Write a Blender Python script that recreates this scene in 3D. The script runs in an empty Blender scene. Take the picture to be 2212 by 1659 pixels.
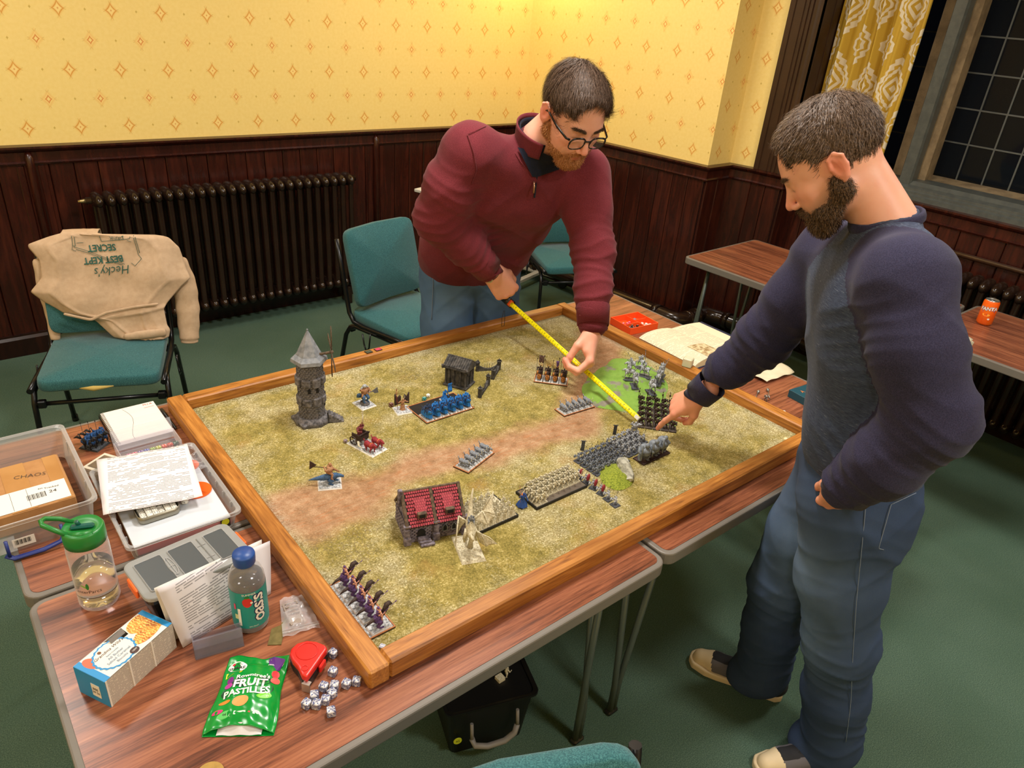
import bpy, bmesh, math, random
import numpy as np
from mathutils import Vector, Matrix, Euler
random.seed(7)
SC = bpy.context.scene
COL = SC.collection
PI = math.pi
# ---------------------------------------------------------------- camera
FPX = 1569.14377
RC = ((0.77627888, -0.62582599, 0.07571613), (-0.24254679, -0.40738016, -0.8804615), (0.58186094, 0.66511897, -0.4680327))
CAM = (-0.44263799, -0.83178377, 1.8910872)
cd = bpy.data.cameras.new('camera'); cam = bpy.data.objects.new('camera', cd); COL.objects.link(cam)
cd.sensor_width = 36; cd.lens = FPX/2212*36; cd.clip_start = 0.02
m = Matrix(((RC[0][0], -RC[1][0], -RC[2][0], CAM[0]), (RC[0][1], -RC[1][1], -RC[2][1], CAM[1]), (RC[0][2], -RC[1][2], -RC[2][2], CAM[2]), (0, 0, 0, 1)))
cam.matrix_world = m
SC.camera = cam
# ---------------------------------------------------------------- world, lights, exposure
w = bpy.data.worlds.new('night'); SC.world = w; w.use_nodes = True
w.node_tree.nodes['Background'].inputs[0].default_value = (0.006, 0.0065, 0.009, 1)
w.node_tree.nodes['Background'].inputs[1].default_value = 1.0
SC.view_settings.view_transform = 'Standard'; SC.view_settings.look = 'None'
SC.view_settings.gamma = 1; SC.view_settings.use_curve_mapping = False
SC.view_settings.exposure = 0.16
SC.cycles.max_bounces = 8
def area(name, loc, size, power, col=(1, .9, .78), rot=(0, 0, 0), shape='DISK'):
    l = bpy.data.lights.new(name, 'AREA'); l.shape = shape; l.size = size; l.energy = power; l.color = col
    o = bpy.data.objects.new(name, l); o.location = loc; o.rotation_euler = rot; COL.objects.link(o); return o
LAMPS = [(0.9, 0.6), (0.9, -1.7), (-1.6, 0.6), (-1.6, -1.7), (2.6, -0.6), (2.2, 2.2), (-0.6, 2.3)]
for i, (x, y) in enumerate(LAMPS):
    area('lamp_light', (x, y, 2.93), .45, [44, 38, 22, 22, 24, 22, 22][i], (1, .95, .88))
l = bpy.data.lights.new('wall_sconce_light', 'POINT'); l.energy = 13; l.color = (1, .78, .42); l.shadow_soft_size = .08
o = bpy.data.objects.new('wall_sconce_light', l); o.location = (3.02, 3.2, 2.35); COL.objects.link(o)

# ---------------------------------------------------------------- projection helpers (real positions from sight lines)
Rm = np.array(RC); Cm = np.array(CAM)
def ray(u, v): return Rm.T @ np.array([(u-1106)/FPX, (v-829.5)/FPX, 1.])
def GZ(u, v, z=0.735):
    r = ray(u, v); return Vector(Cm + (z-Cm[2])/r[2]*r)
def GY(u, v, Y):
    r = ray(u, v); return Vector(Cm + (Y-Cm[1])/r[1]*r)
def GX(u, v, X):
    r = ray(u, v); return Vector(Cm + (X-Cm[0])/r[0]*r)
# ---------------------------------------------------------------- tags
def tag(o, label=None, cat=None, group=None, kind=None):
    if label: o['label'] = label
    if cat: o['category'] = cat
    if group: o['group'] = group
    if kind: o['kind'] = kind
    return o
def empty(name, loc=(0, 0, 0), rz=0, label=None, cat=None, group=None, kind=None):
    o = bpy.data.objects.new(name, None); COL.objects.link(o); o.location = loc; o.rotation_euler = (0, 0, rz)
    o.empty_display_size = .05
    return tag(o, label, cat, group, kind)
def mkobj(name, me, parent=None):
    o = bpy.data.objects.new(name, me); COL.objects.link(o)
    if parent: o.parent = parent
    return o
def copy_tree(o, parent=None):
    c = o.copy(); COL.objects.link(c)
    if parent: c.parent = parent
    for ch in o.children: copy_tree(ch, c)
    return c
# ---------------------------------------------------------------- mesh builder
def frame_to(d):
    d = Vector(d).normalized(); u = Vector((0, 0, 1)) if abs(d.z) < .95 else Vector((1, 0, 0))
    a = d.cross(u).normalized(); b = a.cross(d).normalized(); return a, b, d
class MB:
    def __init__(s): s.v = []; s.f = []; s.m = []; s.sm = []; s.M = None; s.mi = 0
    def av(s, p):
        p = Vector(p)
        if s.M is not None: p = s.M @ p
        s.v.append(tuple(p)); return len(s.v)-1
    def af(s, idx, sm=False): s.f.append(tuple(idx)); s.m.append(s.mi); s.sm.append(sm)
    def box(s, c, d, rz=0, bev=0, tap=1, rot=None):
        hx, hy, hz = d[0]/2, d[1]/2, d[2]/2
        R = rot if rot is not None else Matrix.Rotation(rz, 3, 'Z'); c = Vector(c)
        def P(x, y, z): return s.av(c + R @ Vector((x, y, z)))
        if bev <= 0:
            i = [P(sx*hx*(tap if sz > 0 else 1), sy*hy*(tap if sz > 0 else 1), sz*hz) for sz in (-1, 1) for sx, sy in ((-1, -1), (1, -1), (1, 1), (-1, 1))]
            for f in ((3, 2, 1, 0), (4, 5, 6, 7), (0, 1, 5, 4), (1, 2, 6, 5), (2, 3, 7, 6), (3, 0, 4, 7)): s.af([i[k] for k in f])
        else:
            b = min(bev, hx*.99, hy*.99, hz*.99); g = {}
            for sx in (-1, 1):
                for sy in (-1, 1):
                    for sz in (-1, 1):
                        g[sx, sy, sz] = (P(sx*hx, sy*(hy-b), sz*(hz-b)), P(sx*(hx-b), sy*hy, sz*(hz-b)), P(sx*(hx-b), sy*(hy-b), sz*hz))
            def F(l, flip):
                s.af(l[::-1] if flip else l)
            for sg in (-1, 1):
                F([g[sg, -1, -1][0], g[sg, 1, -1][0], g[sg, 1, 1][0], g[sg, -1, 1][0]], sg < 0)
                F([g[-1, sg, -1][1], g[1, sg, -1][1], g[1, sg, 1][1], g[-1, sg, 1][1]], sg > 0)
                F([g[-1, -1, sg][2], g[1, -1, sg][2], g[1, 1, sg][2], g[-1, 1, sg][2]], sg < 0)
            for a in (-1, 1):
                for c2 in (-1, 1):
                    F([g[a, c2, -1][0], g[a, c2, 1][0], g[a, c2, 1][1], g[a, c2, -1][1]][::-1], a*c2 > 0)
                    F([g[a, -1, c2][0], g[a, 1, c2][0], g[a, 1, c2][2], g[a, -1, c2][2]], a*c2 > 0)
                    F([g[-1, a, c2][1], g[1, a, c2][1], g[1, a, c2][2], g[-1, a, c2][2]][::-1], a*c2 > 0)
            for sx in (-1, 1):
                for sy in (-1, 1):
                    for sz in (-1, 1): F(list(g[sx, sy, sz]), sx*sy*sz < 0)
        return s
    def tube(s, pts, r, n=8, caps=True, sm=True, closed=False, sq=1.0, up=None):
        pts = [Vector(p) for p in pts]; N = len(pts)
        rr = r if isinstance(r, (list, tuple)) else [r]*N
        prev = None; rings = []
        for i, p in enumerate(pts):
            if closed: d = pts[(i+1) % N]-pts[i-1]
            else: d = (pts[min(i+1, N-1)]-pts[max(i-1, 0)])
            if d.length < 1e-9: d = Vector((0, 0, 1))
            d.normalize()
            if prev is None:
                if up is not None:
                    a = d.cross(Vector(up)).normalized(); b = a.cross(d)
                else: a, b, _ = frame_to(d)
            else:
                a = (prev - d*prev.dot(d)); 
                if a.length < 1e-6: a = frame_to(d)[0]
                a.normalize(); b = a.cross(d)
            prev = a
            ri = rr[i]; rx, ry = (ri if isinstance(ri, (tuple, list)) else (ri, ri*sq))
            rings.append([s.av(p + a*math.cos(2*PI*k/n)*rx + b*math.sin(2*PI*k/n)*ry) for k in range(n)])
        for i in range(N-1 if not closed else N):
            A, B = rings[i], rings[(i+1) % N]
            for k in range(n): s.af((A[k], B[k], B[(k+1) % n], A[(k+1) % n]), sm)
        if caps and not closed:
            s.af(rings[0], False); s.af(rings[-1][::-1], False)
        return s
    def rod(s, a, b, r, r2=None, n=8, sm=True): return s.tube([a, b], [r, r if r2 is None else r2], n, sm=sm)
    def caps_(s, a, b, r, r2=None, n=8):
        a = Vector(a); b = Vector(b); r2 = r if r2 is None else r2; d = (b-a)
        if d.length < 1e-9: d = Vector((0, 0, 1e-6))
        d.normalize()
        pts = [a-d*r*.95, a-d*r*.6, a, b, b+d*r2*.6, b+d*r2*.95]
        return s.tube(pts, [r*.3, r*.8, r, r2, r2*.8, r2*.3], n)
    def ball(s, c, r, n=10, m_=6, rot=None):
        c = Vector(c); rx, ry, rz = (r, r, r) if not isinstance(r, (tuple, list)) else r
        R = rot if rot is not None else Matrix.Identity(3); rows = []
        top = s.av(c+R@Vector((0, 0, rz))); bot = s.av(c+R@Vector((0, 0, -rz)))
        for j in range(1, m_):
            t = PI*j/m_
            rows.append([s.av(c+R@Vector((rx*math.sin(t)*math.cos(2*PI*k/n), ry*math.sin(t)*math.sin(2*PI*k/n), rz*math.cos(t)))) for k in range(n)])
        for k in range(n):
            s.af((top, rows[0][k], rows[0][(k+1) % n]), True); s.af((bot, rows[-1][(k+1) % n], rows[-1][k]), True)
        for j in range(len(rows)-1):
            for k in range(n): s.af((rows[j][k], rows[j+1][k], rows[j+1][(k+1) % n], rows[j][(k+1) % n]), True)
        return s
    def lathe(s, prof, c=(0, 0, 0), n=24, axis=None, sm=True, closed=False):
        c = Vector(c); rings = []
        for (r, z) in prof:
            if r < 1e-6: rings.append([s.av(c+Vector((0, 0, z)))])
            else: rings.append([s.av(c+Vector((r*math.cos(2*PI*k/n), r*math.sin(2*PI*k/n), z))) for k in range(n)])
        L = len(rings)
        for i in range(L if closed else L-1):
            A, B = rings[i], rings[(i+1) % L]
            for k in range(n):
                k2 = (k+1) % n
                if len(A) == 1 and len(B) == 1: continue
                if len(A) == 1: s.af((A[0], B[k2], B[k]), sm)
                elif len(B) == 1: s.af((A[k], A[k2], B[0]), sm)
                else: s.af((A[k], A[k2], B[k2], B[k]), sm)
        return s
    def prism(s, poly, z0, z1, sm=False, fn=None):
        fn = fn or (lambda x, y, z: (x, y, z)); n = len(poly)
        a = [s.av(fn(x, y, z0)) for x, y in poly]; b = [s.av(fn(x, y, z1)) for x, y in poly]
        s.af(a[::-1]); s.af(b)
        for k in range(n): s.af((a[k], a[(k+1) % n], b[(k+1) % n], b[k]), sm)
        return s
    def grid(s, fn, nu, nv, sm=True, closeu=False):
        g = [[s.av(fn(i/(nu if closeu else nu-1), j/(nv-1))) for j in range(nv)] for i in range(nu)]
        for i in range(nu if closeu else nu-1):
            for j in range(nv-1): s.af((g[i][j], g[(i+1) % nu][j], g[(i+1) % nu][j+1], g[i][j+1]), sm)
        return s
    def ext(s, prof, path, caps=True, sm=False):
        """sweep 2D profile (offset outwards n, z) along plan path, mitred"""
        P = [Vector((p[0], p[1])) for p in path]; rings = []
        for i, p in enumerate(P):
            t1 = (P[i]-P[i-1]).normalized() if i > 0 else None
            t2 = (P[i+1]-P[i]).normalized() if i < len(P)-1 else None
            def nn(t): return Vector((-t.y, t.x))
            if t1 is None: nv = nn(t2)
            elif t2 is None: nv = nn(t1)
            else:
                a, b = nn(t1), nn(t2); nv = (a+b).normalized(); nv = nv/max(.3, nv.dot(a))
            rings.append([s.av((p.x+nv.x*o, p.y+nv.y*o, z)) for o, z in prof])
        n = len(prof)
        for i in range(len(P)-1):
            for k in range(n): s.af((rings[i][k], rings[i+1][k], rings[i+1][(k+1) % n], rings[i][(k+1) % n]), sm)
        if caps: s.af(rings[0]); s.af(rings[-1][::-1])
        return s
    def mesh(s, name, mats):
        me = bpy.data.meshes.new(name); me.from_pydata(s.v, [], s.f)
        mats = mats if isinstance(mats, (list, tuple)) else [mats]
        for mt in mats: me.materials.append(mt)
        me.polygons.foreach_set('material_index', s.m); me.polygons.foreach_set('use_smooth', s.sm)
        me.update(); return me
    def build(s, name, mats, parent=None, fix=True, loc=None):
        me = s.mesh(name, mats)
        if fix:
            bm = bmesh.new(); bm.from_mesh(me); bmesh.ops.recalc_face_normals(bm, faces=bm.faces); bm.to_mesh(me); bm.free()
        o = mkobj(name, me, parent)
        if loc is not None: o.location = loc
        return o
def bev_mod(o, w=.002, seg=2):
    md = o.modifiers.new('bevel', 'BEVEL'); md.width = w; md.segments = seg; md.limit_method = 'ANGLE'; return o
# ---------------------------------------------------------------- node expressions
class NT:
    def __init__(s, name):
        s.mat = bpy.data.materials.new(name); s.mat.use_nodes = True; s.t = s.mat.node_tree
        s.b = s.t.nodes['Principled BSDF']; s._tc = None
    def new(s, k): return s.t.nodes.new(k)
    def link(s, a, b): s.t.links.new(a, b)
    def val(s, sock, v):
        if isinstance(v, X): s.link(v.o, sock)
        elif isinstance(v, (tuple, list)): sock.default_value = tuple(v)+((1,) if len(v) == 3 and sock.type == 'RGBA' else ())
        else: sock.default_value = v
    def obj(s):
        if s._tc is None: s._tc = s.new('ShaderNodeTexCoord')
        return X(s, s._tc.outputs['Object'])
    def geo(s): return X(s, s.new('ShaderNodeNewGeometry').outputs['Position'])
    def xyz(s, v=None):
        n = s.new('ShaderNodeSeparateXYZ'); s.val(n.inputs[0], v or s.obj()); return [X(s, n.outputs[i]) for i in range(3)]
    def vec(s, x, y, z):
        n = s.new('ShaderNodeCombineXYZ'); [s.val(n.inputs[i], a) for i, a in enumerate((x, y, z))]; return X(s, n.outputs[0])
    def mapv(s, v, scale=(1, 1, 1), rot=(0, 0, 0), loc=(0, 0, 0)):
        n = s.new('ShaderNodeMapping'); s.val(n.inputs[0], v); n.inputs['Scale'].default_value = scale; n.inputs['Rotation'].default_value = rot; n.inputs['Location'].default_value = loc
        return X(s, n.outputs[0])
    def noise(s, v=None, scale=5, detail=3, rough=.5, dist=0, col=False):
        n = s.new('ShaderNodeTexNoise'); s.val(n.inputs['Vector'], v or s.obj()); n.inputs['Scale'].default_value = scale; n.inputs['Detail'].default_value = detail
        n.inputs['Roughness'].default_value = rough; n.inputs['Distortion'].default_value = dist
        return X(s, n.outputs[1 if col else 0])
    def voro(s, v=None, scale=5, feat='F1', out=0, rnd=1):
        n = s.new('ShaderNodeTexVoronoi'); n.feature = feat; s.val(n.inputs['Vector'], v or s.obj()); n.inputs['Scale'].default_value = scale; n.inputs['Randomness'].default_value = rnd
        return X(s, n.outputs[out])
    def wave(s, v=None, scale=5, dist=2, detail=2, ds=1, bands='X'):
        n = s.new('ShaderNodeTexWave'); n.bands_direction = bands; s.val(n.inputs['Vector'], v or s.obj()); n.inputs['Scale'].default_value = scale; n.inputs['Distortion'].default_value = dist
        n.inputs['Detail'].default_value = detail; n.inputs['Detail Scale'].default_value = ds; return X(s, n.outputs[1])
    def ramp(s, v, stops, interp='LINEAR'):
        n = s.new('ShaderNodeValToRGB'); s.val(n.inputs[0], v); e = n.color_ramp.elements; n.color_ramp.interpolation = interp
        for i, (p, c) in enumerate(stops):
            if i >= 2: e.new(p)
            e[i].position = p; e[i].color = tuple(c)+((1,) if len(c) == 3 else ())
        return X(s, n.outputs[0])
    def mix(s, f, a, b, mode='MIX'):
        n = s.new('ShaderNodeMix'); n.data_type = 'RGBA'; n.blend_type = mode; s.val(n.inputs[0], f)
        s.val(n.inputs[6], a); s.val(n.inputs[7], b); return X(s, n.outputs[2])
    def attr(s, name, col=True):
        n = s.new('ShaderNodeAttribute'); n.attribute_name = name; return X(s, n.outputs[0 if col else 2])
    def rnd(s): return X(s, s.new('ShaderNodeObjectInfo').outputs['Random'])
    def bump(s, h, strength=.3, dist=.002, chain=None):
        n = s.new('ShaderNodeBump'); s.val(n.inputs['Height'], h); n.inputs['Strength'].default_value = strength; n.inputs['Distance'].default_value = dist
        s.link(n.outputs[0], s.b.inputs['Normal']); return s
    def done(s, col=None, rough=.5, metal=0, **kw):
        if col is not None: s.val(s.b.inputs['Base Color'], col)
        s.val(s.b.inputs['Roughness'], rough); s.val(s.b.inputs['Metallic'], metal)
        for k, v in kw.items(): s.val(s.b.inputs[k.replace('_', ' ')], v)
        return s.mat
class X:
    def __init__(s, t, o): s.t = t; s.o = o
    def m(s, op, b=0, c=0):
        n = s.t.new('ShaderNodeMath'); n.operation = op; s.t.val(n.inputs[0], s); s.t.val(n.inputs[1], b)
        if c != 0: s.t.val(n.inputs[2], c)
        return X(s.t, n.outputs[0])
    def __add__(s, b): return s.m('ADD', b)
    __radd__ = __add__
    def __sub__(s, b): return s.m('SUBTRACT', b)
    def __rsub__(s, b): return (s*-1)+b
    def __mul__(s, b): return s.m('MULTIPLY', b)
    __rmul__ = __mul__
    def __truediv__(s, b): return s.m('DIVIDE', b)
    def abs(s): return s.m('ABSOLUTE')
    def fract(s): return s.m('FRACT')
    def floor(s): return s.m('FLOOR')
    def lt(s, b): return s.m('LESS_THAN', b)
    def gt(s, b): return s.m('GREATER_THAN', b)
    def mx(s, b): return s.m('MAXIMUM', b)
    def mn(s, b): return s.m('MINIMUM', b)
    def pw(s, b): return s.m('POWER', b)
    def ss(s, a, b):
        n = s.t.new('ShaderNodeMapRange'); n.interpolation_type = 'SMOOTHSTEP'; s.t.val(n.inputs[0], s); n.inputs[1].default_value = a; n.inputs[2].default_value = b
        return X(s.t, n.outputs[0])
def S(r, g, b):  # sRGB 0-255 -> linear
    return tuple((c/255/12.92) if c/255 <= .04045 else ((c/255+.055)/1.055)**2.4 for c in (r, g, b))
_mc = {}
def plain(name, col, rough=.5, metal=0, **kw):
    if name not in _mc:
        t = NT(name); _mc[name] = t.done(tuple(col), rough, metal, **kw)
    return _mc[name]
def noisy(name, c1, c2, scale=20, rough=.6, metal=0, bump=.0, bscale=None, detail=4, **kw):
    if name not in _mc:
        t = NT(name); nz = t.noise(scale=scale, detail=detail, rough=.6)
        c = t.mix(nz.ss(.3, .7), tuple(c1), tuple(c2))
        if bump: t.bump(t.noise(scale=bscale or scale*3, detail=3), bump, .001)
        _mc[name] = t.done(c, rough, metal, **kw)
    return _mc[name]
def glassy(name, col=(1, 1, 1), rough=.05, ior=1.45, trans=1.0, **kw):
    if name not in _mc:
        t = NT(name); _mc[name] = t.done(tuple(col), rough, 0, Transmission_Weight=trans, IOR=ior, **kw)
    return _mc[name]
def thinclear(name, col=(.9, .9, .9), tr=.8, rough=.15):
    """thin clear plastic: part transparent, part glossy"""
    if name not in _mc:
        t = NT(name); t.done(tuple(col), rough); out = t.t.nodes['Material Output']
        tb = t.new('ShaderNodeBsdfTransparent'); tb.inputs[0].default_value = (*[min(1, c*.5+.5) for c in col], 1); mx = t.new('ShaderNodeMixShader')
        fr = t.new('ShaderNodeFresnel'); t.val(fr.inputs[0], X(t, t.new('ShaderNodeNewGeometry').outputs['Backfacing'])*-.8333+1.5)
        f = (X(t, fr.outputs[0])*1.2 + (1-tr)); t.val(mx.inputs[0], f.mn(1.0))
        t.link(tb.outputs[0], mx.inputs[1]); t.link(t.b.outputs[0], mx.inputs[2]); t.link(mx.outputs[0], out.inputs[0]); _mc[name] = t.mat
    return _mc[name]
# ---------------------------------------------------------------- text
def text_obj(name, txt, size, mat, parent, M, fn=None, depth=.0003, shear=0, align='CENTER', bold=0, sx=1.0, sp=1.0):
    c = bpy.data.curves.new(name, 'FONT'); c.body = txt; c.size = size; c.align_x = align; c.align_y = 'CENTER'; c.shear = shear; c.offset = bold; c.space_character = sp
    c.resolution_u = 2; c.extrude = 0
    o = bpy.data.objects.new('t', c); COL.objects.link(o)
    dg = bpy.context.evaluated_depsgraph_get(); me = bpy.data.meshes.new_from_object(o.evaluated_get(dg)); bpy.data.objects.remove(o)
    if fn:
        bm = bmesh.new(); bm.from_mesh(me); bm.to_mesh(me); bm.free()
    for v in me.vertices:
        x, y = v.co.x*sx, v.co.y
        v.co = Vector(fn(x, y)) if fn else Vector((x, y, depth))
    me.transform(M) if M is not None else None
    me.materials.clear(); me.materials.append(mat); me.name = name
    return mkobj(name, me, parent)
# ================================================================ ROOM
def mat_wallpaper(use='X'):
    t = NT('wallpaper_'+use); x, y, z = t.xyz(); u = {'X': x, 'Y': y}[use]
    zz = (z-1.152)/.134; row = (zz+.5).floor(); fz = ((zz-row)*.134).abs()
    par = (row*.5).fract()*2; uu = (u-.086)/.229 - par*.5; iu = (uu+.5).floor(); fu = ((uu-iu)*.229).abs()
    def star(a, b, A, B, e=.78): return (a/A).pw(e)+(b/B).pw(e)
    d = star(fu, fz, .024, .031); dB = star(fu, fz, .013, .017)
    ringA = (d-1).abs().ss(.22, .02); ringB = (dB-1).abs().ss(.34, .05); cen = dB.ss(.6, .3)
    inner = d.lt(1.0)
    small = star((fu-.1145).abs(), fz, .0065, .009).ss(1.1, .7)
    wh = (((fu-.024)*.45-fz+.0015).abs().lt(.0011))*fu.gt(.025)*fu.lt(.035) + (((fz-.031)*.45-fu+.0015).abs().lt(.0011))*fz.gt(.031)*fz.lt(.043)
    base = S(246, 218, 136); nz = t.noise(scale=60, detail=3)
    c = t.mix(nz.ss(.2, .8)*.5, base, S(238, 206, 114))
    c = t.mix((d-1).abs().ss(.6, .1)*.35, c, S(236, 170, 70))
    c = t.mix(inner*.5, c, S(252, 222, 140))
    c = t.mix((1-par)*ringA*.85, c, S(214, 140, 30))
    c = t.mix(par*ringB*.9, c, S(214, 118, 28))
    c = t.mix((1-par)*cen*.7, c, S(210, 125, 40))
    c = t.mix(small*.75, c, S(190, 155, 50)); c = t.mix(wh.mn(1)*.5, c, S(196, 160, 70))
    t.bump(t.noise(scale=400, detail=2), .12, .0006)
    return t.done(c, .62)
WP = {'X': mat_wallpaper('X'), 'Y': mat_wallpaper('Y')}
def mat_mahogany(name, seed=0, dark=1.0):
    t = NT(name); r = t.rnd(); v = t.vec(*[a for a in t.xyz()]); x, y, z = t.xyz()
    v = t.vec(x+r*7, y+r*3, z*.12+r*5); n = t.noise(v, scale=26, detail=5, rough=.6, dist=.6); n2 = t.noise(v, scale=90, detail=2)
    c = t.ramp(n*.8+n2*.2, [(.3, S(36*dark, 13*dark, 9*dark)), (.5, S(56*dark, 22*dark, 14*dark)), (.68, S(80*dark, 34*dark, 21*dark))])
    c = t.mix((r-.5).abs()*.7, c, S(40*dark, 12*dark, 8*dark))
    t.bump(n2, .08, .0008); return t.done(c, .27, Specular_IOR_Level=.5)
MAHO = mat_mahogany('dark_mahogany'); MAHOD = mat_mahogany('darker_mahogany', dark=.62)
DKBACK = plain('dark_backing', S(30, 10, 7), .6)
def mat_carpet():
    t = NT('green_carpet'); p = t.geo(); n = t.noise(p, scale=330, detail=3, rough=.7); n2 = t.noise(p, scale=2.2, detail=3); n3 = t.noise(p, scale=60, detail=2)
    c = t.ramp(n, [(.3, S(52, 72, 62)), (.5, S(78, 100, 86)), (.7, S(112, 132, 116))])
    c = t.mix(n2.ss(.3, .75)*.4, c, S(58, 84, 66)); c = t.mix(n3.ss(.45, .75)*.25, c, S(82, 104, 86))
    t.bump(n, .6, .003); return t.done(c, .95, Specular_IOR_Level=.15)
CARPET = mat_carpet()
YEL = plain('plaster_cream', S(226, 206, 160), .8)
mb = MB(); mb.box((.7, .25, -.05), (6.6, 6.6, .1)); fl = mb.build('floor', CARPET); tag(fl, kind='structure')
mb = MB(); mb.box((.8, .25, 3.05), (6.8, 6.7, .1)); tag(mb.build('ceiling', YEL), kind='structure')
WPTH = [(-2.5, 3.5), (3.24, 3.5), (3.40, 1.92), (3.64, 1.93), (3.68, 1.77), (3.70, 1.575), (3.84, 1.575), (3.84, -3.0)]
def seg_wall(name, p, q, z0, z1, mat, thick=.1, parent=None, axis='X'):
    """plane wall panel; local X runs along it"""
    p = Vector((*p, 0)); q = Vector((*q, 0)); L = (q-p).length; mb = MB(); mb.box((L/2, thick/2, (z0+z1)/2), (L, thick, z1-z0))
    o = mb.build(name, mat, parent); o.location = p; o.rotation_euler = (0, 0, math.atan2(q.y-p.y, q.x-p.x)); return o
# back wall with local = world coordinates
mb = MB(); mb.box((.37, 3.56, 2.0), (5.74, .12, 2.0)); wb = mb.build('wall_back', WP['X']); tag(wb, kind='structure')
mb = MB(); mb.box((.37, 3.56, .5), (5.74, .10, 1.0)); bk = mb.build('backing_board', DKBACK, wb)
wr = seg_wall('wall_right', WPTH[1], WPTH[2], 1.0, 3.0, WP['X']); tag(wr, kind='structure')
inv = None
def child_of(o, par):
    bpy.context.view_layer.update(); o.parent = par; o.matrix_parent_inverse = par.matrix_world.inverted()
def seg_child(name, p, q, z0, z1, mat, par, thick=.1):
    o = seg_wall(name, p, q, z0, z1, mat, thick); child_of(o, par); return o
seg_child('wall_return', WPTH[2], WPTH[3], 1.0, 3.0, WP['X'], wr, .04)
seg_child('wall_panel', WPTH[3], WPTH[4], 1.0, 3.0, WP['X'], wr, .12)
for i in (1, 2, 3, 4, 5, 6): seg_child('backing_board', WPTH[i], WPTH[i+1], 0, 1.03, DKBACK, wr, .04)
# planks
PLK = {}
def plank_mesh(w_, h):
    k = (round(w_, 4), round(h, 3))
    if k not in PLK:
        mb = MB(); mb.box((0, 0, h/2), (w_-.003, .016, h), bev=.004); PLK[k] = mb.mesh('plank', [MAHO])
    return PLK[k]
def planks(par, p, q, z0, z1, pw=.112, u0=0, u1=None):
    p = Vector(p); q = Vector(q); L = (q-p).length; d = (q-p)/L; n = Vector((-d.y, d.x)); u1 = L if u1 is None else u1
    k = max(1, round((u1-u0)/pw)); w_ = (u1-u0)/k
    for i in range(k):
        c = p+d*(u0+w_*(i+.5)) - n*.006
        o = mkobj('plank', plank_mesh(w_, z1-z0)); o.location = (c.x, c.y, z0); o.rotation_euler = (0, 0, math.atan2(d.y, d.x)); o.parent = par
        o.matrix_parent_inverse = par.matrix_world.inverted()
bpy.context.view_layer.update()
planks(wb, WPTH[0], WPTH[1], .1, 1.01, .112, 1.2)
for i in (1, 2, 3, 4, 5): planks(wr, WPTH[i], WPTH[i+1], .1, 1.01)
planks(wr, WPTH[6], WPTH[7], .1, 1.01, .112, 0, 2.8)
# dado rail and baseboard
RAIL = [(.01, .985), (-.022, .985), (-.028, .995), (-.020, 1.003), (-.020, 1.045), (-.040, 1.056), (-.048, 1.066), (-.048, 1.076), (.01, 1.08)]
BASE = [(.01, 0), (-.038, 0), (-.038, .095), (-.026, .108), (-.026, .118), (.01, .122)]
mb = MB(); mb.ext(RAIL, WPTH[:2]); tag(mb.build('trim_1', MAHO), kind='structure')
mb = MB(); mb.ext(RAIL, WPTH[1:]); tag(mb.build('trim_2', MAHO), kind='structure')
mb = MB(); mb.ext(BASE, WPTH[:2]); tag(mb.build('baseboard_back', MAHOD), kind='structure')
mb = MB(); mb.ext(BASE, WPTH[1:]); tag(mb.build('baseboard_right', MAHOD), kind='structure')
for k, x in enumerate((.06, 1.985)):   # rounded uprights on the panelling
    mb = MB(); mb.tube([(x, 3.487, .1), (x, 3.487, .97), (x, 3.477, 1.02), (x, 3.49, 1.055)], [(.021, .03), (.021, .03), (.02, .026), (.014, .01)], 12, up=(0, 1, 0))
    mb.box((x-.045, 3.487, .54), (.03, .012, .88), bev=.003); mb.box((x+.045, 3.487, .54), (.03, .012, .88), bev=.003)
    tag(mb.build('trim_%d' % (3+k), MAHO), kind='structure')
# fluted post beside the window and its reveal
BRN = noisy('brown_gloss_paint', S(62, 40, 26), S(52, 33, 21), 6, .32)
p4, p5 = Vector((3.685, 1.765)), Vector((3.70, 1.575)); d = (p5-p4).normalized(); n_ = Vector((d.y, -d.x))*-1
n_ = Vector((-1, 0)); prof = []
L = (p5-p4).length
for s_, o_ in [(0, 0), (0, .035), (.03, .035), (.034, .028), (.04, .028), (.044, .035), (.085, .035), (.089, .028), (.095, .028), (.099, .034), (.11, .034), (.114, .026), (.12, .026), (.124, .033), (.135, .033), (.139, .025), (.146, .025), (.15, .034), (.165, .036), (.175, .03), (.191, .03), (.191, 0)]:
    q = p4+d*min(s_, L)+n_*o_; prof.append((q.x, q.y))
mb = MB(); mb.prism(prof, 1.078, 3.0); tag(mb.build('trim_5', BRN), kind='structure')
mb = MB(); mb.box((3.83, 1.60, 2.04), (.31, .05, 1.93)); mb.box((3.80, 1.574, 2.04), (.008, .006, 1.93)); mb.box((3.945, 1.45, 2.04), (.05, .3, 1.93))
tag(mb.build('trim_6', BRN), kind='structure')
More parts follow.
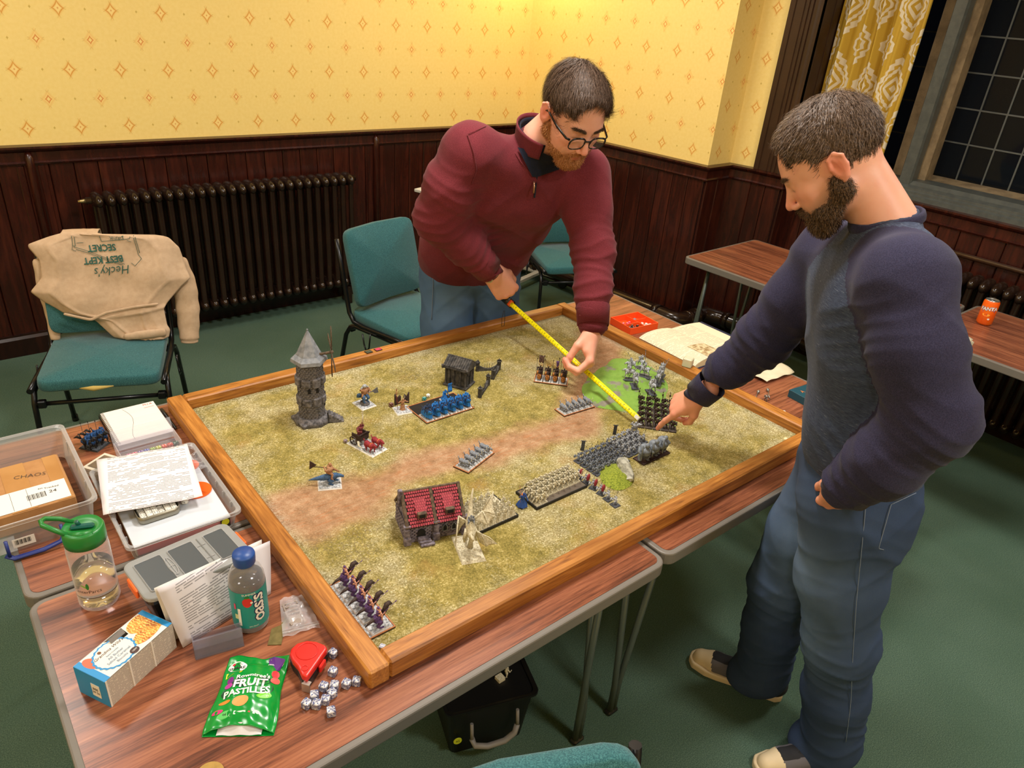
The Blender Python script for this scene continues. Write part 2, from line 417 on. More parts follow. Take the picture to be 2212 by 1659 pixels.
# window: grey timber frame, stone mullions, leaded panes
GRY = noisy('grey_gloss_paint', S(84, 88, 84), S(72, 76, 74), 30, .35)
STONE = noisy('buff_stone', S(150, 130, 98), S(118, 100, 74), 14, .85, bump=.4, bscale=80)
mb = MB(); mb.box((3.98, -.5, .55), (.12, 5.2, 1.06)); wi = mb.build('wall_window', DKBACK); tag(wi, kind='structure')
mb = MB()
mb.box((3.995, -.7, 2.98), (.1, 5.2, .3)); 
win = mb.build('window_1', GRY); tag(win, kind='structure')
mb = MB(); mb.ext([(.1, 1.078), (-.03, 1.078), (-.03, 1.10), (-.012, 1.108), (-.012, 1.118), (.0, 1.124), (.0, 1.134), (.014, 1.14), (.03, 1.146), (.05, 1.165), (.15, 1.17), (.15, 1.078)], [(3.86, 1.56), (3.86, -3)]); mb.build('sill', GRY, win)
def vbar(y, w_=.055):
    mb = MB(); mb.prism([(3.885, y-w_/2), (3.885, y+w_/2), (3.90, y+w_/2+.008), (3.955, y+w_/2+.008), (3.955, y-w_/2-.008), (3.90, y-w_/2-.008)], 1.14, 3.0); return mb.build('frame_bar', GRY, win)
vbar(.955); vbar(-.35); vbar(1.53, .04)
def smull(y):
    mb = MB(); mb.prism([(3.975, y-.10), (3.975, y+.085), (4.10, y+.07), (4.21, y+.02), (4.25, y+.02), (4.25, y-.03), (4.21, y-.03), (4.10, y-.085)], 1.10, 3.0); return mb.build('stone_mullion', STONE, win)
smull(.985); smull(-.33); smull(1.62)
mb = MB(); mb.prism([(3.96, 1.10), (4.30, 1.10), (4.30, 1.17), (4.21, 1.17), (4.12, 1.155), (3.96, 1.145)], 1.7, -3.0, fn=lambda x, y, z: (x, z, y)); mb.build('stone_sill', STONE, win)
GLASS = thinclear('window_glass', (.02, .025, .03), .8, .03)
LEAD = plain('lead_strip', S(96, 100, 98), .5, .4)
def leads(y0, y1, z0, z1, sy, sz, oy, oz):
    ys = [y for y in [oy+k*sy for k in range(-12, 13)] if y0+.02 < y < y1-.02]; zs = [z for z in [oz+k*sz for k in range(-3, 14)] if z0+.02 < z < z1]
    for y in ys:
        mb = MB(); mb.box((4.213, y, (z0+z1)/2), (.01, .008, z1-z0)); mb.build('lead_bar', LEAD, win)
    for z in zs:
        mb = MB(); mb.box((4.213, (y0+y1)/2, z), (.009, y1-y0, .008)); mb.build('lead_bar', LEAD, win)
    Y = [y0]+sorted(ys)+[y1]; Z = [z0]+sorted(zs)+[z1]
    rr = random.Random(3)
    for a, b in zip(Y, Y[1:]):
        for c, d_ in zip(Z, Z[1:]):
            mb = MB(); mb.box((0, 0, 0), (.003, b-a, d_-c)); o = mb.build('pane', GLASS, win); o.location = (4.215, (a+b)/2, (c+d_)/2)
            o.rotation_euler = (0, rr.uniform(-.006, .006), rr.uniform(-.006, .006))
leads(-.30, .955, 1.17, 2.95, .137, .18, .812, 1.362)
leads(1.0, 1.60, 1.17, 2.95, .137, .18, 1.15, 1.362)
mb = MB(); mb.box((.65, -3.05, 1.5), (6.6, .1, 3)); tag(mb.build('wall_front', WP['X']), kind='structure')
mb = MB(); mb.box((-2.55, .25, 1.5), (.1, 6.6, 3)); tag(mb.build('wall_left', WP['Y']), kind='structure')
mb = MB(); mb.box((5.2, 0, -.3), (2, 8, .1)); tag(mb.build('ground', plain('night_ground', (.01, .01, .012), .9)), kind='structure')
# ---- curtain
def mat_curtain():
    t = NT('ikat_curtain'); n = t.new('ShaderNodeUVMap'); uv = X(t, n.outputs[0]); u, v, _ = t.xyz(uv)
    jag = lambda a, per, amp: ((a/per).fract()-.5).abs()*amp
    # big diamonds on a lattice .34 x .42 with serrated edge
    def diamond(u, v, PU, PV, offv):
        a = ((u/PU).fract()-.5).abs()*PU; b = (((v+offv)/PV).fract()-.5).abs()*PV
        return a, b
    a, b = diamond(u, v, .34, .40, 0)
    d = a*1.05+b*.85 + jag(b, .032, .035)
    r = (d-.135).abs().lt(.016) + (a+b*.85).lt(.018) + ((a+b*.85)-.045).abs().lt(.010) + ((a+b*.85+jag(b, .02, .012))-.088).abs().lt(.009)
    a2, b2 = diamond(u+.17, v, .34, .40, .20)
    d2 = a2+b2*.85 + jag(b2, .036, .042)
    r = r + (d2-.10).abs().lt(.014) + (d2-.055).abs().lt(.009)
    wv = t.noise(uv, scale=900, detail=1)
    c = t.mix(r.mn(1), S(196, 160, 52), S(226, 216, 190)); c = t.mix(wv.ss(.4, .8)*.25, c, S(150, 118, 40))
    t.bump(wv, .2, .0006)
    return t.done(c, .85)
CURT = mat_curtain()
def curtain():
    mb = MB(); nu, nv = 150, 24; uvs = []
    def f(a, b):
        y = 1.555-.475*a; fold = .030*math.sin(a*31+.6*math.sin(3*a+b))+.014*math.sin(a*67+1.3); fold += .045*(math.exp(-((a-.60)/.03)**2))
        x = 3.845+fold*(.8+.3*(1-b)); return (x, y+.012*math.sin(b*4+a*9), 1.14+1.78*(b))
    mb.grid(f, nu, nv); o = mb.build('curtain', CURT, fix=False)
    uv = o.data.uv_layers.new(name='UVMap'); 
    for p in o.data.polygons:
        for li in p.loop_indices:
            vi = o.data.loops[li].vertex_index; i, j = divmod(vi, nv); uv.data[li].uv = (i/(nu-1)*.98+.03, j/(nv-1)*1.78+.13)
    md = o.modifiers.new('thickness', 'SOLIDIFY'); md.thickness = .003
    tag(o, 'mustard curtain with white zigzag diamond pattern hanging beside the leaded window', 'curtain')
curtain()
# ---- radiators
RADM = noisy('brown_radiator_enamel', S(44, 28, 20), S(34, 22, 16), 8, .18)
def section_mesh():
    mb = MB()
    for dy in (-.052, .052): mb.tube([(0, dy, .075), (0, dy, .62)], .0165, 10, caps=False)
    mb.lathe([(0, -.052), (.012, -.045), (.026, -.012), (.029, .01), (.025, .035), (.017, .05)], (0, 0, 0), 12)
    # cast heads top and bottom: rounded lozenges spanning the columns
    def head(zc, up, sgn):
        mb.ball((0, 0, zc), (.029, .088, .036), 12, 8); mb.tube([(0, -.0, zc), (0, 0, zc+sgn*.046)], [.022, .004], 8)
    mb.v = []; mb.f = []; mb.m = []; mb.sm = []
    for dy in (-.052, .052): mb.tube([(0, dy, .07), (0, dy, .625)], .0165, 10, caps=False)
    head(.64, 1, .7); head(.055, -1, -1)
    return mb.mesh('radiator_section', [RADM])
def radiator(loc, rz, n, pitch, label, h=1.0, foot=.1):
    r = empty('radiator', loc, rz, label, 'radiator'); me = section_mesh()
    for i in range(n):
        o = mkobj('section', me, r); o.location = (i*pitch, 0, foot); o.scale = (1, 1, h)
    mb = MB(); mb.tube([(-.05, 0, foot+.64*h), (n*pitch, 0, foot+.64*h)], .018, 12); mb.tube([(-.03, 0, foot+.055*h), (n*pitch-.02, 0, foot+.055*h)], .02, 12); mb.build('manifold', RADM, r)
    mb = MB(); mb.tube([(-.085, 0, foot+.64*h), (-.05, 0, foot+.64*h)], [.006, .012], 8); mb.build('bleed_valve', plain('brass_valve', S(190, 170, 120), .3, .8), r)
    for x in (.02, n*pitch-.08):
        mb = MB(); mb.box((x, 0, foot/2+.01), (.03, .10, foot+.02), bev=.004, tap=.7); mb.build('foot', RADM, r)
    return r
radiator((.30, 3.365, 0), 0, 26, .0565, 'long brown cast iron radiator against the back wall panelling', 1.12, .10)
radiator((3.725, .66, 0), -PI/2, 26, .0565, 'brown cast iron radiator under the leaded window', 1.12, .06)
mb = MB(); mb.tube([(3.80, 1.5, .875), (3.80, -2.6, .875)], .014, 8); mb.build('pipe', BRN); tag(bpy.context.scene.objects['pipe'], 'thin brown pipe running along the panelling above the window radiator', 'pipe')
# ---- floor pipes on the right
hp = empty('heating_pipe', (3.15, 3.3, 0), 0, 'thick brown heating pipe with collars along the foot of the right wall', 'pipe')
pp = [(3.13, 3.40), (3.16, 3.0), (3.24, 2.2), (3.268, 1.90), (3.29, 1.835), (3.34, 1.81), (3.50, 1.82), (3.55, 1.80), (3.575, 1.72), (3.60, 1.50), (3.63, 1.46), (3.70, 1.45), (3.72, 1.42), (3.725, 1.3), (3.725, .70)]
mb = MB(); mb.M = Matrix.Translation((-3.15, -3.3, 0)); mb.tube([(x, y, .11) for x, y in pp], .047, 14); mb.build('pipe_run', RADM, hp)
for i, (x, y) in enumerate([(3.15, 3.1), (3.20, 2.6), (3.26, 2.0), (3.36, 1.81), (3.45, 1.817), (3.58, 1.66), (3.725, 1.2), (3.725, .95)]):
    mb = MB(); a = (0, 1) if i in (0, 1, 2, 5, 6, 7) else (1, 0); mb.M = Matrix.Translation((-3.15, -3.3, 0))
    mb.tube([(x-a[0]*.022, y-a[1]*.022, .11), (x+a[0]*.022, y+a[1]*.022, .11)], .056, 14); mb.build('pipe_collar', RADM, hp)
# ================================================================ TABLES
def mat_laminate(along='X'):
    t = NT('rosewood_laminate'); x, y, z = t.xyz(); r = t.rnd()
    v = t.vec(x*.045+r*9, y+r*5, z); n = t.noise(v, scale=34, detail=5, rough=.62, dist=.35); n2 = t.noise(v, scale=210, detail=4, rough=.7, dist=.1)
    n3 = t.noise(t.vec(x*.35, y*1.0, z), scale=4.5, detail=2, dist=1.2)
    g = n*.55+n2*.45
    c = t.ramp(g, [(.34, S(70, 38, 27)), (.44, S(106, 60, 42)), (.52, S(138, 82, 57)), (.66, S(168, 108, 76))])
    c = t.mix(n3.ss(.52, .72)*.22, c, S(196, 130, 84))
    return t.done(c, .28, Specular_IOR_Level=.45)
LAM = mat_laminate(); EDGE = plain('grey_edge_trim', S(112, 106, 98), .5); LEGM = plain('grey_green_steel', S(78, 88, 82), .3, .3)
BLK = plain('black_plastic', S(16, 16, 18), .35)
TZ = .735
def rrect(x0, y0, x1, y1, r, k=5):
    P = []
    for cx, cy, a0 in ((x1-r, y0+r, -PI/2), (x1-r, y1-r, 0), (x0+r, y1-r, PI/2), (x0+r, y0+r, PI)):
        for i in range(k+1):
            a = a0+PI/2*i/k; P.append((cx+r*math.cos(a), cy+r*math.sin(a)))
    return P
def table(cx, cy, rz, L, W, label, group='rosewood laminate folding tables'):
    t = empty('folding_table', (cx, cy, 0), rz, label, 'table', group)
    mb = MB(); mb.prism(rrect(-L/2, -W/2, L/2, W/2, .032), TZ-.036, TZ-.0012); e = mb.build('edge_trim', EDGE, t); bev_mod(e, .004, 2)
    mb = MB(); mb.prism(rrect(-L/2+.014, -W/2+.014, L/2-.014, W/2-.014, .02), TZ-.02, TZ); mb.build('tabletop', LAM, t)
    for sx in (-1, 1):
        for sy in (-1, 1):
            mb = MB(); fx, fy = sx*(L/2-.06), sy*(W/2-.12); 
            mb.tube([(fx-sx*.005, fy, .0), (fx-sx*.005, fy, .12), (fx-sx*.01, fy-sy*.045, .70)], .0095, 10)
            mb.tube([(fx-sx*.02, fy, .0), (fx-sx*.02, fy, .12), (fx-sx*.055, fy+sy*.03, .70)], .0095, 10); mb.box((fx-sx*.012, fy, .055), (.02, .008, .10))
            lg = mb.build('leg', LEGM, t); mb = MB(); mb.box((fx-sx*.012, fy, .008), (.042, .024, .016), bev=.005); mb.build('foot', BLK, lg)
        mb = MB(); mb.tube([(sx*(L/2-.075), -(W/2-.165), .69), (sx*(L/2-.075), (W/2-.165), .69)], .0095, 8); mb.build('leg_brace', LEGM, t)
    return t
table(.148, .2485, 0, 1.214, .667, 'laminate table under the front left quarter of the board, sweets on it')
table(.148, .926, 0, 1.214, .672, 'laminate table at the back left, holding the plastic trays and notebook')
table(1.361, .2535, 0, 1.194, .657, 'laminate table at the front right, beside the man in blue')
table(1.361, .93, 0, 1.194, .690, 'laminate table at the back right carrying the orange dice tray')
table(3.085, .885, -PI/2+.03, 1.2, .69, 'empty laminate table beside the right wall')
table(3.17, -.33, -PI/2+.0, 1.2, .69, 'laminate table under the window with an orange drink can')
# ================================================================ CHAIRS
def mat_teal():
    t = NT('teal_upholstery'); n = t.noise(scale=420, detail=2); n2 = t.noise(scale=9, detail=2)
    c = t.mix(n.ss(.3, .75), S(34, 78, 84), S(66, 118, 120)); c = t.mix(n2.ss(.4, .7)*.3, c, S(44, 92, 92)); t.bump(n, .5, .0012); return t.done(c, .92, Specular_IOR_Level=.2, Sheen_Weight=.2)
TEAL = mat_teal(); BLKM = plain('black_painted_steel', S(18, 18, 20), .28, .3)
FOAM = plain('yellow_foam', S(196, 168, 92), .9)
def cushion(name, mat, par, w_, d_, h, fn, nu=14, nv=14):
    """pillow-like pad; fn maps local (x,y,z) to chair space"""
    mb = MB(); k = 24
    def sup(t_, e=.2): c, s_ = math.cos(t_), math.sin(t_); return math.copysign(abs(c)**e, c), math.copysign(abs(s_)**e, s_)
    rows = []
    for j in range(9):
        ph = -PI/2+PI*j/8; r_ = math.cos(ph)**.35 if 0 < j < 8 else .0; z = math.copysign(abs(math.sin(ph))**.8, math.sin(ph))*h/2
        if j in (0, 8): rows.append([mb.av(fn(0, 0, z*1.06))])
        else: rows.append([mb.av(fn(sup(2*PI*i/k)[0]*w_/2*(.9+.1*r_), sup(2*PI*i/k)[1]*d_/2*(.9+.1*r_), z)) for i in range(k)])
    for j in range(8):
        A, B = rows[j], rows[j+1]
        for i in range(k):
            i2 = (i+1) % k
            if len(A) == 1: mb.af((A[0], B[i2], B[i]), True)
            elif len(B) == 1: mb.af((A[i], A[i2], B[0]), True)
            else: mb.af((A[i], A[i2], B[i2], B[i]), True)
    return mb.build(name, mat, par)
def chair(x, y, rz, label, torn=False):
    c = empty('stacking_chair', (x, y, 0), rz, label, 'chair', 'teal stacking chairs with black frames')
    def seatf(a, b, z): return (a, b, .452+z+.012*(b/.2)**2*(1 if b > 0 else -1)+.006*(1-(a/.2)**2))
    se = cushion('seat', TEAL, c, .44, .42, .05, seatf)
    if torn:
        mb = MB(); mb.tube([(-.07, -.205, .428), (-.02, -.208, .424), (.05, -.207, .428)], [.003, .012, .003], 8); mb.build('foam_patch', FOAM, se)
    ang = math.radians(14)
    def backf(a, b, z):
        yy = .215+z*math.cos(ang)+ (b)*math.sin(ang)+.02*(a/.2)**2*-1; zz = .69+b*math.cos(ang)-z*math.sin(ang); return (a, yy, zz)
    cushion('backrest', TEAL, c, .44, .38, .045, backf)
    for s in (-1, 1):
        xx = s*.232
        mb = MB(); mb.tube([(xx, -.225, .437), (xx, -.1, .437), (xx, .10, .432), (xx, .165, .44), (xx, .195, .48), (xx, .212, .56), (xx, .235, .68), (xx, .268, .83)], (.0115, .0125)[0], 8); mb.build('side_frame', BLKM, c)
        mb = MB(); mb.tube([(xx*1.06, -.215, .015), (xx*1.03, -.185, .36), (xx*1.02, -.165, .405), (xx*1.0, -.12, .42), (xx, 0, .42)], .011, 8); l1 = mb.build('leg', BLKM, c)
        mb = MB(); mb.tube([(xx*1.06, .30, .015), (xx*1.03, .215, .36), (xx*1.02, .19, .40), (xx, .15, .418), (xx, 0, .42)], .011, 8); l2 = mb.build('leg', BLKM, c)
        for l_, yy in ((l1, -.216), (l2, .302)):
            mb = MB(); mb.tube([(xx*1.06, yy, 0), (xx*1.06, yy, .03)], .014, 8); mb.build('foot', BLK, l_)
        mb = MB(); mb.tube([(xx*1.12, .02, .43), (xx*1.16, .02, .36), (xx*1.12, .05, .33), (xx*1.1, .07, .36), (xx*1.1, .08, .41)], .004, 6); mb.build('linking_hook', BLKM, c)
    for yy, z in ((-.185, .36), (.20, .39)):
        mb = MB(); mb.tube([(-.232, yy, z), (.232, yy, z)], .009, 8)
        for s in (-1, 1): mb.box((s*.213, yy, z), (.03, .026, .032), bev=.004)
        mb.build('crossbar', BLKM, c)
    return c
chair(.03, 2.26, math.radians(-21), 'teal chair with torn seat edge and a beige hoodie over its back', True)
chair(1.36, 2.03, math.radians(14), 'teal chair beside the man in the red jumper, in front of the radiator')
chair(2.74, 2.36, math.radians(-23), 'teal chair behind the man in the red jumper by the corner')
# ================================================================ BOARD
BT = .7809; MZ = .7477; BL, BW, BI = 1.592, 1.206, .0442
def mat_pine(axis='X', dark=False):
    t = NT('stained_pine_'+axis); x, y, z = t.xyz(); r = t.rnd()
    v = t.vec(x*.07+r*3, y, z) if axis == 'X' else t.vec(x, y*.07+r*3, z)
    n = t.noise(v, scale=60, detail=4, rough=.6, dist=1.2); k = t.voro(t.mapv(v, (1, 1, 1)), scale=9, rnd=1)
    n2 = t.noise(v, scale=160, detail=3, dist=.4)
    c = t.ramp(n*.6+n2*.4, [(.32, S(104, 58, 16)), (.46, S(160, 100, 38)), (.58, S(186, 124, 54)), (.72, S(206, 150, 76))])
    big = t.noise(t.geo(), scale=3.5, detail=3); c = t.mix(big.ss(.45, .75)*.5, c, S(118, 68, 20))
    c = t.mix(k.lt(.055)*.8, c, S(70, 38, 12))
    t.bump(n2, .25, .0008); return t.done(c, .42)
PX, PY = mat_pine('X'), mat_pine('Y')
fr = empty('game_board_frame', (BL/2, BW/2, TZ), 0, 'stained pine frame around the grassy playing mat, lying across four tables', 'frame')
def member(name, c, d, mat, end=None):
    mb = MB(); mb.box((0, 0, 0), d, bev=.004); o = mb.build(name, mat, fr); o.location = (c[0]-BL/2, c[1]-BW/2, c[2]-TZ); return o
hz = BT-TZ
member('frame_member', (BI/2, BW/2, TZ+hz/2), (BI, BW, hz), PY); member('frame_member', (BL-BI/2, BW/2, TZ+hz/2), (BI, BW, hz), PY)
member('frame_member', (BL/2, BI/2, TZ+hz/2), (BL-2*BI-.001, BI-.002, hz-.001), PX); member('frame_member', (BL/2, BW-BI/2, TZ+hz/2), (BL-2*BI-.001, BI-.002, hz-.001), PX)
def mat_field():
    t = NT('printed_grass_mat'); p = t.geo(); x, y, z = t.xyz(p)
    wx = t.noise(p, scale=5, detail=4); wy = t.noise(t.mapv(p, loc=(3, 7, 1)), scale=5, detail=4)
    X_ = x+(wx-.5)*.16; Y_ = y+(wy-.5)*.16
    path = [(-.02, .62), (.16, .52), (.33, .50), (.47, .55), (.70, .50), (.98, .50), (1.15, .58), (1.40, .78), (1.52, .95)]
    D = None
    for (ax, ay), (bx, by) in zip(path, path[1:]):
        dx, dy = bx-ax, by-ay; L2 = dx*dx+dy*dy
        tt = (((X_-ax)*dx+(Y_-ay)*dy)/L2).mx(0).mn(1); ex = X_-ax-tt*dx; ey = Y_-ay-tt*dy; d = (ex*ex+ey*ey).pw(.5); D = d if D is None else D.mn(d)
    fine = t.noise(p, scale=260, detail=4, rough=.75); mid = t.noise(p, scale=34, detail=5, rough=.65); big = t.noise(p, scale=6, detail=5, rough=.6); big2 = t.noise(t.mapv(p, loc=(5, 2, 0)), scale=8, detail=5)
    c = t.ramp(fine*.62+mid*.38, [(.34, S(84, 76, 32)), (.46, S(122, 110, 54)), (.56, S(154, 138, 74)), (.66, S(206, 190, 134))])
    c = t.mix(big.ss(.44, .66)*.55, c, t.mix(fine.ss(.4, .62), S(140, 126, 88), S(196, 188, 156)))
    c = t.mix(big2.ss(.56, .74)*.55, c, S(148, 112, 58))
    sp = t.noise(t.mapv(p, loc=(1, 9, 3)), scale=190, detail=3, rough=.7); c = t.mix(sp.ss(.56, .68)*big.ss(.34, .6)*.8, c, S(232, 226, 190))
    soil = t.ramp(fine*.4+mid*.6, [(.35, S(132, 96, 68)), (.5, S(160, 122, 92)), (.65, S(184, 150, 120))])
    wid = t.noise(t.mapv(p, loc=(8, 1, 0)), scale=7, detail=4)
    c = t.mix((D+(wid-.5)*.10).ss(.115, .035)*.9, c, soil)
    streak = t.noise(t.mapv(p, (2, 14, 1)), scale=12, detail=3); c = t.mix((D.ss(.08, .02))*streak.ss(.5, .7)*.5, c, S(168, 104, 62))
    ed = ((x-BL/2).abs()-(BL/2-BI-.05)).ss(0, .05).mx(((y-BW/2).abs()-(BW/2-BI-.05)).ss(0, .05)); c = t.mix(ed*.4*fine.ss(.4, .6), c, S(205, 202, 178))
    cr = t.voro(p, scale=70, feat='DISTANCE_TO_EDGE'); crk = t.noise(t.mapv(p, loc=(4.3, 1, 0)), scale=6, detail=2).ss(.6, .7)
    c = t.mix(cr.lt(.05)*crk*.5, c, S(110, 96, 74))
    t.bump(fine, .35, .001); return t.done(c, .9, Specular_IOR_Level=.2)
mb = MB(); mb.box((0, 0, 0), (BL-2*BI-.002, BW-2*BI-.002, MZ-TZ)); o = mb.build('playing_mat', mat_field()); o.location = (BL/2, BW/2, (MZ+TZ)/2)
tag(o, 'grass and dirt track printed playing mat inside the pine frame', 'game mat')
# ================================================================ TERRAIN
ROCKG = noisy('drybrushed_stone', S(58, 56, 58), S(120, 116, 118), 90, .85, bump=.5, bscale=300)
ROCKP = noisy('purple_grey_stone', S(66, 58, 66), S(132, 122, 132), 110, .85, bump=.4, bscale=300)
ROCKK = noisy('charcoal_stone', S(34, 33, 34), S(82, 78, 74), 80, .85, bump=.5, bscale=260)
SLATE = noisy('pale_slate_paint', S(104, 108, 114), S(140, 142, 146), 60, .75)
BRW = noisy('brown_timber_paint', S(60, 46, 34), S(104, 84, 64), 120, .8)
VOID = plain('dark_opening', S(10, 8, 8), .9)
def bricks_on(par, p0, p1, z0, z1, out, bw=.010, bh=.0045, th=.0022, mat=None, skip=None, name='stone', jit=.0006, rr=random.Random(5)):
    """courses of stones on a vertical face p0->p1 (plan), each its own part"""
    p0 = Vector(p0); p1 = Vector(p1); L = (p1-p0).length; d = (p1-p0)/L; n = Vector(out).normalized(); meshes = []
    for k in range(3):
        mb = MB(); mb.box((0, 0, 0), (bw*(1-.06)*(1-.12*k), th, bh*.86), bev=.0006); meshes.append(mb.mesh(name, [mat]))
    rows = int((z1-z0)/bh)
    for r in range(rows):
        u = -(bw/2)*(r % 2)
        while u < L-.001:
            c = u+bw/2
            if .001 < c < L-.001:
                z = z0+(r+.5)*bh
                if not (skip and skip(c, z)):
                    q = p0+d*min(max(c, bw*.4), L-bw*.4)+n*(rr.uniform(-jit, jit)); o = mkobj(name, meshes[rr.randrange(3)], par)
                    o.location = (q.x, q.y, z); o.rotation_euler = (0, 0, math.atan2(d.y, d.x))
            u += bw
def windmill():
    t = empty('model_windmill', (.325, .925, MZ), math.radians(-20), 'grey stone model windmill tower with pointed roof at the left of the mat', 'model building')
    mb = MB(); R = .038
    def octo(r, z): return [(r*math.cos(PI/8+PI/4*k), r*math.sin(PI/8+PI/4*k)) for k in range(8)]
    mb.prism(octo(R, 0), 0, .20); mb.build('tower', ROCKG, t)
    mb = MB(); mb.tube([(0, 0, 0), (0, 0, .012), (0, 0, .022)], [.055, .053, .044], 9); mb.box((0, 0, .006), (.1, .08, .012), .4, bev=.003); mb.build('footing', ROCKG, t)
    for z, r in ((.075, .046), (.138, .047)):
        mb = MB()
        for k in range(8):
            a = PI/8+PI/4*k; mb = MB(); mb.box((r*.80*math.cos(a), r*.80*math.sin(a), z), (.010, .024, .024 if k % 2 else .030), a, bev=.003)
            mb.build('quoin_stone', ROCKG, t)
    P = octo(R+.001, 0)
    for k in (4, 5, 6, 7, 0, 3):   # visible faces
        a = P[k-1] if k else P[7]; b = P[k]; mx_ = ((a[0]+b[0])/2, (a[1]+b[1])/2)
        bricks_on(t, a, b, .022, .198, mx_, .0098, .0062, .0018, ROCKG)
    for k, (ang, z) in enumerate(((-1.75, .115), (-1.15, .115), (-.3, .06))):
        mb = MB(); c, s = math.cos(ang), math.sin(ang); mb.M = Matrix.Translation((c*R*.96, s*R*.96, z)) @ Matrix.Rotation(ang+PI/2, 4, 'Z')
        mb.prism([(-.004, -.008), (.004, -.008), (.004, .003), (0, .009), (-.004, .003)], -.003, .003, fn=lambda x, y, q: (x, q, y)); mb.build('window_opening', VOID, t)
    mb = MB(); mb.lathe([(.052, .196), (.05, .206), (.036, .216), (.022, .245), (.002, .288), (0, .288)], n=6, sm=False); mb.lathe([(0, .196), (.052, .196)], n=6); mb.build('roof', SLATE, t)
    mb = MB(); mb.ball((0, 0, .29), .003, 6, 4); mb.build('finial', SLATE, t)
    for k in range(6):
        mb = MB(); mb.box((.048+.007*k, -.018, .016-.003*k), (.008, .03, .028-.004*k), bev=.001); mb.build('step', ROCKG, t)
    hub = Vector((.062, -.012, .222)); mb = MB(); mb.rod((.02, -.008, .215), hub, .004); mb.ball(hub, .006, 8, 5); mb.build('sail_hub', BRW, t)
    for k in range(4):
        a = PI/2*k+.12; dy, dz = math.cos(a), math.sin(a); q = Vector((-dz*.0, 0, 0)); mb = MB(); L = .085
        e = Vector((0, dy, dz)); f = Vector((0, -dz, dy)); st = hub+e*.016
        mb.rod(hub, hub+e*L, .0014, n=4)
        mb.rod(st+f*.011, hub+e*L+f*.011, .001, n=4)
        for i in range(9): mb.rod(hub+e*(.016+i*.0086), hub+e*(.016+i*.0086)+f*.011, .0009, n=4)
        mb.rod(st+f*.0055, hub+e*L+f*.0055, .0007, n=4); mb.build('sail', BRW, t)
windmill()
def temple():
    t = empty('model_mausoleum', (.826, .885, MZ), math.radians(28), 'dark model mausoleum with columns and gabled roof', 'model building')
    W_, D_, H = .066, .082, .066
    mb = MB(); mb.box((0, 0, H/2), (W_*.8, D_*.8, H)); mb.box((0, 0, .004), (W_*1.08, D_*1.05, .008), bev=.002); mb.build('walls', ROCKK, t)
    for sx in (-.42, -.2, .2, .42):
        for sy in (-.43, .43):
            mb = MB(); mb.tube([(sx*W_, sy*D_, .006), (sx*W_, sy*D_, .01), (sx*W_, sy*D_, H-.005), (sx*W_, sy*D_, H)], [.006, .0042, .0040, .006], 8); mb.build('column', ROCKK, t)
    for sy in (-.2, .1, .3):
        for sx in (-.43, .43):
            mb = MB(); mb.box((sx*W_, sy*D_, H/2), (.007, .009, H), bev=.001); mb.build('buttress', ROCKK, t)
    mb = MB(); mb.prism([(-W_*.56, H), (W_*.56, H), (W_*.56, H+.005), (0, H+.030), (-W_*.56, H+.005)], -D_*.54, D_*.54, fn=lambda x, y, z: (x, z, y)); mb.build('gable', ROCKK, t)
    for s in (-1, 1):
        for k in range(11):
            y = -D_*.54+D_*1.08*(k+.5)/11; mb = MB(); a = math.atan2(.025, W_*.56)
            mb.box((s*W_*.29, y, H+.0195), (W_*.62, D_*1.08/11*.88, .003), rot=Matrix.Rotation(s*a, 3, 'Y'), bev=.0006); mb.build('roof_slab', ROCKK, t)
    mb = MB(); mb.box((0, 0, H+.032), (.005, D_*1.1, .005), bev=.001); mb.build('ridge', ROCKK, t)
    for sx in (-1, 1):
        for sy in (-1, 1):
            mb = MB(); mb.tube([(sx*W_*.55, sy*D_*.53, H), (sx*W_*.58, sy*D_*.55, H+.012)], [.005, .003], 5); mb.build('corner_ornament', ROCKK, t)
    mb = MB(); mb.prism([(-.008, 0), (.008, 0), (.008, .026), (0, .034), (-.008, .026)], 0, .003, fn=lambda x, y, z: (x, -D_*.405-z, y+.006)); mb.build('doorway', VOID, t)
temple()
def ruin(pts, label, rr):
    a = Vector(pts[0]); t = empty('model_ruined_wall', (*a, MZ), 0, label, 'model wall', 'broken graveyard walls')
    for p, q in zip(pts, pts[1:]):
        p = Vector(p)-a; q = Vector(q)-a; L = (q-p).length; d = (q-p)/L; ang = math.atan2(d.y, d.x)
        mb = MB(); n = 9; up = [(L*i/n, .026-.018*math.sin(PI*i/n)**.7+rr.uniform(-.001, .001)) for i in range(n+1)]
        mb.M = Matrix.Translation((p.x, p.y, 0)) @ Matrix.Rotation(ang, 4, 'Z')
        mb.prism([(0, 0), (L, 0)]+up[::-1], -.004, .004, fn=lambda x, y, z: (x, z, y)); mb.build('wall_body', ROCKK, t)
        mb2 = MB(); mb2.M = mb.M
        for i in range(3, 7): mb2.rod((L*i/n, 0, .006), (L*i/n, 0, .028), .0006, n=4)
        mb2.build('railings', ROCKK, t)
        for k, s in enumerate((0, L)):
            mb = MB(); mb.M = Matrix.Translation((p.x, p.y, 0)) @ Matrix.Rotation(ang, 4, 'Z'); mb.box((s, 0, .016), (.011, .012, .032), bev=.0015); mb.box((s, 0, .034), (.014, .015, .004), bev=.001); mb.tube([(s, 0, .036), (s, 0, .044)], [.005, .001], 4); mb.build('pillar', ROCKK, t)
rr0 = random.Random(11)
ruin([(.935, .93), (1.005, .90), (.945, .855)], 'ruined dark wall with two arms behind the mausoleum', rr0)
ruin([(.905, .83), (.83, .775)], 'broken dark wall with stepped stones beside the blue riders', rr0)
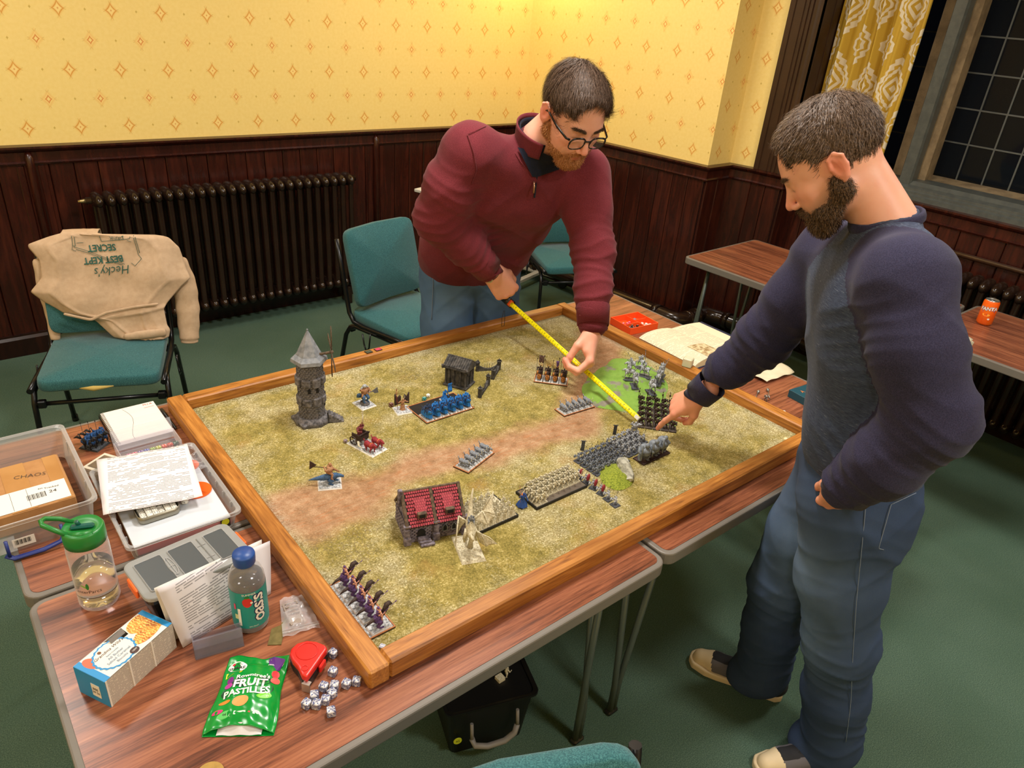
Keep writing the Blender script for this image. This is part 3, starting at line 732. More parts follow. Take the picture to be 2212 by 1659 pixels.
def mat_shingle():
    t = NT('pink_red_shingle'); r = t.rnd(); n = t.noise(scale=160, detail=2)
    return t.done(t.mix(r, t.mix(n, S(146, 42, 56), S(186, 70, 82)), t.mix(n, S(124, 36, 50), S(166, 56, 70))), .7)
def house():
    A = Vector((.262, .302)); ang = math.radians(-17)
    t = empty('model_chapel', (A.x, A.y, MZ), ang, 'model chapel with pink red shingle roof and grey stone walls', 'model building')
    W_, D_, H = .145, .10, .052; zr = .112
    PUR = ROCKP
    mb = MB(); mb.box((W_/2, D_/2, H/2), (W_-.006, D_-.006, H)); mb.box((W_/2, D_/2, .004), (W_, D_, .008)); mb.build('walls', PUR, t)
    mb = MB(); mb.prism([(.003, H), (D_-.003, H), (D_/2, zr-.004)], .004, W_-.004, fn=lambda x, y, z: (z, x, y)); mb.build('gable_walls', PUR, t)
    door = lambda c, z: (.028 < c < .047 and z < .036)
    win = lambda c, z: (min(abs(c-.095), abs(c-.117)) < .0055 and .017 < z < .037)
    bricks_on(t, (0, .001), (W_, .001), .008, H, (0, -1), .0105, .0048, .002, PUR, lambda c, z: door(c, z) or win(c, z))
    bricks_on(t, (.001, D_), (.001, 0), .008, H, (-1, 0), .0105, .0048, .002, PUR)
    for x in (0, .070, W_-.004):
        mb = MB(); mb.box((x+.003, -.003, .022), (.013, .009, .044), bev=.0015); mb.box((x+.003, -.005, .011), (.017, .013, .022), bev=.002); mb.box((x+.003, -.002, H-.001), (.017, .010, .006), bev=.001); mb.build('buttress', PUR, t)
    mb = MB(); mb.prism([(-.0095, 0), (.0095, 0), (.0095, .018)]+[(.0095*math.cos(a*PI/8), .018+.0105*math.sin(a*PI/8)) for a in range(1, 8)]+[(-.0095, .018)], 0, .002, fn=lambda x, y, z: (x+.0375, -.0005-z, y+.008)); mb.build('doorway', VOID, t)
    for x in (.095, .117):
        mb = MB(); pts = [(-.0055, -.008), (.0055, -.008), (.0055, .004), (0, .0125), (-.0055, .004)]; mb.tube([(x+a, -.002, .027+b) for a, b in pts], .0012, 5, closed=True); mb.build('window_arch', SLATE, t)
        mb = MB(); mb.prism([(a*.85, b*.85) for a, b in pts], 0, .0015, fn=lambda u, v, z: (x+u, -.0005-z, .027+v)); mb.build('window_opening', VOID, t)
    for k in range(3):
        mb = MB(); mb.box((.040+.004*k, -.008-.006*k, .010-.003*k), (.024+.005*k, .012, .012-.003*k), bev=.001); mb.build('step', PUR, t)
    sh = mat_shingle(); rows = 11; cols = 11
    for side in (0, 1):
        p0 = Vector((0, -.006 if side == 0 else D_+.006, H-.004)); p1 = Vector((0, D_/2, zr)); sl = (p1-p0).length; dv = (p1-p0)/sl; a = math.atan2(dv.z, abs(dv.y))
        nrm = Vector((0, -dv.z if side == 0 else dv.z, abs(dv.y))).normalized()
        mb = MB(); c = (p0+p1)/2; mb.box((W_/2, c.y, c.z-.001), (W_-.01, sl, .003), rot=Matrix.Rotation(a if side == 0 else -a, 3, 'X')); mb.build('roof_deck', VOID, t)
        if side == 1: 
            pass
        for bay in (0, 1):
            x0 = .008+bay*.068; bw = .060
            sm_ = MB(); sm_.prism([(-.0022, .0012), (-.0012, 0), (.0012, 0), (.0022, .0012), (.0022, .0062), (-.0022, .0062)], 0, .0016); me = sm_.mesh('shingle', [sh])
            for r in range(rows):
                for k in range(cols):
                    x = x0+bw*(k+.5+(.25 if r % 2 else -.25))/cols; s_ = sl*(r+.05)/rows; q = p0+dv*s_
                    if side == 1 and k % 2: continue
                    ob = mkobj('shingle', me, t); ob.location = (x, q.y+nrm.y*.0012, q.z+nrm.z*.0012); ob.rotation_euler = (a-.07 if side == 0 else PI-(a-.07)-0, 0, 0) if side == 0 else (-(a-.07), 0, PI)
        for x in (.003, .071, W_-.005):
            mb = MB(); mb.box((x, c.y, c.z+.001), (.008, sl+.004, .006), rot=Matrix.Rotation(a if side == 0 else -a, 3, 'X'), bev=.001); mb.build('roof_rib', BRW, t)
        if side == 0:
            for bay in (0, 1):
                x = .040+bay*.068; q = p0+dv*(sl*.30)
                mb = MB(); mb.box((x, q.y-.004, q.z+.004), (.022, .012, .013), bev=.001); d_ = mb.build('dormer', BRW, t)
                mb = MB(); mb.box((x, q.y-.0105, q.z+.004), (.014, .001, .009)); mb.build('dormer_window', VOID, d_)
                q2 = p0+dv*(sl*.50)
                mb = MB(); mb.box((x, q2.y, q2.z+.005), (.026, sl*.46, .003), rot=Matrix.Rotation(a-.13, 3, 'X')); dr = mb.build('dormer_roof', plain('dark_red_paint', S(110, 34, 42), .7), t)
                for r in range(5):
                    for k in range(5):
                        s_ = sl*(.28+.42*r/5); q3 = p0+dv*s_; ob = mkobj('shingle', me, t); ob.location = (x-.0105+.0053*k+(.0013 if r % 2 else -.0013), q3.y, q3.z+.0085-.0012*r+.0004); ob.rotation_euler = (a-.2, 0, 0)
    mb = MB(); mb.box((W_/2, D_/2, zr+.001), (W_-.004, .006, .004), bev=.001); mb.build('ridge', BRW, t)
    mb = MB(); mb.box((-.002, D_/2-.004, zr-.012), (.010, .011, .044), bev=.001); mb.build('chimney', PUR, t)
house()
def mound(name, outline, H, mat, label, z=MZ, seed=1, ex=3.0):
    cx = sum(p[0] for p in outline)/len(outline); cy = sum(p[1] for p in outline)/len(outline); rr = random.Random(seed)
    n = 72; angs = sorted((math.atan2(p[1]-cy, p[0]-cx), math.hypot(p[0]-cx, p[1]-cy)) for p in outline)
    A = np.array([a for a, r in angs]); Rr = np.array([r for a, r in angs]); A = np.concatenate([A-2*PI, A, A+2*PI]); Rr = np.tile(Rr, 3)
    ph = [rr.uniform(0, 6) for _ in range(6)]
    def f(i, j):
        th = 2*PI*i; r = np.interp((th+PI) % (2*PI)-PI, A, Rr)*j; x, y = math.cos(th)*r, math.sin(th)*r
        h = H*(1-j**ex)*(1+.22*math.sin(x*70+ph[0])*math.sin(y*80+ph[1])+.12*math.sin(x*170+ph[2])*math.sin(y*150+ph[3]))
        return (x, y, max(h, 0)+.0008)
    mb = MB(); mb.grid(f, n, 22, closeu=True); o = mb.build(name, mat, loc=(cx, cy, z)); tag(o, label, 'model hill'); return o
def mat_hill():
    t = NT('flocked_hill'); p = t.geo(); n = t.noise(p, scale=16, detail=4, dist=.3); f = t.noise(p, scale=300, detail=2); m2 = t.noise(p, scale=60, detail=3)
    g = t.mix(f*.5+m2*.5, S(92, 134, 44), S(138, 172, 72)); r = t.mix(m2, S(92, 88, 78), S(150, 144, 130))
    c = t.mix(n.ss(.56, .63), g, r); t.bump(n.ss(.54, .62)*-1+f*.3, .8, .002); return t.done(c, .9)
hp_ = [(1.153, .635), (1.212, .674), (1.288, .707), (1.366, .726), (1.43, .755), (1.481, .718), (1.50, .637), (1.477, .563), (1.387, .466), (1.25, .42), (1.196, .423), (1.159, .478), (1.113, .53)]
mound('model_hill', hp_, .022, mat_hill(), 'large bright green model hill at the far right of the mat', seed=4)
def mat_hill2():
    t = NT('moss_hill'); p = t.geo(); f = t.noise(p, scale=260, detail=3); return t.done(t.mix(f.ss(.3, .7), S(98, 112, 26), S(150, 160, 52)), .95)
h2 = mound('model_hill', [(.846, .24), (.831, .201), (.841, .172), (.878, .165), (.916, .186), (.945, .215), (.955, .245), (.93, .265), (.88, .27)], .018, mat_hill2(), 'small mossy model hill with a pale rock face', seed=9, ex=2.2)
def rock(name, pts, rs, mat, par, seed=2, n=9):
    rr = random.Random(seed); mb = MB(); mb.tube(pts, rs, n, sm=False)
    mb.v = [(x+rr.uniform(-1, 1)*.0022, y+rr.uniform(-1, 1)*.0022, z+rr.uniform(-1, 1)*.002) for x, y, z in mb.v]; return mb.build(name, mat, par)
rock('rock_face', [(.005, -.040, .009), (.018, -.022, .010), (.028, .004, .022), (.038, .024, .024), (.042, .034, .008)], [(.010, .006), (.017, .010), (.018, .013), (.016, .012), (.006, .006)], noisy('pale_rock', S(120, 118, 104), S(188, 186, 170), 70, .9, bump=.5), h2)
# ================================================================ MINIATURES
def mm(name, c1, c2, sc=350, r=.75): return noisy('mini_'+name, S(*c1), S(*c2), sc, r, bump=.35, bscale=900)
M_GREY = mm('grey_prime', (64, 68, 76), (150, 156, 166)); M_DGREY = mm('dark_grey', (44, 47, 54), (84, 88, 96)); M_PALE = mm('pale_grey', (96, 100, 108), (206, 210, 216))
M_BLUE = mm('bright_blue', (14, 70, 140), (32, 128, 208)); M_NAVY = mm('navy', (16, 24, 44), (36, 62, 100)); M_SNOW = mm('snow_grit', (96, 100, 106), (214, 216, 218), 220, .9)
M_WHITE = plain('white_edge', S(214, 212, 208), .7); M_CREAM = mm('cream_prime', (168, 158, 132), (214, 206, 178), 260); M_RIM = plain('wood_rim', S(176, 112, 66), .7); M_BLACK = plain('black_card', S(22, 20, 20), .6)
M_PURP = mm('purple', (56, 34, 84), (108, 76, 132)); M_SKIN = mm('skin', (190, 128, 98), (224, 168, 138)); M_DARK = mm('dark_brown', (36, 24, 22), (70, 50, 42)); M_BRONZE = mm('bronze', (120, 66, 30), (206, 140, 70), 260)
M_STEEL = plain('steel_paint', S(120, 122, 128), .4, .6); M_TEALH = mm('dusky_blue', (44, 74, 110), (74, 108, 148)); M_BROWN = mm('brown_flesh', (128, 88, 60), (190, 140, 100)); M_RED = mm('crimson', (100, 22, 34), (164, 44, 52)); M_GREEN = mm('green_skin', (70, 98, 50), (156, 178, 110)); M_ORANGE = plain('orange_cloth', S(206, 116, 44), .7)
M_SLOT = noisy('bare_brown_tray', S(84, 72, 60), S(104, 92, 78), 20, .7)
def base(par, L, W, top=M_SNOW, edge=M_WHITE, h=.003):
    mb = MB(); mb.box((0, 0, h/2), (L, W, h), tap=.92); b = mb.build('base', edge, par)
    mb = MB(); mb.box((0, 0, h+.0004), (L*.9, W*.9, .0008)); 
    for k in range(10): mb.ball((random.uniform(-.4, .4)*L, random.uniform(-.4, .4)*W, h), (.0022, .002, .0012), 5, 3)
    mb.build('base_grit', top, b); return b
def human(mb, H=.03, z=0, x=0, y=0, lean=.05, skirt=0, seat=False, fat=1., LH=(.34, .16, .5), RH=(.34, -.2, .6), head=1., flare=0):
    o = Vector((x, y, z))
    def P(a, b, c): return o+Vector((a, b, c))*H
    if skirt:
        k = 14; rings = []
        for r, zz in ((.10, .52), (.15, .40), (skirt*.75, .2), (skirt, .02)):
            rings.append([mb.av(P(r*(1+.16*(i % 2)*(1-zz)*1.5)*math.cos(2*PI*i/k)*1.0, r*(1+.16*(i % 2))*math.sin(2*PI*i/k), zz)) for i in range(k)])
        for A, B in zip(rings, rings[1:]):
            for i in range(k): mb.af((A[i], B[i], B[(i+1) % k], A[(i+1) % k]))
        mb.af(rings[-1])
    elif seat:
        for s in (-1, 1): mb.tube([P(0, s*.08, .5), P(.16, s*.22, .42), P(.10, s*.24, .16), P(.2, s*.24, .12)], [.09*H, .075*H, .05*H, .03*H], 6)
    else:
        for s in (-1, 1): mb.tube([P(0, s*.09, .5), P(.05+s*.07, s*.13, .27), P(-.02+s*.1, s*.15, .04), P(.09+s*.1, s*.16, .0)], [.095*H*fat, .07*H, .05*H, .04*H], 6)
    mb.tube([P(0, 0, .44), P(lean*.4, 0, .58), P(lean, 0, .76), P(lean, 0, .84)], [(.12*H*fat, .13*H*fat), (.10*H*fat, .12*H*fat), (.12*H*fat, .17*H*fat), (.05*H, .07*H)], 8, up=(0, 1, 0))
    for hd, s in ((LH, 1), (RH, -1)):
        sh = Vector((lean, s*.17*fat, .77)); h_ = Vector(hd); el = (sh+h_)/2+Vector((-.08, s*.09, -.10)); mb.tube([P(*sh), P(*el), P(*h_)], [.06*H*fat, .045*H*fat, .042*H], 6)
        mb.ball(P(*h_), .05*H, 6, 4)
    mb.ball(P(lean+.03, 0, .92), (.085*H*head, .075*H*head, .095*H*head), 8, 6)
    mb.ball(P(lean, .17*fat, .79), .075*H, 6, 4); mb.ball(P(lean, -.17*fat, .79), .075*H, 6, 4)
def beast(mb, L=.045, h=.03, x=0, z=0, th=1., neck=(.16, .45), head=.13, tail=(-.3, .1), leg=1., y=0):
    o = Vector((x, y, z)); B = h*.62
    P = lambda a, b, c: o+Vector((a*L, b*L, c))
    mb.tube([P(-.42, 0, B), P(-.3, 0, B*1.04), P(0, 0, B*.98), P(.25, 0, B*1.05), P(.36, 0, B*1.1)], [.05*L*th, (.15*L*th), (.13*L*th), (.155*L*th), .07*L*th], 8)
    nk = P(.3+neck[0], 0, B+neck[1]*h); mb.tube([P(.26, 0, B), P(.3+neck[0]*.6, 0, B+neck[1]*h*.55), nk], [.12*L*th, .085*L*th, .065*L*th], 7)
    mb.tube([nk+Vector((-.03*L, 0, .01*h)), nk+Vector((head*L*.5, 0, -.05*h)), nk+Vector((head*L*1.2, 0, -.16*h))], [.07*L*th, .06*L*th, .035*L*th], 7)
    for s in (-1, 1): mb.tube([nk+Vector((0, s*.03*L, .03*h)), nk+Vector((-.03*L, s*.05*L, .13*h))], [.02*L, .004*L], 4)
    for sx, fw in ((.26, .05), (-.28, -.06)):
        for s in (-1, 1): f = fw*(1 if s > 0 else -1.2)*leg; mb.tube([P(sx, s*.09*th, B*.95), P(sx+f+.02, s*.11, B*.5), P(sx+f*1.6-.03, s*.11, B*.18), P(sx+f*1.6+.02, s*.11, .0)], [.075*L*th, .05*L*th, .03*L, .035*L], 6)
    mb.tube([P(-.4, 0, B*1.05), P(-.4+tail[0]*.5, 0, B+tail[1]*h), P(-.4+tail[0], 0, B+tail[1]*h*.3)], [.04*L, .035*L, .01*L], 6)
def spear(mb, a, b, r=.0005, head=True):
    a, b = Vector(a), Vector(b); mb.rod(a, b, r, n=4)
    if head: d = (b-a).normalized(); mb.tube([b-d*.001, b+d*.001, b+d*.005], [r, r*3, r*.3], 4)
def T(label, cat, group, name): return empty(name, (0, 0, 0), 0, label, cat, group)
ORD = ('first', 'second', 'third', 'fourth', 'fifth', 'sixth', 'seventh', 'eighth', 'ninth')
def names(basel, nx, ny, skip=(), along='from the left', ranks=('nearest rank', 'second rank', 'third rank', 'fourth rank', 'fifth rank')):
    return ['%s, %s %s%s' % (basel, ORD[i], along, '' if ny == 1 else ' in the '+ranks[j]) for j in range(ny) for i in range(nx) if (i, j) not in skip]
def place_named(proto, spots, nm):
    place(proto, [(*s, None)[:4]+(n,) for s, n in zip(spots, nm)])
def place(proto, spots, first=True):
    """spots: (x, y, rz[, z, label])"""
    for i, s in enumerate(spots):
        o = proto if i == 0 else copy_tree(proto)
        o.location = (s[0], s[1], s[3] if len(s) > 3 and s[3] is not None else MZ); o.rotation_euler = (0, 0, s[2]+random.uniform(-.04, .04))
        if len(s) > 4: o['label'] = s[4]
def tray(A, ax, L, ay, D, label, rim=M_RIM, floor=M_BLACK, h=.003, side=M_BLACK):
    """A near corner, unit vectors ax (long), ay (deep)"""
    t = empty('movement_tray', (A[0], A[1], MZ), math.atan2(ax[1], ax[0]), label, 'model tray')
    mb = MB(); mb.box((L/2, D/2, h/2), (L, D, h)); mb.build('tray_base', side, t)
    mb = MB(); w = .0025
    mb.box((L/2, w/2, h+.001), (L, w, .002)); mb.box((L/2, D-w/2, h+.001), (L, w, .002)); mb.box((w/2, D/2, h+.001), (w, D-2*w, .002)); mb.box((L-w/2, D/2, h+.001), (w, D-2*w, .002)); mb.build('rim', rim, t)
    mb = MB(); mb.box((L/2, D/2, h+.0003), (L-2*w, D-2*w, .0006)); mb.build('tray_floor', floor, t); return t
TRZ = MZ+.0036
def grid_spots(A, ang, L, D, nx, ny, face, z=TRZ, skip=(), mx_=.003):
    c, s = math.cos(ang), math.sin(ang); out = []
    for j in range(ny):
        for i in range(nx):
            if (i, j) in skip: continue
            u = mx_+(L-2*mx_)*(i+.5)/nx; v = mx_+(D-2*mx_)*(j+.5)/ny; out.append((A[0]+c*u-s*v, A[1]+s*u+c*v, face, z))
    return out
# --- blue riders
A_ = (.595, .725); tray(A_, (1, 0), .177, (0, 1), .115, 'orange rimmed tray under the bright blue riders', M_RIM, M_BLACK)
def blue_rider(label, big=False):
    t = T(label, 'model rider', 'bright blue riders on snowy bases', 'model_rider'); base(t, .05, .025)
    mb = MB(); beast(mb, .046, .034, z=.003, th=1.15, neck=(.12, .42)); mb.build('horse', M_NAVY, t)
    mb = MB(); k = 14
    for L_, r0, r1, z0, z1 in ((.021, 1, 1.25, .026, .010),):
        ring = lambda r, zz, ex: [mb.av((L_*r*math.cos(2*PI*i/k)*(1+ex*(i % 2)), .0085*r*math.sin(2*PI*i/k)*(1+ex*(i % 2)), zz)) for i in range(k)]
        R0, R1, R2 = ring(.6, .031, 0), ring(1, .025, .05), ring(1.25, .010, .12)
        for a, b in ((R0, R1), (R1, R2)):
            for i in range(k): mb.af((a[i], b[i], b[(i+1) % k], a[(i+1) % k]))
    mb.tube([(.016, 0, .022), (.021, 0, .032), (.027, 0, .033)], [(.009, .007), (.0065, .006), (.004, .004)], 7); mb.build('barding', M_BLUE, t)
    mb = MB(); human(mb, .036, z=.014, x=-.001, seat=True, fat=1.35); mb.build('knight', M_BLUE if not big else M_NAVY, t)
    mb = MB(); spear(mb, (-.008, -.009, .026), (.022, -.012, .047), .0008); mb.build('weapon', M_DARK, t)
    mb = MB(); mb.tube([(.008, .010, .034), (.009, .0125, .034)], [.007, .006], 10); mb.build('shield', M_NAVY, t); return t
bl = blue_rider('bright blue model knight on a barded horse in the orange rimmed tray')
sp = grid_spots(A_, 0, .177, .056, 6, 1, -PI/2)
place_named(bl, sp[1:], ['bright blue model knight on a barded horse, %s from the left in its tray' % ORD[i] for i in range(1, 6)])
lead = blue_rider('cream and blue model knight with round shield, leftmost in the orange rimmed tray', True)
mb = MB(); mb.tube([(.018, .004, .02), (.0195, .004, .02)], [.008, .0072], 12); mb.build('round_shield', M_BLUE, lead); mb = MB(); mb.ball((.02, 0, .03), (.006, .005, .006), 8, 6); mb.build('helmet', M_CREAM, lead)
place(lead, [sp[0]])
st = T('tall blue banner bearer standing behind the blue riders', 'model figure', 'blue standard', 'model_figure'); base(st, .025, .025)
mb = MB(); human(mb, .036, z=.003, skirt=.3); mb.build('figure', M_BLUE, st); mb = MB(); spear(mb, (.005, .008, .003), (.005, .008, .064), .0006); mb.build('pole', M_DARK, st)
mb = MB(); mb.grid(lambda a, b: (.005-.002*math.sin(b*5), .008+.016*a, .058-.03*b), 5, 7); o = mb.build('banner', M_BLUE, st); o.modifiers.new('s', 'SOLIDIFY').thickness = .0006
place(st, [(.72, .815, -PI/2, TRZ)]); del st['group']
# --- dice helper
def die(size, mat, loc, rz, label, group=None, pip=None, val=6, name='die', rnd=.15):
    o = empty(name, loc, rz, label, 'die', group)
    mb = MB(); mb.box((0, 0, size/2), (size, size, size)); bev_mod(mb.build('die_body', mat, o), size*rnd, 3)
    pip = pip or plain('white_pips', S(235, 232, 225), .5); s = size*.24; e = size/2+.0001; r = size*.075
    pat = {1: [(0, 0)], 2: [(-1, -1), (1, 1)], 3: [(-1, -1), (0, 0), (1, 1)], 4: [(-1, -1), (1, 1), (-1, 1), (1, -1)], 5: [(-1, -1), (1, 1), (-1, 1), (1, -1), (0, 0)], 6: [(-1, -1), (-1, 0), (-1, 1), (1, -1), (1, 0), (1, 1)]}
    mb = MB()
    def dots(v, f):
        for a, b in pat[v]:
            c = Vector(f(a*s, b*s)); n = Vector(f(0, 0))-Vector((0, 0, size/2)); n.normalize(); mb.tube([c-n*.0004, c+n*.0002], r, 7)
    dots(val, lambda a, b: (a, b, size+.0001)); dots(val % 6+1, lambda a, b: (a, -e, size/2+b)); dots((val+2) % 6+1, lambda a, b: (-e, a, size/2+b)); dots((val+3) % 6+1, lambda a, b: (e, a, size/2+b))
    mb.build('pips', pip, o); return o
D_TEAL = plain('teal_die', S(20, 130, 130), .3); D_BRN = plain('brown_die', S(90, 36, 28), .3); D_WHT = plain('white_die', S(228, 224, 214), .35); D_BLKP = plain('black_pips', S(24, 24, 26), .5)
def many(size, mat, loc, label, rz=.5, rings=1, name='die', z0=0):
    """many sided rounded die"""
    o = empty(name, loc, rz, label, 'die'); bm = bmesh.new(); bmesh.ops.create_icosphere(bm, subdivisions=1, radius=size/2)
    me = bpy.data.meshes.new('polyhedral_body'); bm.to_mesh(me); bm.free(); me.materials.append(mat); b = mkobj('die_body', me, o); b.location = (0, 0, size/2*.82); bev_mod(b, size*.04, 2)
    for a, tx in ((-.9, '8'), (.7, '6')):
        M_ = Matrix.Translation((0, 0, size/2*.82)) @ Matrix.Rotation(a, 4, 'Z') @ Matrix.Translation((0, -size*.44, size*.06)) @ Matrix.Rotation(PI/2-.3, 4, 'X'); text_obj('number', tx, size*.3, D_BLKP, o, M_)
    return o
die(.011, D_TEAL, (.668, .852, MZ), .3, 'small teal die behind the blue riders tray')
many(.016, D_WHT, (.689, .862, MZ), 'round white numbered die behind the blue riders tray')
die(.012, D_BRN, (.560, .872, MZ), .2, 'brown die beside the horned sorcerer model')
many(.014, plain('grey_purple_die', S(130, 112, 118), .4), (.347, .762, MZ), 'grey numbered die behind the chariot model')
# --- hounds
def hound(label, group):
    t = T(label, 'model beast', group, 'model_hound'); base(t, .045, .022, M_SNOW, M_WHITE)
    mb = MB(); beast(mb, .040, .023, z=.003, th=1.25, neck=(.12, .10), head=.2, tail=(-.22, .5)); mb.build('body', M_GREY, t)
    mb = MB(); 
    for s in (-1, 1): mb.tube([(.018, s*.002, .02), (.020, s*.006, .027), (.016, s*.008, .033)], [.001, .0009, .0003], 5)
    for i in range(5): mb.tube([(-.012+.006*i, 0, .020), (-.014+.006*i, 0, .0265)], [.001, .0002], 4)
    mb.build('spines', M_CREAM, t); return t
a1 = math.radians(18.5); tray((.55, .45), (math.cos(a1), math.sin(a1)), .128, 0, .051, 'orange rimmed tray of grey hounds in the middle of the mat')
place_named(hound('x', 'grey hounds in the middle tray'), grid_spots((.55, .45), a1, .128, .051, 5, 1, a1-PI/2), names('grey spiny model hound on the dirt track tray', 5, 1))
a2 = math.radians(-3.7); tray((.982, .536), (math.cos(a2), math.sin(a2)), .127, 0, .05, 'orange rimmed tray of grey hounds near the green hill')
place_named(hound('x', 'grey hounds near the hill'), grid_spots((.982, .536), a2, .127, .05, 5, 1, a2-PI/2), names('grey spiny model hound near the green hill', 5, 1))
# --- bronze riders
A_ = (1.128, .68); a3 = math.radians(133.3); A3 = (A_[0]+math.cos(a3)*0, A_[1]); ax = (math.cos(a3-PI), math.sin(a3-PI)); P0 = (A_[0]+math.cos(a3)*.115, A_[1]+math.sin(a3)*.115)
tray(P0, ax, .115, 0, .06, 'tray under the bronze riders at the far side of the mat')
def bronze(label):
    t = T(label, 'model rider', None, 'model_rider'); base(t, .05, .025)
    mb = MB(); beast(mb, .046, .034, z=.003, th=1.2, neck=(.12, .40)); mb.build('horse', M_DARK, t)
    mb = MB(); mb.ball((.0215, 0, .018), (.005, .0075, .011), 8, 6); mb.box((0, .0, .02), (.032, .017, .014), bev=.004); mb.build('barding', M_BRONZE, t)
    mb = MB(); human(mb, .036, z=.015, seat=True, fat=1.3); mb.build('knight', M_DARK, t)
    mb = MB()
    for s in (-1, 1): mb.tube([(.002, s*.002, .05), (.001, s*.006, .055), (.004, s*.007, .060)], [.0014, .001, .0003], 5)
    mb.tube([(.014, -.006, .026), (.015, -.006, .036)], [.005, .004], 7); mb.build('horned_helm', M_BRONZE, t); mb = MB(); spear(mb, (.006, -.011, .01), (.0, -.013, .072), .0006); mb.build('weapon', M_DARK, t); return t
sp = grid_spots(P0, a3-PI, .115, .058, 4, 1, a3-PI-PI/2)
for i, (s, lb) in enumerate(zip(sp, ('bronze and brown model rider with tall ragged banner at the left end of its tray', 'bronze horned model rider second from the left in its tray', 'bronze horned model rider third from the left in its tray', 'bronze model rider with orange horse at the right end of its tray'))):
    t = bronze(lb); t['group'] = 'bronze riders in the far tray'; place(t, [s])
    if i == 0:
        mb = MB(); spear(mb, (-.006, .008, .01), (-.008, .01, .082), .0008); mb.rod((-.008, .01, .082), (-.008, -.010, .084), .0008, n=4); mb.build('banner_pole', M_DARK, t)
        mb = MB(); mb.grid(lambda a, b: (-.008+.001*math.sin(a*9), .008-.016*a, .083-.026*b+.003*math.sin(a*20)*b), 6, 6); o = mb.build('banner', mm('ragged_cloth', (50, 34, 34), (120, 92, 84), 200), t); o.modifiers.new('s', 'SOLIDIFY').thickness = .0006
    if i == 2:
        mb = MB(); spear(mb, (-.006, .006, .01), (-.010, .006, .078), .0008); mb.build('banner_pole', M_DARK, t); mb = MB(); mb.grid(lambda a, b: (-.009, .006-.010*a*(1-b*.4), .070-.03*b), 4, 5); o = mb.build('banner', M_PURP, t); o.modifiers.new('s', 'SOLIDIFY').thickness = .0005
# --- champions on blue beasts
def champion(label, loc, rz, up, bl=.06, bw=.052):
    t = T(label, 'model rider', None, 'model_champion'); base(t, bl, bw); mb = MB()
    if up:   # coiled upright beast on a rock
        mb.ball((.004, 0, .008), (.017, .015, .009), 9, 5); mb.build('rock', ROCKG, t); mb = MB()
        for s in (-1, 1): mb.tube([(.004, s*.006, .036), (.012, s*.008, .026), (.006, s*.007, .017), (.014, s*.006, .012)], [.006, .005, .003, .003], 7)
        mb.tube([(0, 0, .036), (-.012, -.008, .026), (-.008, -.018, .030), (-.002, -.020, .040), (.002, -.014, .044)], [.006, .005, .004, .004, .002], 7); mb.build('beast', M_TEALH, t)
        mb = MB(); human(mb, .046, z=.020, fat=1.7, seat=True, LH=(.2, .3, .55), RH=(.1, .45, .5)); mb.build('warrior', M_BROWN, t)
        mb = MB(); mb.ball((.003, 0, .066), (.006, .008, .006), 8, 5)
        for s in (-1, 1): mb.tube([(.002, s*.005, .064), (.002, s*.012, .06), (.004, s*.013, .054)], [.003, .0025, .0008], 6)
        mb.build('horned_helm', M_PALE, t)
        mb = MB(); mb.rod((.012, .006, .046), (.012, .022, .044), .0012, n=5); mb.prism([(.02, -.002), (.040, -.010), (.044, .010), (.03, .008)], -.001, .001, fn=lambda x, y, z: (.012+z, x, .044-y)); mb.build('cleaver', M_STEEL, t)
    else:
        for k, s in enumerate((-1, 1)): mb.tube([(-.002+.012*k, s*.007, .020), (.006+.01*k, s*.009, .014), (-.002+.014*k, s*.009, .008), (.008+.014*k, s*.009, .003)], [.007, .006, .003, .003], 7)
        mb.tube([(.020, 0, .028), (.008, 0, .024), (-.008, 0, .023), (-.026, .002, .020), (-.042, .004, .017), (-.052, .004, .015)], [.006, .009, .009, .006, .003, .0008], 8)
        mb.tube([(.016, 0, .027), (.026, 0, .025), (.036, 0, .021)], [.007, .005, .003], 7); mb.build('beast', M_TEALH, t)
        mb = MB(); human(mb, .048, z=.016, fat=1.6, seat=True, LH=(.5, .05, .42), RH=(-.25, -.25, .98)); mb.build('warrior', M_BROWN, t)
        mb = MB(); mb.rod((-.006, -.009, .058), (-.040, -.016, .070), .0011, n=5); mb.prism([(-.048, .062), (-.030, .074), (-.046, .088)], -.017, -.015, fn=lambda x, y, z: (x, z, y)); mb.build('axe', M_DARK, t)
    place(t, [(loc[0], loc[1], rz)]); return t
champion('brute with broad cleaver astride a coiled blue beast, near the windmill', (.496, .925), -PI/2+.05, True)
champion('brown warrior raising an axe on a dusky blue lizard, left of the mat', (.222, .608), math.radians(-22), False)
# --- horned sorcerer
t = T('dark horned sorcerer with ragged wings and tall trident', 'model figure', None, 'model_sorcerer'); base(t, .05, .05)
mb = MB(); human(mb, .040, z=.003, skirt=.2, LH=(.2, .35, .75), RH=(.2, -.35, .8)); mb.build('figure', M_BROWN, t)
for s in (-1, 1):
    mb = MB(); mb.grid(lambda a, b: (-.004-.004*a, s*(.004+.020*a), .030+.018*(1-b)*(1+.3*math.sin(a*9))-.014*b*(.4+a)+.006*a), 7, 5); o = mb.build('wing', M_DARK, t); o.modifiers.new('s', 'SOLIDIFY').thickness = .001
mb = MB(); spear(mb, (.006, -.018, .012), (.0, -.020, .074), .0007)
for k in (-1, 1): mb.tube([(.002, -.020, .060), (.002, -.020+k*.005, .064), (.002, -.020+k*.005, .072)], [.0007, .0006, .0002], 4)
mb.build('trident', M_RED, t); mb = MB()
for s in (-1, 1): mb.tube([(.003, s*.002, .042), (.003, s*.006, .047), (.003, s*.004, .054)], [.0013, .001, .0003], 5)
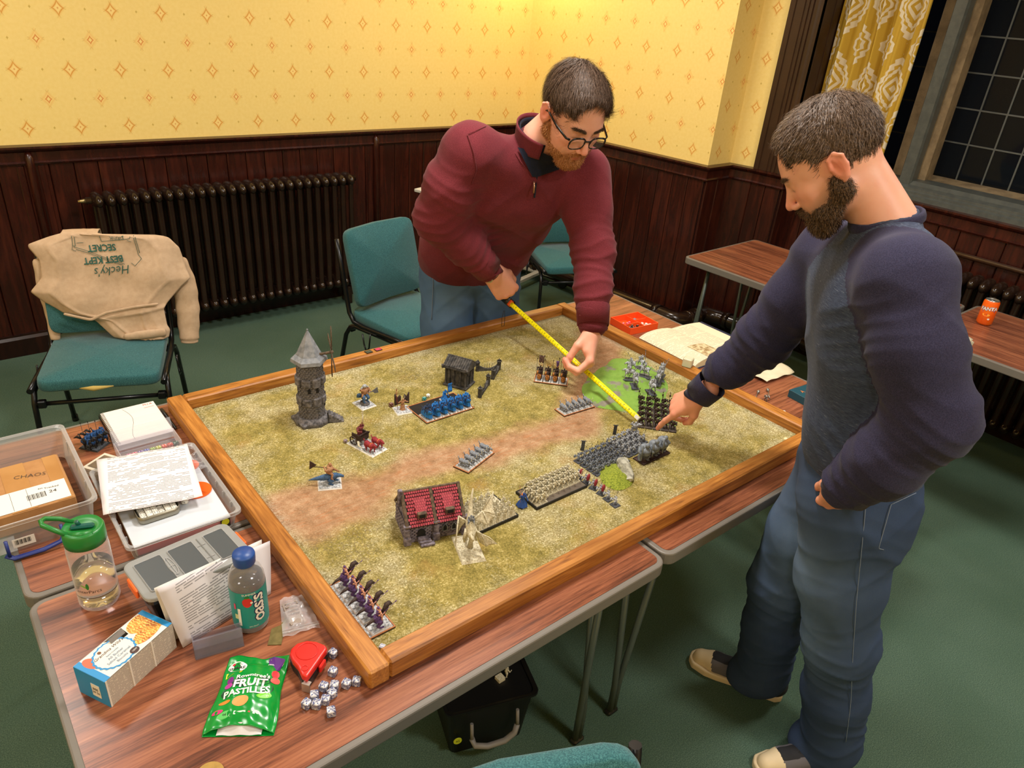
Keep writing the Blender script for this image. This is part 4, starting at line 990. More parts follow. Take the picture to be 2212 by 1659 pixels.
mb.build('horns', M_CREAM, t); place(t, [(.577, .833, -PI/2-.2)])
# --- chariot
t = T('dark model chariot drawn by two crimson beasts', 'model chariot', None, 'model_chariot'); base(t, .107, .058)
for s in (-1, 1):
    mb = MB(); beast(mb, .044, .032, x=.026, z=.003, th=1.3, neck=(.10, .22), head=.2, tail=(-.2, .35), y=s*.013/.044*0); 
    mb.v = [(x, y+s*.014, z) for x, y, z in mb.v]; mb.build('beast', M_RED, t)
    mb = MB(); mb.tube([(.034+.004*math.cos(a*PI/5)*0, s*.014+.0075*math.cos(a*PI/5), .024+.008*math.sin(a*PI/5)) for a in range(10)], .0012, 5, closed=True); mb.build('harness', M_ORANGE, t)
    mb = MB(); mb.lathe([(.012, -.0015), (.014, -.0015), (.014, .0015), (.012, .0015)], n=16, closed=True); mb.v = [(x-.030, z+s*.022, y+.016) for x, y, z in mb.v]
    for k in range(6): mb.rod((-.030, s*.022, .016), (-.030+.012*math.cos(k*PI/3), s*.022, .016+.012*math.sin(k*PI/3)), .0008, n=4)
    mb.build('wheel', M_DARK, t)
mb = MB(); mb.box((-.026, 0, .020), (.034, .034, .003)); mb.box((-.010, 0, .030), (.004, .034, .020), bev=.001); mb.box((-.026, .016, .028), (.030, .003, .016)); mb.box((-.026, -.016, .028), (.030, .003, .016))
for k in range(7): mb.tube([(-.008, -.016+.0053*k, .034), (-.004, -.018+.006*k, .050-.002*abs(k-3))], [.002, .0003], 4)
mb.rod((-.01, 0, .018), (.03, 0, .02), .0012, n=5); mb.build('car', M_DARK, t)
mb = MB(); human(mb, .044, z=.020, x=-.026, fat=1.4, skirt=.2, LH=(.1, .1, 1.05)); mb.build('driver', mm('crimson_robe', (60, 16, 26), (140, 60, 60)), t)
mb = MB(); mb.rod((-.022, .006, .062), (-.020, .006, .092), .0022, n=6)
for k in range(5): mb.ball((-.0208, .006+.0018*(k % 2*2-1), .094+.003*k), .0022, 6, 4)
mb.rod((-.042, -.014, .02), (-.044, -.014, .078), .0008, n=4); mb.ball((-.044, -.014, .082), (.002, .002, .004), 6, 4); mb.build('trophy_pole', M_CREAM, t)
mb = MB(); mb.tube([(-.012, -.020, .020), (-.004, -.026, .012), (.010, -.026, .010)], [.004, .003, .0006], 6); mb.build('scythe_horn', M_CREAM, t)
place(t, [(.388, .714, math.radians(-76))])
# --- purple riders at the near left corner
tray((.052, .095), (1, 0), .060, 0, .179, 'tray of purple riders in the near left corner of the mat', M_RIM, M_SNOW)
def purple(label):
    t = T(label, 'model rider', 'purple riders in the near left corner', 'model_rider'); base(t, .048, .028)
    mb = MB()
    for s in (-1, 1): mb.tube([(-.004, s*.006, .026), (.004+.004*s, s*.008, .019), (-.008, s*.008, .012), (.000, s*.008, .004), (.006, s*.008, .003)], [.006, .005, .003, .002, .0025], 7)
    mb.tube([(-.012, 0, .026), (-.004, 0, .027), (.008, 0, .030)], [.004, .008, .005], 8); mb.build('steed', M_PURP, t)
    mb = MB(); mb.tube([(.007, 0, .030), (.014, 0, .040), (.018, 0, .050), (.024, 0, .052), (.030, 0, .046)], [.005, .0055, .006, .005, .002], 7); mb.tube([(-.010, 0, .027), (-.022, 0, .024), (-.032, 0, .018)], [.004, .003, .0008], 6)
    for k in range(5): mb.tube([(.006+.003*k, 0, .036+.0035*k), (.002+.003*k, 0, .041+.0035*k)], [.002, .0004], 4)
    mb.build('neck_and_tail', M_DARK, t)
    mb = MB(); human(mb, .034, z=.020, seat=True, fat=1.0, x=-.002); mb.build('rider', M_SKIN, t)
    mb = MB(); mb.tube([(-.002, 0, .033), (0, 0, .047)], [.0045, .005], 8); mb.ball((-.001, 0, .053), (.003, .0034, .003), 7, 5); spear(mb, (-.010, -.008, .034), (.032, -.010, .058), .0006); mb.build('armour_and_lance', M_PURP, t); return t
place_named(purple('x'), [(.084, .095+.018+.0355*k, .0, TRZ) for k in range(5)], names('purple model rider in the corner tray', 5, 1, along='from the near end'))
die(.011, plain('pearl_die', S(196, 198, 206), .3), (.062, .062, MZ), .6, 'pale die tucked in the near left inside corner of the frame', pip=plain('blue_pips', S(40, 60, 130), .4))
# --- cream maidens
tray((.395, .232), (1, 0), .152, 0, .10, 'black edged tray under the cream skirted figures', M_BLACK, M_CREAM, .006)
def maid(label):
    t = T(label, 'model figure', 'cream skirted figures', 'model_figure'); base(t, .019, .019, M_CREAM, M_CREAM, .002)
    mb = MB(); human(mb, .030, z=.002, skirt=.33, LH=(.25, .15, .65), RH=(.25, -.15, .5)); mb.build('figure', M_CREAM, t); mb = MB(); spear(mb, (.008, -.005, .005), (.010, -.006, .044), .0005); mb.build('spear', M_CREAM, t); return t
place_named(maid('x'), [(x, y, z, MZ+.0066) for x, y, z, _ in grid_spots((.395, .232), 0, .152, .10, 7, 5, -PI/2, skip=((6, 4), (6, 3), (0, 4), (1, 4)))], names('cream figure in a flared skirt', 7, 5, ((6, 4), (6, 3), (0, 4), (1, 4))))
# --- archers
tray((.603, .227), (1, 0), .18, 0, .085, 'black edged tray with an empty brown slot under the cream archers', M_BLACK, M_SLOT, .006)
def archer(label):
    t = T(label, 'model figure', 'cream archers', 'model_archer'); base(t, .019, .019, M_CREAM, M_CREAM, .002)
    mb = MB(); human(mb, .031, z=.002, LH=(.45, .05, .75), RH=(.05, -.25, .75))
    k = 8; ring = lambda r, zz, xo: [mb.av((xo+r*math.cos(PI/2+PI*i/(k-1))*(1+.2*(i % 2)), r*1.2*math.sin(PI/2+PI*i/(k-1)-0)*1 if False else r*1.5*math.cos(PI*i/(k-1)), zz)) for i in range(k)]
    R = [ring(.003, .026, -.001), ring(.0055, .016, -.004), ring(.008, .003, -.007)]
    for a, b in zip(R, R[1:]):
        for i in range(k-1): mb.af((a[i], b[i], b[i+1], a[i+1]))
    mb.build('figure', M_CREAM, t)
    mb = MB(); mb.tube([(.0135+.004*math.cos(a)*1.0-.004, .001+.013*math.sin(a)*.55, .0255+.013*math.sin(a)) for a in [x*.25-1.25 for x in range(11)]], .0007, 5); mb.rod((.004, -.004, .025), (.017, .002, .0255), .0004, n=4); mb.build('bow', M_CREAM, t); return t
SK = [(i, 0) for i in range(2, 9)]+[(0, 3)]; place_named(archer('x'), [(x, y, z, MZ+.0066) for x, y, z, _ in grid_spots((.603, .227), 0, .18, .085, 9, 4, -PI/2, skip=SK)], names('cream unpainted archer with drawn bow', 9, 4, SK))
# --- blue cloaked wizard
t = T('blue cloaked wizard with raised staff between the two cream units', 'model figure', None, 'model_wizard'); base(t, .022, .022, M_DGREY, M_BLACK)
mb = MB(); human(mb, .040, z=.003, skirt=.34, RH=(.2, -.3, .95)); mb.build('figure', plain('royal_blue', S(26, 66, 132), .6), t)
mb = MB(); mb.tube([(0, -.004, .034), (0, 0, .036), (0, .007, .034)], [.002, .005, .002], 7); mb.build('collar', M_ORANGE, t); mb = MB(); spear(mb, (.006, -.012, .02), (.004, -.016, .068), .0006); mb.build('staff', M_BROWN, t)
place(t, [(.583, .262, -PI/2)])
# --- dragon (base, rocks, winged beast)
t = T('large cream winged dragon rearing on a rubble base', 'model dragon', None, 'model_dragon')
b = base(t, .10, .058, M_CREAM, M_CREAM, .004); mb = MB(); rr = random.Random(4)
for k in range(46): mb.ball((rr.uniform(-.045, .045), rr.uniform(-.026, .026), .005), (rr.uniform(.001, .0035),)*2+(.0022,), 5, 4)
mb.build('rubble', M_CREAM, b); mb = MB(); mb.tube([(.0, .004, .003), (.002, .004, .03), (.0, 0, .05)], [.008, .004, .005], 7); mb.tube([(-.03, .0, .003), (-.022, .002, .02), (-.01, 0, .04)], [.006, .003, .004], 6); mb.build('rock_column', M_CREAM, b)
mb = MB(); mb.tube([(-.03, .012, .150), (-.026, .008, .125), (-.014, .004, .098), (0, 0, .078), (.012, 0, .060), (.024, -.002, .056), (.034, -.004, .066), (.044, -.004, .062)], [.0015, .0035, .006, .011, .012, .007, .0055, .003], 9)
for s in (-1, 1): mb.tube([(.006, s*.008, .066), (.012, s*.014, .050), (.004, s*.014, .038), (.012, s*.014, .032)], [.006, .005, .003, .0025], 7); mb.tube([(.036, s*.002, .068), (.030, s*.004, .076)], [.0016, .0004], 5)
mb.build('dragon_body', M_CREAM, t)
def wing(root, elbow, tips, name='wing'):
    mb = MB(); root, elbow = Vector(root), Vector(elbow); tips = [Vector(q) for q in tips]
    mb.rod(root, elbow, .003, .002, 6)
    for q in tips: mb.tube([elbow, (elbow+q)/2+Vector((0, 0, .004)), q], [.0016, .0012, .0004], 5)
    fan = [elbow]+tips; pr = tips+[root]
    for a, b_ in zip(pr, pr[1:]):
        n = 6; rows = []
        for i in range(n+1):
            f = i/n; row = []
            for j in range(n+1):
                g = j/n; e = a.lerp(b_, g); sag = .16*math.sin(PI*g)*f; q = elbow.lerp(e, f*(1-sag)); row.append(mb.av(q+Vector((0, 0, -.004*math.sin(PI*g)*f))))
            rows.append(row)
        for i in range(n):
            for j in range(n): mb.af((rows[i][j], rows[i+1][j], rows[i+1][j+1], rows[i][j+1]), True)
    o = mb.build(name, M_CREAM, t, fix=False); m_ = o.modifiers.new('s', 'SOLIDIFY'); m_.thickness = .0008; return o
wing((-.004, .008, .080), (-.010, .032, .098), [(-.028, .062, .135), (.004, .060, .09), (.012, .040, .07)])
wing((-.004, -.008, .080), (-.020, -.022, .085), [(.030, -.040, .040), (.010, -.036, .030), (-.010, -.024, .045)])
wing((.008, .008, .062), (.026, .020, .062), [(.050, .052, .046), (.040, .030, .034), (.022, .018, .036)], 'lower_wing')
mb = MB(); human(mb, .030, z=.074, x=.004, seat=True); mb.build('rider', M_GREY, t)
place(t, [(.374, .206, math.radians(-112))])
# --- grey goblin blocks
def goblin(label, group, mat=M_GREY):
    t = T(label, 'model figure', group, 'model_goblin'); mb = MB(); mb.box((0, 0, .0015), (.0215, .0215, .003), tap=.93); mb.build('base', M_DGREY, t)
    mb = MB(); human(mb, .024, z=.003, fat=1.25, head=1.3, lean=.14, LH=(.42, .2, .5), RH=(.3, -.3, .7)); mb.build('figure', mat, t)
    mb = MB(); spear(mb, (.010, -.008, .006), (.004, -.007, .036), .0005); mb.build('spear', M_DARK, t)
    mb = MB(); mb.ball((.012, .004, .014), (.002, .0055, .0055), 8, 5); mb.build('shield', mat, t); return t
g1 = goblin('grey goblin spearman in the front block, five across', 'grey goblins, front block')
spots = grid_spots((.838, .245), math.radians(1), .140, .098, 6, 4, PI/2+.05, MZ, mx_=0)
place_named(g1, spots, names('grey goblin spearman of the front block', 6, 4))
g2 = goblin('grey goblin in the rear block, behind the big grey ogres', 'grey goblins, rear block', M_PALE)
place_named(g2, grid_spots((.984, .262), math.radians(2), .118, .092, 5, 4, PI/2+.05, MZ, skip=((4, 0), (3, 0)), mx_=0), names('paler grey goblin of the rear block', 5, 4, ((4, 0), (3, 0))))
for i, (x, y) in enumerate(((.862, .334), (1.004, .345))):
    t = T(('tall grey banner standing at the far left corner of the front goblin block', 'tall grey banner standing in the rear goblin block')[i], 'model banner', None, 'model_banner')
    mb = MB(); mb.rod((0, 0, 0), (0, 0, .062), .0008, n=5); mb.build('pole', M_DGREY, t); mb = MB(); mb.box((0, .0, .046), (.002, .010, .032), bev=.0006); mb.box((0, 0, .063), (.0015, .016, .002)); mb.build('cloth', M_DGREY, t); place(t, [(x, y, .9, MZ)])
# --- ogres
tray((.993, .213), (1, 0), .116, 0, .042, 'dark brown tray under the three big bellied ogres', M_DARK, plain('maroon_tray', S(64, 40, 42), .6), .002, M_DARK)
def ogre(label):
    t = T(label, 'model ogre', None, 'model_ogre'); M_GREY = noisy('smooth_grey_prime', S(96, 104, 114), S(138, 146, 156), 60, .7); mb = MB()
    for s in (-1, 1): mb.tube([(0, s*.007, .018), (.003*s, s*.010, .010), (.002*s, s*.010, .0), (.007+.002*s, s*.010, .0)], [.006, .005, .0045, .003], 7)
    mb.ball((.004, 0, .026), (.014, .0135, .0125), 12, 8); mb.ball((-.002, 0, .036), (.010, .014, .008), 10, 6); mb.ball((.008, 0, .045), (.006, .0055, .006), 9, 6)
    for s in (-1, 1): mb.tube([(0, s*.013, .038), (.003, s*.018, .028), (.014, s*.016, .024)], [.0055, .0045, .0035], 7)
    mb.build('body', M_GREY, t); mb = MB(); mb.tube([(-.006, 0, .018), (.002, 0, .017), (.011, 0, .019)], [(.010, .012), (.012, .013), (.008, .010)], 10); mb.build('belt', M_DGREY, t)
    mb = MB(); mb.tube([(.014, -.016, .010), (.014, -.017, .034), (.012, -.018, .052)], [.0012, .0025, .0035], 6); mb.build('club', M_GREY, t); return t
for k, lb in enumerate(('big bellied grey ogre nearest the near frame, left of three', 'big bellied grey ogre in the middle of three', 'big bellied grey ogre with raised weapon, right of three')):
    t = ogre(lb); t['group'] = 'three grey ogres'; place(t, [(1.014+.037*k, .234, -PI/2-.3+.25*k, MZ+.0026)]); t.scale = (1.18,)*3
# --- single monster by the tape end
t = T('grey clawed monster beside the end of the tape measure', 'model monster', None, 'model_monster'); base(t, .03, .03, M_DGREY, M_DGREY)
mb = MB(); human(mb, .042, z=.003, fat=1.5, LH=(.3, .35, .9), RH=(.25, -.3, 1.1)); mb.build('figure', M_PALE, t); place(t, [(1.098, .348, -2)])
# --- red shield line
RB = goblin('grey fighter with a round red shield in the line beside the goblin block', 'red shield line', M_PALE)
mb = MB(); mb.ball((-.004, 0, .020), (.004, .009, .011), 10, 6); mb.build('red_shield', M_RED, RB)
place_named(RB, [(.795, .272-.0285*k, PI/2+.3, MZ) for k in range(4)], names('grey fighter with a round red shield in a line', 4, 1, along='from the far end'))
RW = goblin('pale grey crouching fighter at the near end of the red shield line', 'red shield line, pale end', M_PALE); place_named(RW, [(.792, .158, PI/2, MZ), (.790, .130, PI/2, MZ)], ['pale grey crouching fighter next to the nearest red shield', 'pale grey crouching fighter at the very near end of the shield line'])
# --- grey winged riders on the hill
def rider3(label, tall=1):
    t = T(label, 'model rider', 'grey riders on the green hill', 'model_rider'); mb = MB(); mb.box((0, 0, .0015), (.046, .026, .003), tap=.92); mb.build('base', M_DGREY, t)
    mb = MB(); mb.rod((0, 0, .002), (0, 0, .018), .001, n=5); mb.build('flight_stem', M_DGREY, t)
    mb = MB(); beast(mb, .040, .030, z=.012, th=1.35, neck=(.08, .25), head=.24, tail=(-.2, .5), leg=1.6); mb.build('beast', M_PALE, t)
    mb = MB(); human(mb, .026, z=.030, seat=True, fat=1.3); mb.build('rider', M_PALE, t); mb = MB(); spear(mb, (-.01, -.008, .034), (.010, -.014, .066), .0006); mb.build('spear', M_STEEL, t); return t
rs = rider3('pale grey model rider on a leaping beast upon the bright green hill')
def hz_(x, y): return MZ+.020
place(rs, [(1.322, .582, 2.4, MZ+.021), (1.300, .535, -2.2, MZ+.022), (1.372, .622, 2.8, MZ+.020), (1.385, .568, 2.0, MZ+.021), (1.425, .620, 1.2, MZ+.018), (1.392, .512, -2.6, MZ+.019), (1.425, .530, 1.0, MZ+.017), (1.452, .548, .4, MZ+.013), (1.32, .478, -2.0, MZ+.019)])
for o_, w_ in zip([o for o in COL.objects if o.get('group') == 'grey riders on the green hill'], ('at the centre of the hill', 'nearest the hill centre on the track side', 'on the left shoulder of the hill', 'in the middle of the group', 'farthest back on the hill', 'at the front right of the group', 'right of the middle of the group', 'rightmost on the hill slope', 'just behind the plank tray')): o_['label'] = 'pale grey model rider on a leaping beast, '+w_
# --- plank tray with green skinned fighters
pa = math.radians(42); t = empty('plank_tray', (1.134, .369, MZ), pa, 'dark plank patterned trays under the green skinned fighters', 'model tray')
W_, D_ = .18, .123
for k in range(5):
    mb = MB(); mb.box((W_/2, -(k+.5)*D_/5, .002), (W_, D_/5-.0016, .004), bev=.0006); mb.build('plank', noisy('dark_plank', S(46, 38, 34), S(82, 70, 62), 60, .8), t)
def orc(label):
    t = T(label, 'model figure', 'green skinned fighters on the plank trays', 'model_goblin'); mb = MB(); human(mb, .032, z=0, fat=1.5, lean=.12, head=1.2); mb.build('figure', M_DARK, t)
    mb = MB(); mb.ball((.005, 0, .030), (.0035, .003, .0035), 8, 5); mb.ball((.010, .006, .016), .003, 6, 4); mb.ball((.002, .008, .024), (.004, .004, .003), 6, 4); mb.ball((.006, -.006, .018), .003, 6, 4); mb.build('green_skin', M_GREEN, t)
    mb = MB(); spear(mb, (.008, -.01, .002), (.004, -.010, .050), .0006); mb.tube([(.006, -.010, .040), (.0075, -.010, .047)], [.003, .0022], 5); mb.build('weapon', M_DARK, t); return t
c, s = math.cos(pa), math.sin(pa); sp = []
for i in range(5):
    for j in range(5):
        u = .020+.035*j; v = -(i+.5)*D_/5; sp.append((1.134+c*u-s*v, .369+s*u+c*v, pa+PI+.3*math.sin(i*3+j), MZ+.0042))
place_named(orc('x'), sp, ['dark fighter with green skin on the plank tray, plank %s, %s along it' % (('one', 'two', 'three', 'four', 'five')[i], ORD[j]) for i in range(5) for j in range(5)])
# ================================================================ THINGS ON THE TABLES
def decal(poly, mat, par, z, name='print', M=None, fn=None):
    mb = MB(); 
    if M is not None: mb.M = M
    mb.af([mb.av(fn(x, y) if fn else (x, y, z)) for x, y in poly]); return mb.build(name, mat, par, fix=False)
def rect(x0, y0, x1, y1): return [(x0, y0), (x1, y0), (x1, y1), (x0, y1)]
def mat_print(name, paper=(226, 222, 216), ink=(60, 58, 60), per=.0052, wl=60, x0=-1, x1=1, amt=.75, gap=.3):
    t = NT(name); x, y, z = t.xyz(); row = (y/per).floor(); fy = (y/per).fract()
    rn = t.noise(t.vec(row*.37, row*.11, 0.), scale=3, detail=0); wd = t.noise(t.vec(x, row*.9, 0.), scale=wl, detail=2, rough=.7); ch = t.noise(t.vec(x, row*.9, fy*.2), scale=wl*9, detail=1)
    ink_ = fy.gt(.35)*fy.lt(.78)*wd.gt(.44)*ch.gt(.42)*rn.gt(gap)*x.gt(x0)*x.lt(x1)
    return t.done(t.mix(ink_*amt, S(*paper), S(*ink)), .8)
WHITE = plain('white_paper', S(226, 222, 216), .8)
CLEAR = thinclear('clear_plastic', (.80, .80, .80), .82, .12); FROST = thinclear('frosted_plastic', (.66, .66, .66), .74, .25); CLEARX = thinclear('crystal_plastic', (.9, .9, .95), .9, .05)
CARD = noisy('brown_cardboard', S(176, 128, 78), S(164, 116, 68), 30, .85)
def tub(par, x0, y0, x1, y1, h, mat, tap=.93, rim=.008, name='tub', r=.02):
    """open rounded plastic tub, thin walls"""
    cx, cy = (x0+x1)/2, (y0+y1)/2; W_, D_ = x1-x0, y1-y0; mb = MB(); k = 4
    def ring(s_, z, o=0): return [mb.av((cx+(px-cx)*s_+(o*(1 if px > cx else -1)), cy+(py-cy)*s_+(o*(1 if py > cy else -1)), z)) for px, py in rrect(x0, y0, x1, y1, r, k)]
    R = [ring(tap, .0), ring(1.0, h-.012), ring(1.0, h-.008, rim), ring(1.0, h, rim), ring(1.0, h, rim-.003), ring(1.0, h-.003, -.001)]
    mb.af(R[0])
    for a, b in zip(R, R[1:]):
        n = len(a)
        for i in range(n): mb.af((a[i], a[(i+1) % n], b[(i+1) % n], b[i]), False)
    return mb.build(name, mat, par)
def latch(par, c, d, mat, rz=0, name='latch'):
    mb = MB(); mb.box(c, d, rz, bev=.002); return mb.build(name, mat, par)
# --- big clear tub at the left edge
t = empty('plastic_tub', (-.40, .94, TZ), 0, 'large clear plastic tub with a cardboard parcel inside, at the left edge', 'box')
tub(t, -.12, -.185, .118, .185, .085, FROST)
for k in range(3):
    for s in (-1, 1): mb = MB(); mb.box((s*.116, -.1+.1*k, .045), (.003, .004, .07)); mb.build('rib', FROST, t)
NVY = plain('navy_plastic', S(30, 48, 120), .4)
mb = MB(); mb.tube([(-.068, -.196, .012), (-.055, -.206, .006), (.0, -.210, .008), (.035, -.208, .014), (.046, -.200, .03)], [(.007, .004)]*5, 8); h_ = mb.build('handle', NVY, t)
for s in (-.062, .042): mb = MB(); mb.tube([(s, -.194, .048), (s, -.200, .030), (s, -.203, .010)], .0035, 6); mb.build('handle_arm', NVY, h_)
mb = MB(); mb.tube([(-.10, .10, .03), (.05, .12, .03)], [(.008, .004)]*2, 8); mb.build('far_handle', NVY, t)
mb = MB(); mb.box((-.03, -.1885, .030), (.042, .0008, .022)); lb = mb.build('barcode_label', WHITE, t)
mb = MB()
for k in range(13): mb.box((-.046+.0024*k, -.1892, .032), (.0006+.0006*(k*7 % 3), .0004, .012))
o = mb.build('barcode', D_BLKP, lb); o['kind'] = 'stuff'
p = empty('cardboard_parcel', (-.40, .93, TZ+.004), .0, 'brown cardboard parcel with a white address label inside the clear tub', 'parcel')
mb = MB(); mb.box((-.01, 0, .026), (.20, .21, .052), bev=.002); mb.build('carton', CARD, p); mb = MB(); mb.box((-.01, 0, .0525), (.05, .208, .0006)); mb.box((.07, 0, .0524), (.03, .208, .0004)); mb.build('packing_tape', noisy('packing_tape', S(168, 118, 66), S(180, 132, 80), 8, .25), p)
text_obj('lettering', 'CHAOS', .020, plain('ink', S(70, 58, 48), .7), p, Matrix.Translation((.02, .035, .0533)) @ Matrix.Rotation(-.25, 4, 'Z'), bold=-.0002)
mb = MB(); mb.box((-.0, -.058, .0532), (.165, .082, .0006)); lb = mb.build('address_label', WHITE, p)
BL_ = plain('black_print', S(26, 26, 28), .6)
mb = MB()
for k in range(14): mb.box((.0+.0028*k, -.060, .0537), (.0008+.0005*(k*5 % 3), .022, .0003))
for a in range(2): mb.box((-.03+.033*a, -.058, .0537), (.0006, .078, .0003))
o = mb.build('barcode', BL_, lb); o['kind'] = 'stuff'
for k, (tx, sz, x, y) in enumerate((('Tracked', .009, .052, -.040), ('24', .016, .052, -.058), ('RM', .007, .030, -.035))): text_obj('lettering', tx, sz, BL_, lb, Matrix.Translation((x, y-.0, .0538)) @ Matrix.Rotation(-PI/2*0-.1, 4, 'Z'))
mb = MB(); mb.box((0, 0, .002), (.13, .20, .004)); mb.box((.01, .0, .0065), (.12, .19, .003), .06); o = mb.build('paper_pile', WHITE, loc=(-.395, .94, TZ+.001)); bpy.data.objects.remove(o)
# --- blue rider trio on the table
t = T('trio of dark blue riders with tall black lances on the left table', 'model rider', None, 'model_riders'); base(t, .058, .052, M_DGREY, M_BLACK)
for k, yy in enumerate((-.018, 0, .018)):
    mb = MB(); beast(mb, .046, .036, z=.003, th=1.2, neck=(.1, .4), tail=(-.35, .5)); mb.v = [(x+.004*k, y+yy, z) for x, y, z in mb.v]; mb.build('horse', M_BLACK, t)
    mb = MB(); human(mb, .036, z=.016, seat=True, fat=1.35, x=.004*k, y=yy); mb.ball((-.012+.004*k, yy, .024), (.010, .009, .009), 8, 5); mb.ball((.014+.004*k, yy, .026), (.007, .006, .009), 8, 5); mb.build('knight', mm('deep_blue', (14, 40, 80), (30, 88, 148)), t)
    mb = MB(); spear(mb, (.0+.004*k, yy-.009, .02), (.006*k-.004, yy-.008, .085-.006*k), .0007); mb.tube([(-.022, yy, .03), (-.034, yy, .032), (-.044, yy, .026)], [.003, .0035, .001], 6); mb.build('lance', M_BLACK, t)
place(t, [(-.215, 1.12, -.9, TZ)])
# --- notebook
t = empty('spiral_notebook', (-.097, 1.158, TZ), 0, 'open white spiral notebook with a pencil line, by the frame corner', 'notebook')
mb = MB(); mb.box((0, 0, .008), (.142, .198, .016)); mb.build('page_block', plain('page_edges', S(214, 206, 192), .8), t)
mb = MB(); mb.box((0, 0, .0165), (.143, .199, .0012)); pg = mb.build('top_page', mat_print('ruled_page', (228, 220, 210), (206, 200, 198), .0036, 2, gap=-1), t)
mb = MB(); mb.tube([(-.015+.012*math.sin(k*.5), .092-.018*k, .0174) for k in range(11)], .0004, 4); mb.build('pencil_line', plain('pencil', S(90, 84, 84), .7), pg)
text_obj('lettering', 'M.I.A', .012, plain('red_print', S(196, 60, 60), .6), pg, Matrix.Translation((.052, .088, .0176))); decal(rect(.038, .070, .066, .0712), plain('red_print', S(196, 60, 60), .6), pg, .0176)
for k in range(24):
    mb = MB(); y = -.092+.008*k; mb.tube([(-.064, y, .018), (-.070, y, .0215), (-.077, y, .016), (-.077, y, .006), (-.071, y+.001, .001)], .0007, 5, caps=False); mb.build('coil_ring', plain('wire', S(60, 56, 56), .3, .8), t)
# --- pen
mb = MB(); mb.tube([(0, -.066, 0), (0, -.055, 0), (0, .02, 0), (0, .021, 0), (0, .06, 0), (0, .066, 0)], [.001, .0038, .0045, .0052, .0052, .004], 12); mb.box((0, .04, .0058), (.0016, .036, .0016))
o = mb.build('pen', BLK, loc=(-.0145, 1.152, TZ+.0055)); o.rotation_euler = (0, 0, .02); tag(o, 'black capped pen between the notebook and the frame', 'pen')
# --- clear dice case with coloured dice
t = empty('dice_case', (-.105, 1.010, TZ), .0, 'clear plastic dice case in front of the notebook', 'case')
mb = MB()
for c, d in (((0, 0, .001), (.150, .075, .002)), ((0, -.037, .018), (.150, .0016, .034)), ((0, .037, .018), (.150, .0016, .034)), ((-.0745, 0, .018), (.0016, .074, .034)), ((.0745, 0, .018), (.0016, .074, .034))): mb.box(c, d)
mb.build('case_tray', CLEARX, t); mb = MB(); mb.box((0, .048, .034), (.152, .0016, .055), rot=Matrix.Rotation(-.5, 3, 'X')); mb.build('open_lid', CLEARX, t)
for k, (nm, c) in enumerate((('magenta', (200, 40, 130)), ('pink', (214, 70, 110)), ('violet', (90, 50, 150)), ('blue', (40, 70, 160)), ('olive green', (120, 150, 40)), ('yellow green', (160, 170, 50)), ('red', (200, 70, 50)), ('brick red', (180, 60, 50)), ('dark green', (30, 80, 70)))):
    die(.0135, plain(nm.replace(' ', '_')+'_die', S(*c), .25), (-.105-.052+.0148*k, 1.002+.0, TZ+.0025), 0, nm+' die in the row inside the clear dice case', val=(5, 5, 6, 4, 5, 6, 6, 3, 2)[k])
# --- tiles under the paper
t = empty('photo_cards', (-.222, .985, TZ), .45, 'small stack of pale bordered cards beside the riders', 'cards')
for k in range(3):
    mb = MB(); mb.box((0, 0, .004+.009*k), (.072, .058, .007), .06*k); mb.build('card', plain('pale_card', S(206, 196, 176), .7), t)
mb = MB(); mb.box((0, 0, .0262), (.054, .042, .0008), .12); mb.build('picture', noisy('brown_picture', S(120, 100, 76), S(90, 74, 60), 60, .6), t)
# --- lower clear tray and what it holds
t = empty('document_tray', (-.138, .755, TZ), 0, 'clear shallow plastic storage tray beside the frame, full of small things', 'tray')
tub(t, -.118, -.168, .118, .168, .048, FROST, .95, .008, r=.016)
for k in range(6):
    for s in (-1, 1): mb = MB(); mb.box((s*.119, -.125+.05*k, .036), (.012, .0025, .016)); mb.build('rim_rib', FROST, t)
mb = MB(); mb.box((.085, -.170, .024), (.022, .0012, .022)); st_ = mb.build('round_sticker', BL_, t); mb = MB(); mb.tube([(.085, -.1708, .028), (.085, -.1714, .028)], .009, 14); mb.build('sticker_disc', plain('lime_sticker', S(196, 206, 40), .5), st_)
t = empty('white_book', (-.138, .752, TZ+.003), -.02, 'thick pale blue and white book lying in the shallow tray', 'book')
mb = MB(); mb.box((0, 0, .012), (.205, .300, .024)); mb.build('page_block', plain('page_edges', S(214, 206, 192), .8), t); mb = MB(); mb.box((0, 0, .0252), (.21, .305, .0024), bev=.0008); mb.build('cover', plain('pale_blue_cover', S(204, 210, 218), .35), t)
mb = MB(); mb.box((0, -.154, .012), (.20, .0016, .016)); mb.box((.06, -.1545, .012), (.09, .001, .010)); mb.build('zip_bag_edge', plain('red_seal', S(190, 60, 66), .5), t)
BKZ = TZ+.003+.0266
t = empty('dice_tin', (-.170, .700, BKZ), .0, 'small metal tin full of white dice under the printed sheet', 'tin')
def ring_tin(par, w_, d_, h, mat):
    mb = MB(); a = rrect(-w_/2, -d_/2, w_/2, d_/2, .014, 4); 
    R = [[mb.av((x*s_, y*s_, z)) for x, y in a] for s_, z in ((.97, 0), (1, .004), (1, h), (.97, h), (.97, .002))]
    mb.af(R[0]); mb.af(R[-1])
    for p, q in zip(R, R[1:]):
        for i in range(len(p)): mb.af((p[i], p[(i+1) % len(p)], q[(i+1) % len(p)], q[i]), True)
    mb.build('tin_body', mat, par)
ring_tin(t, .092, .064, .020, plain('tinplate', S(150, 146, 132), .35, .8))
rr = random.Random(8)
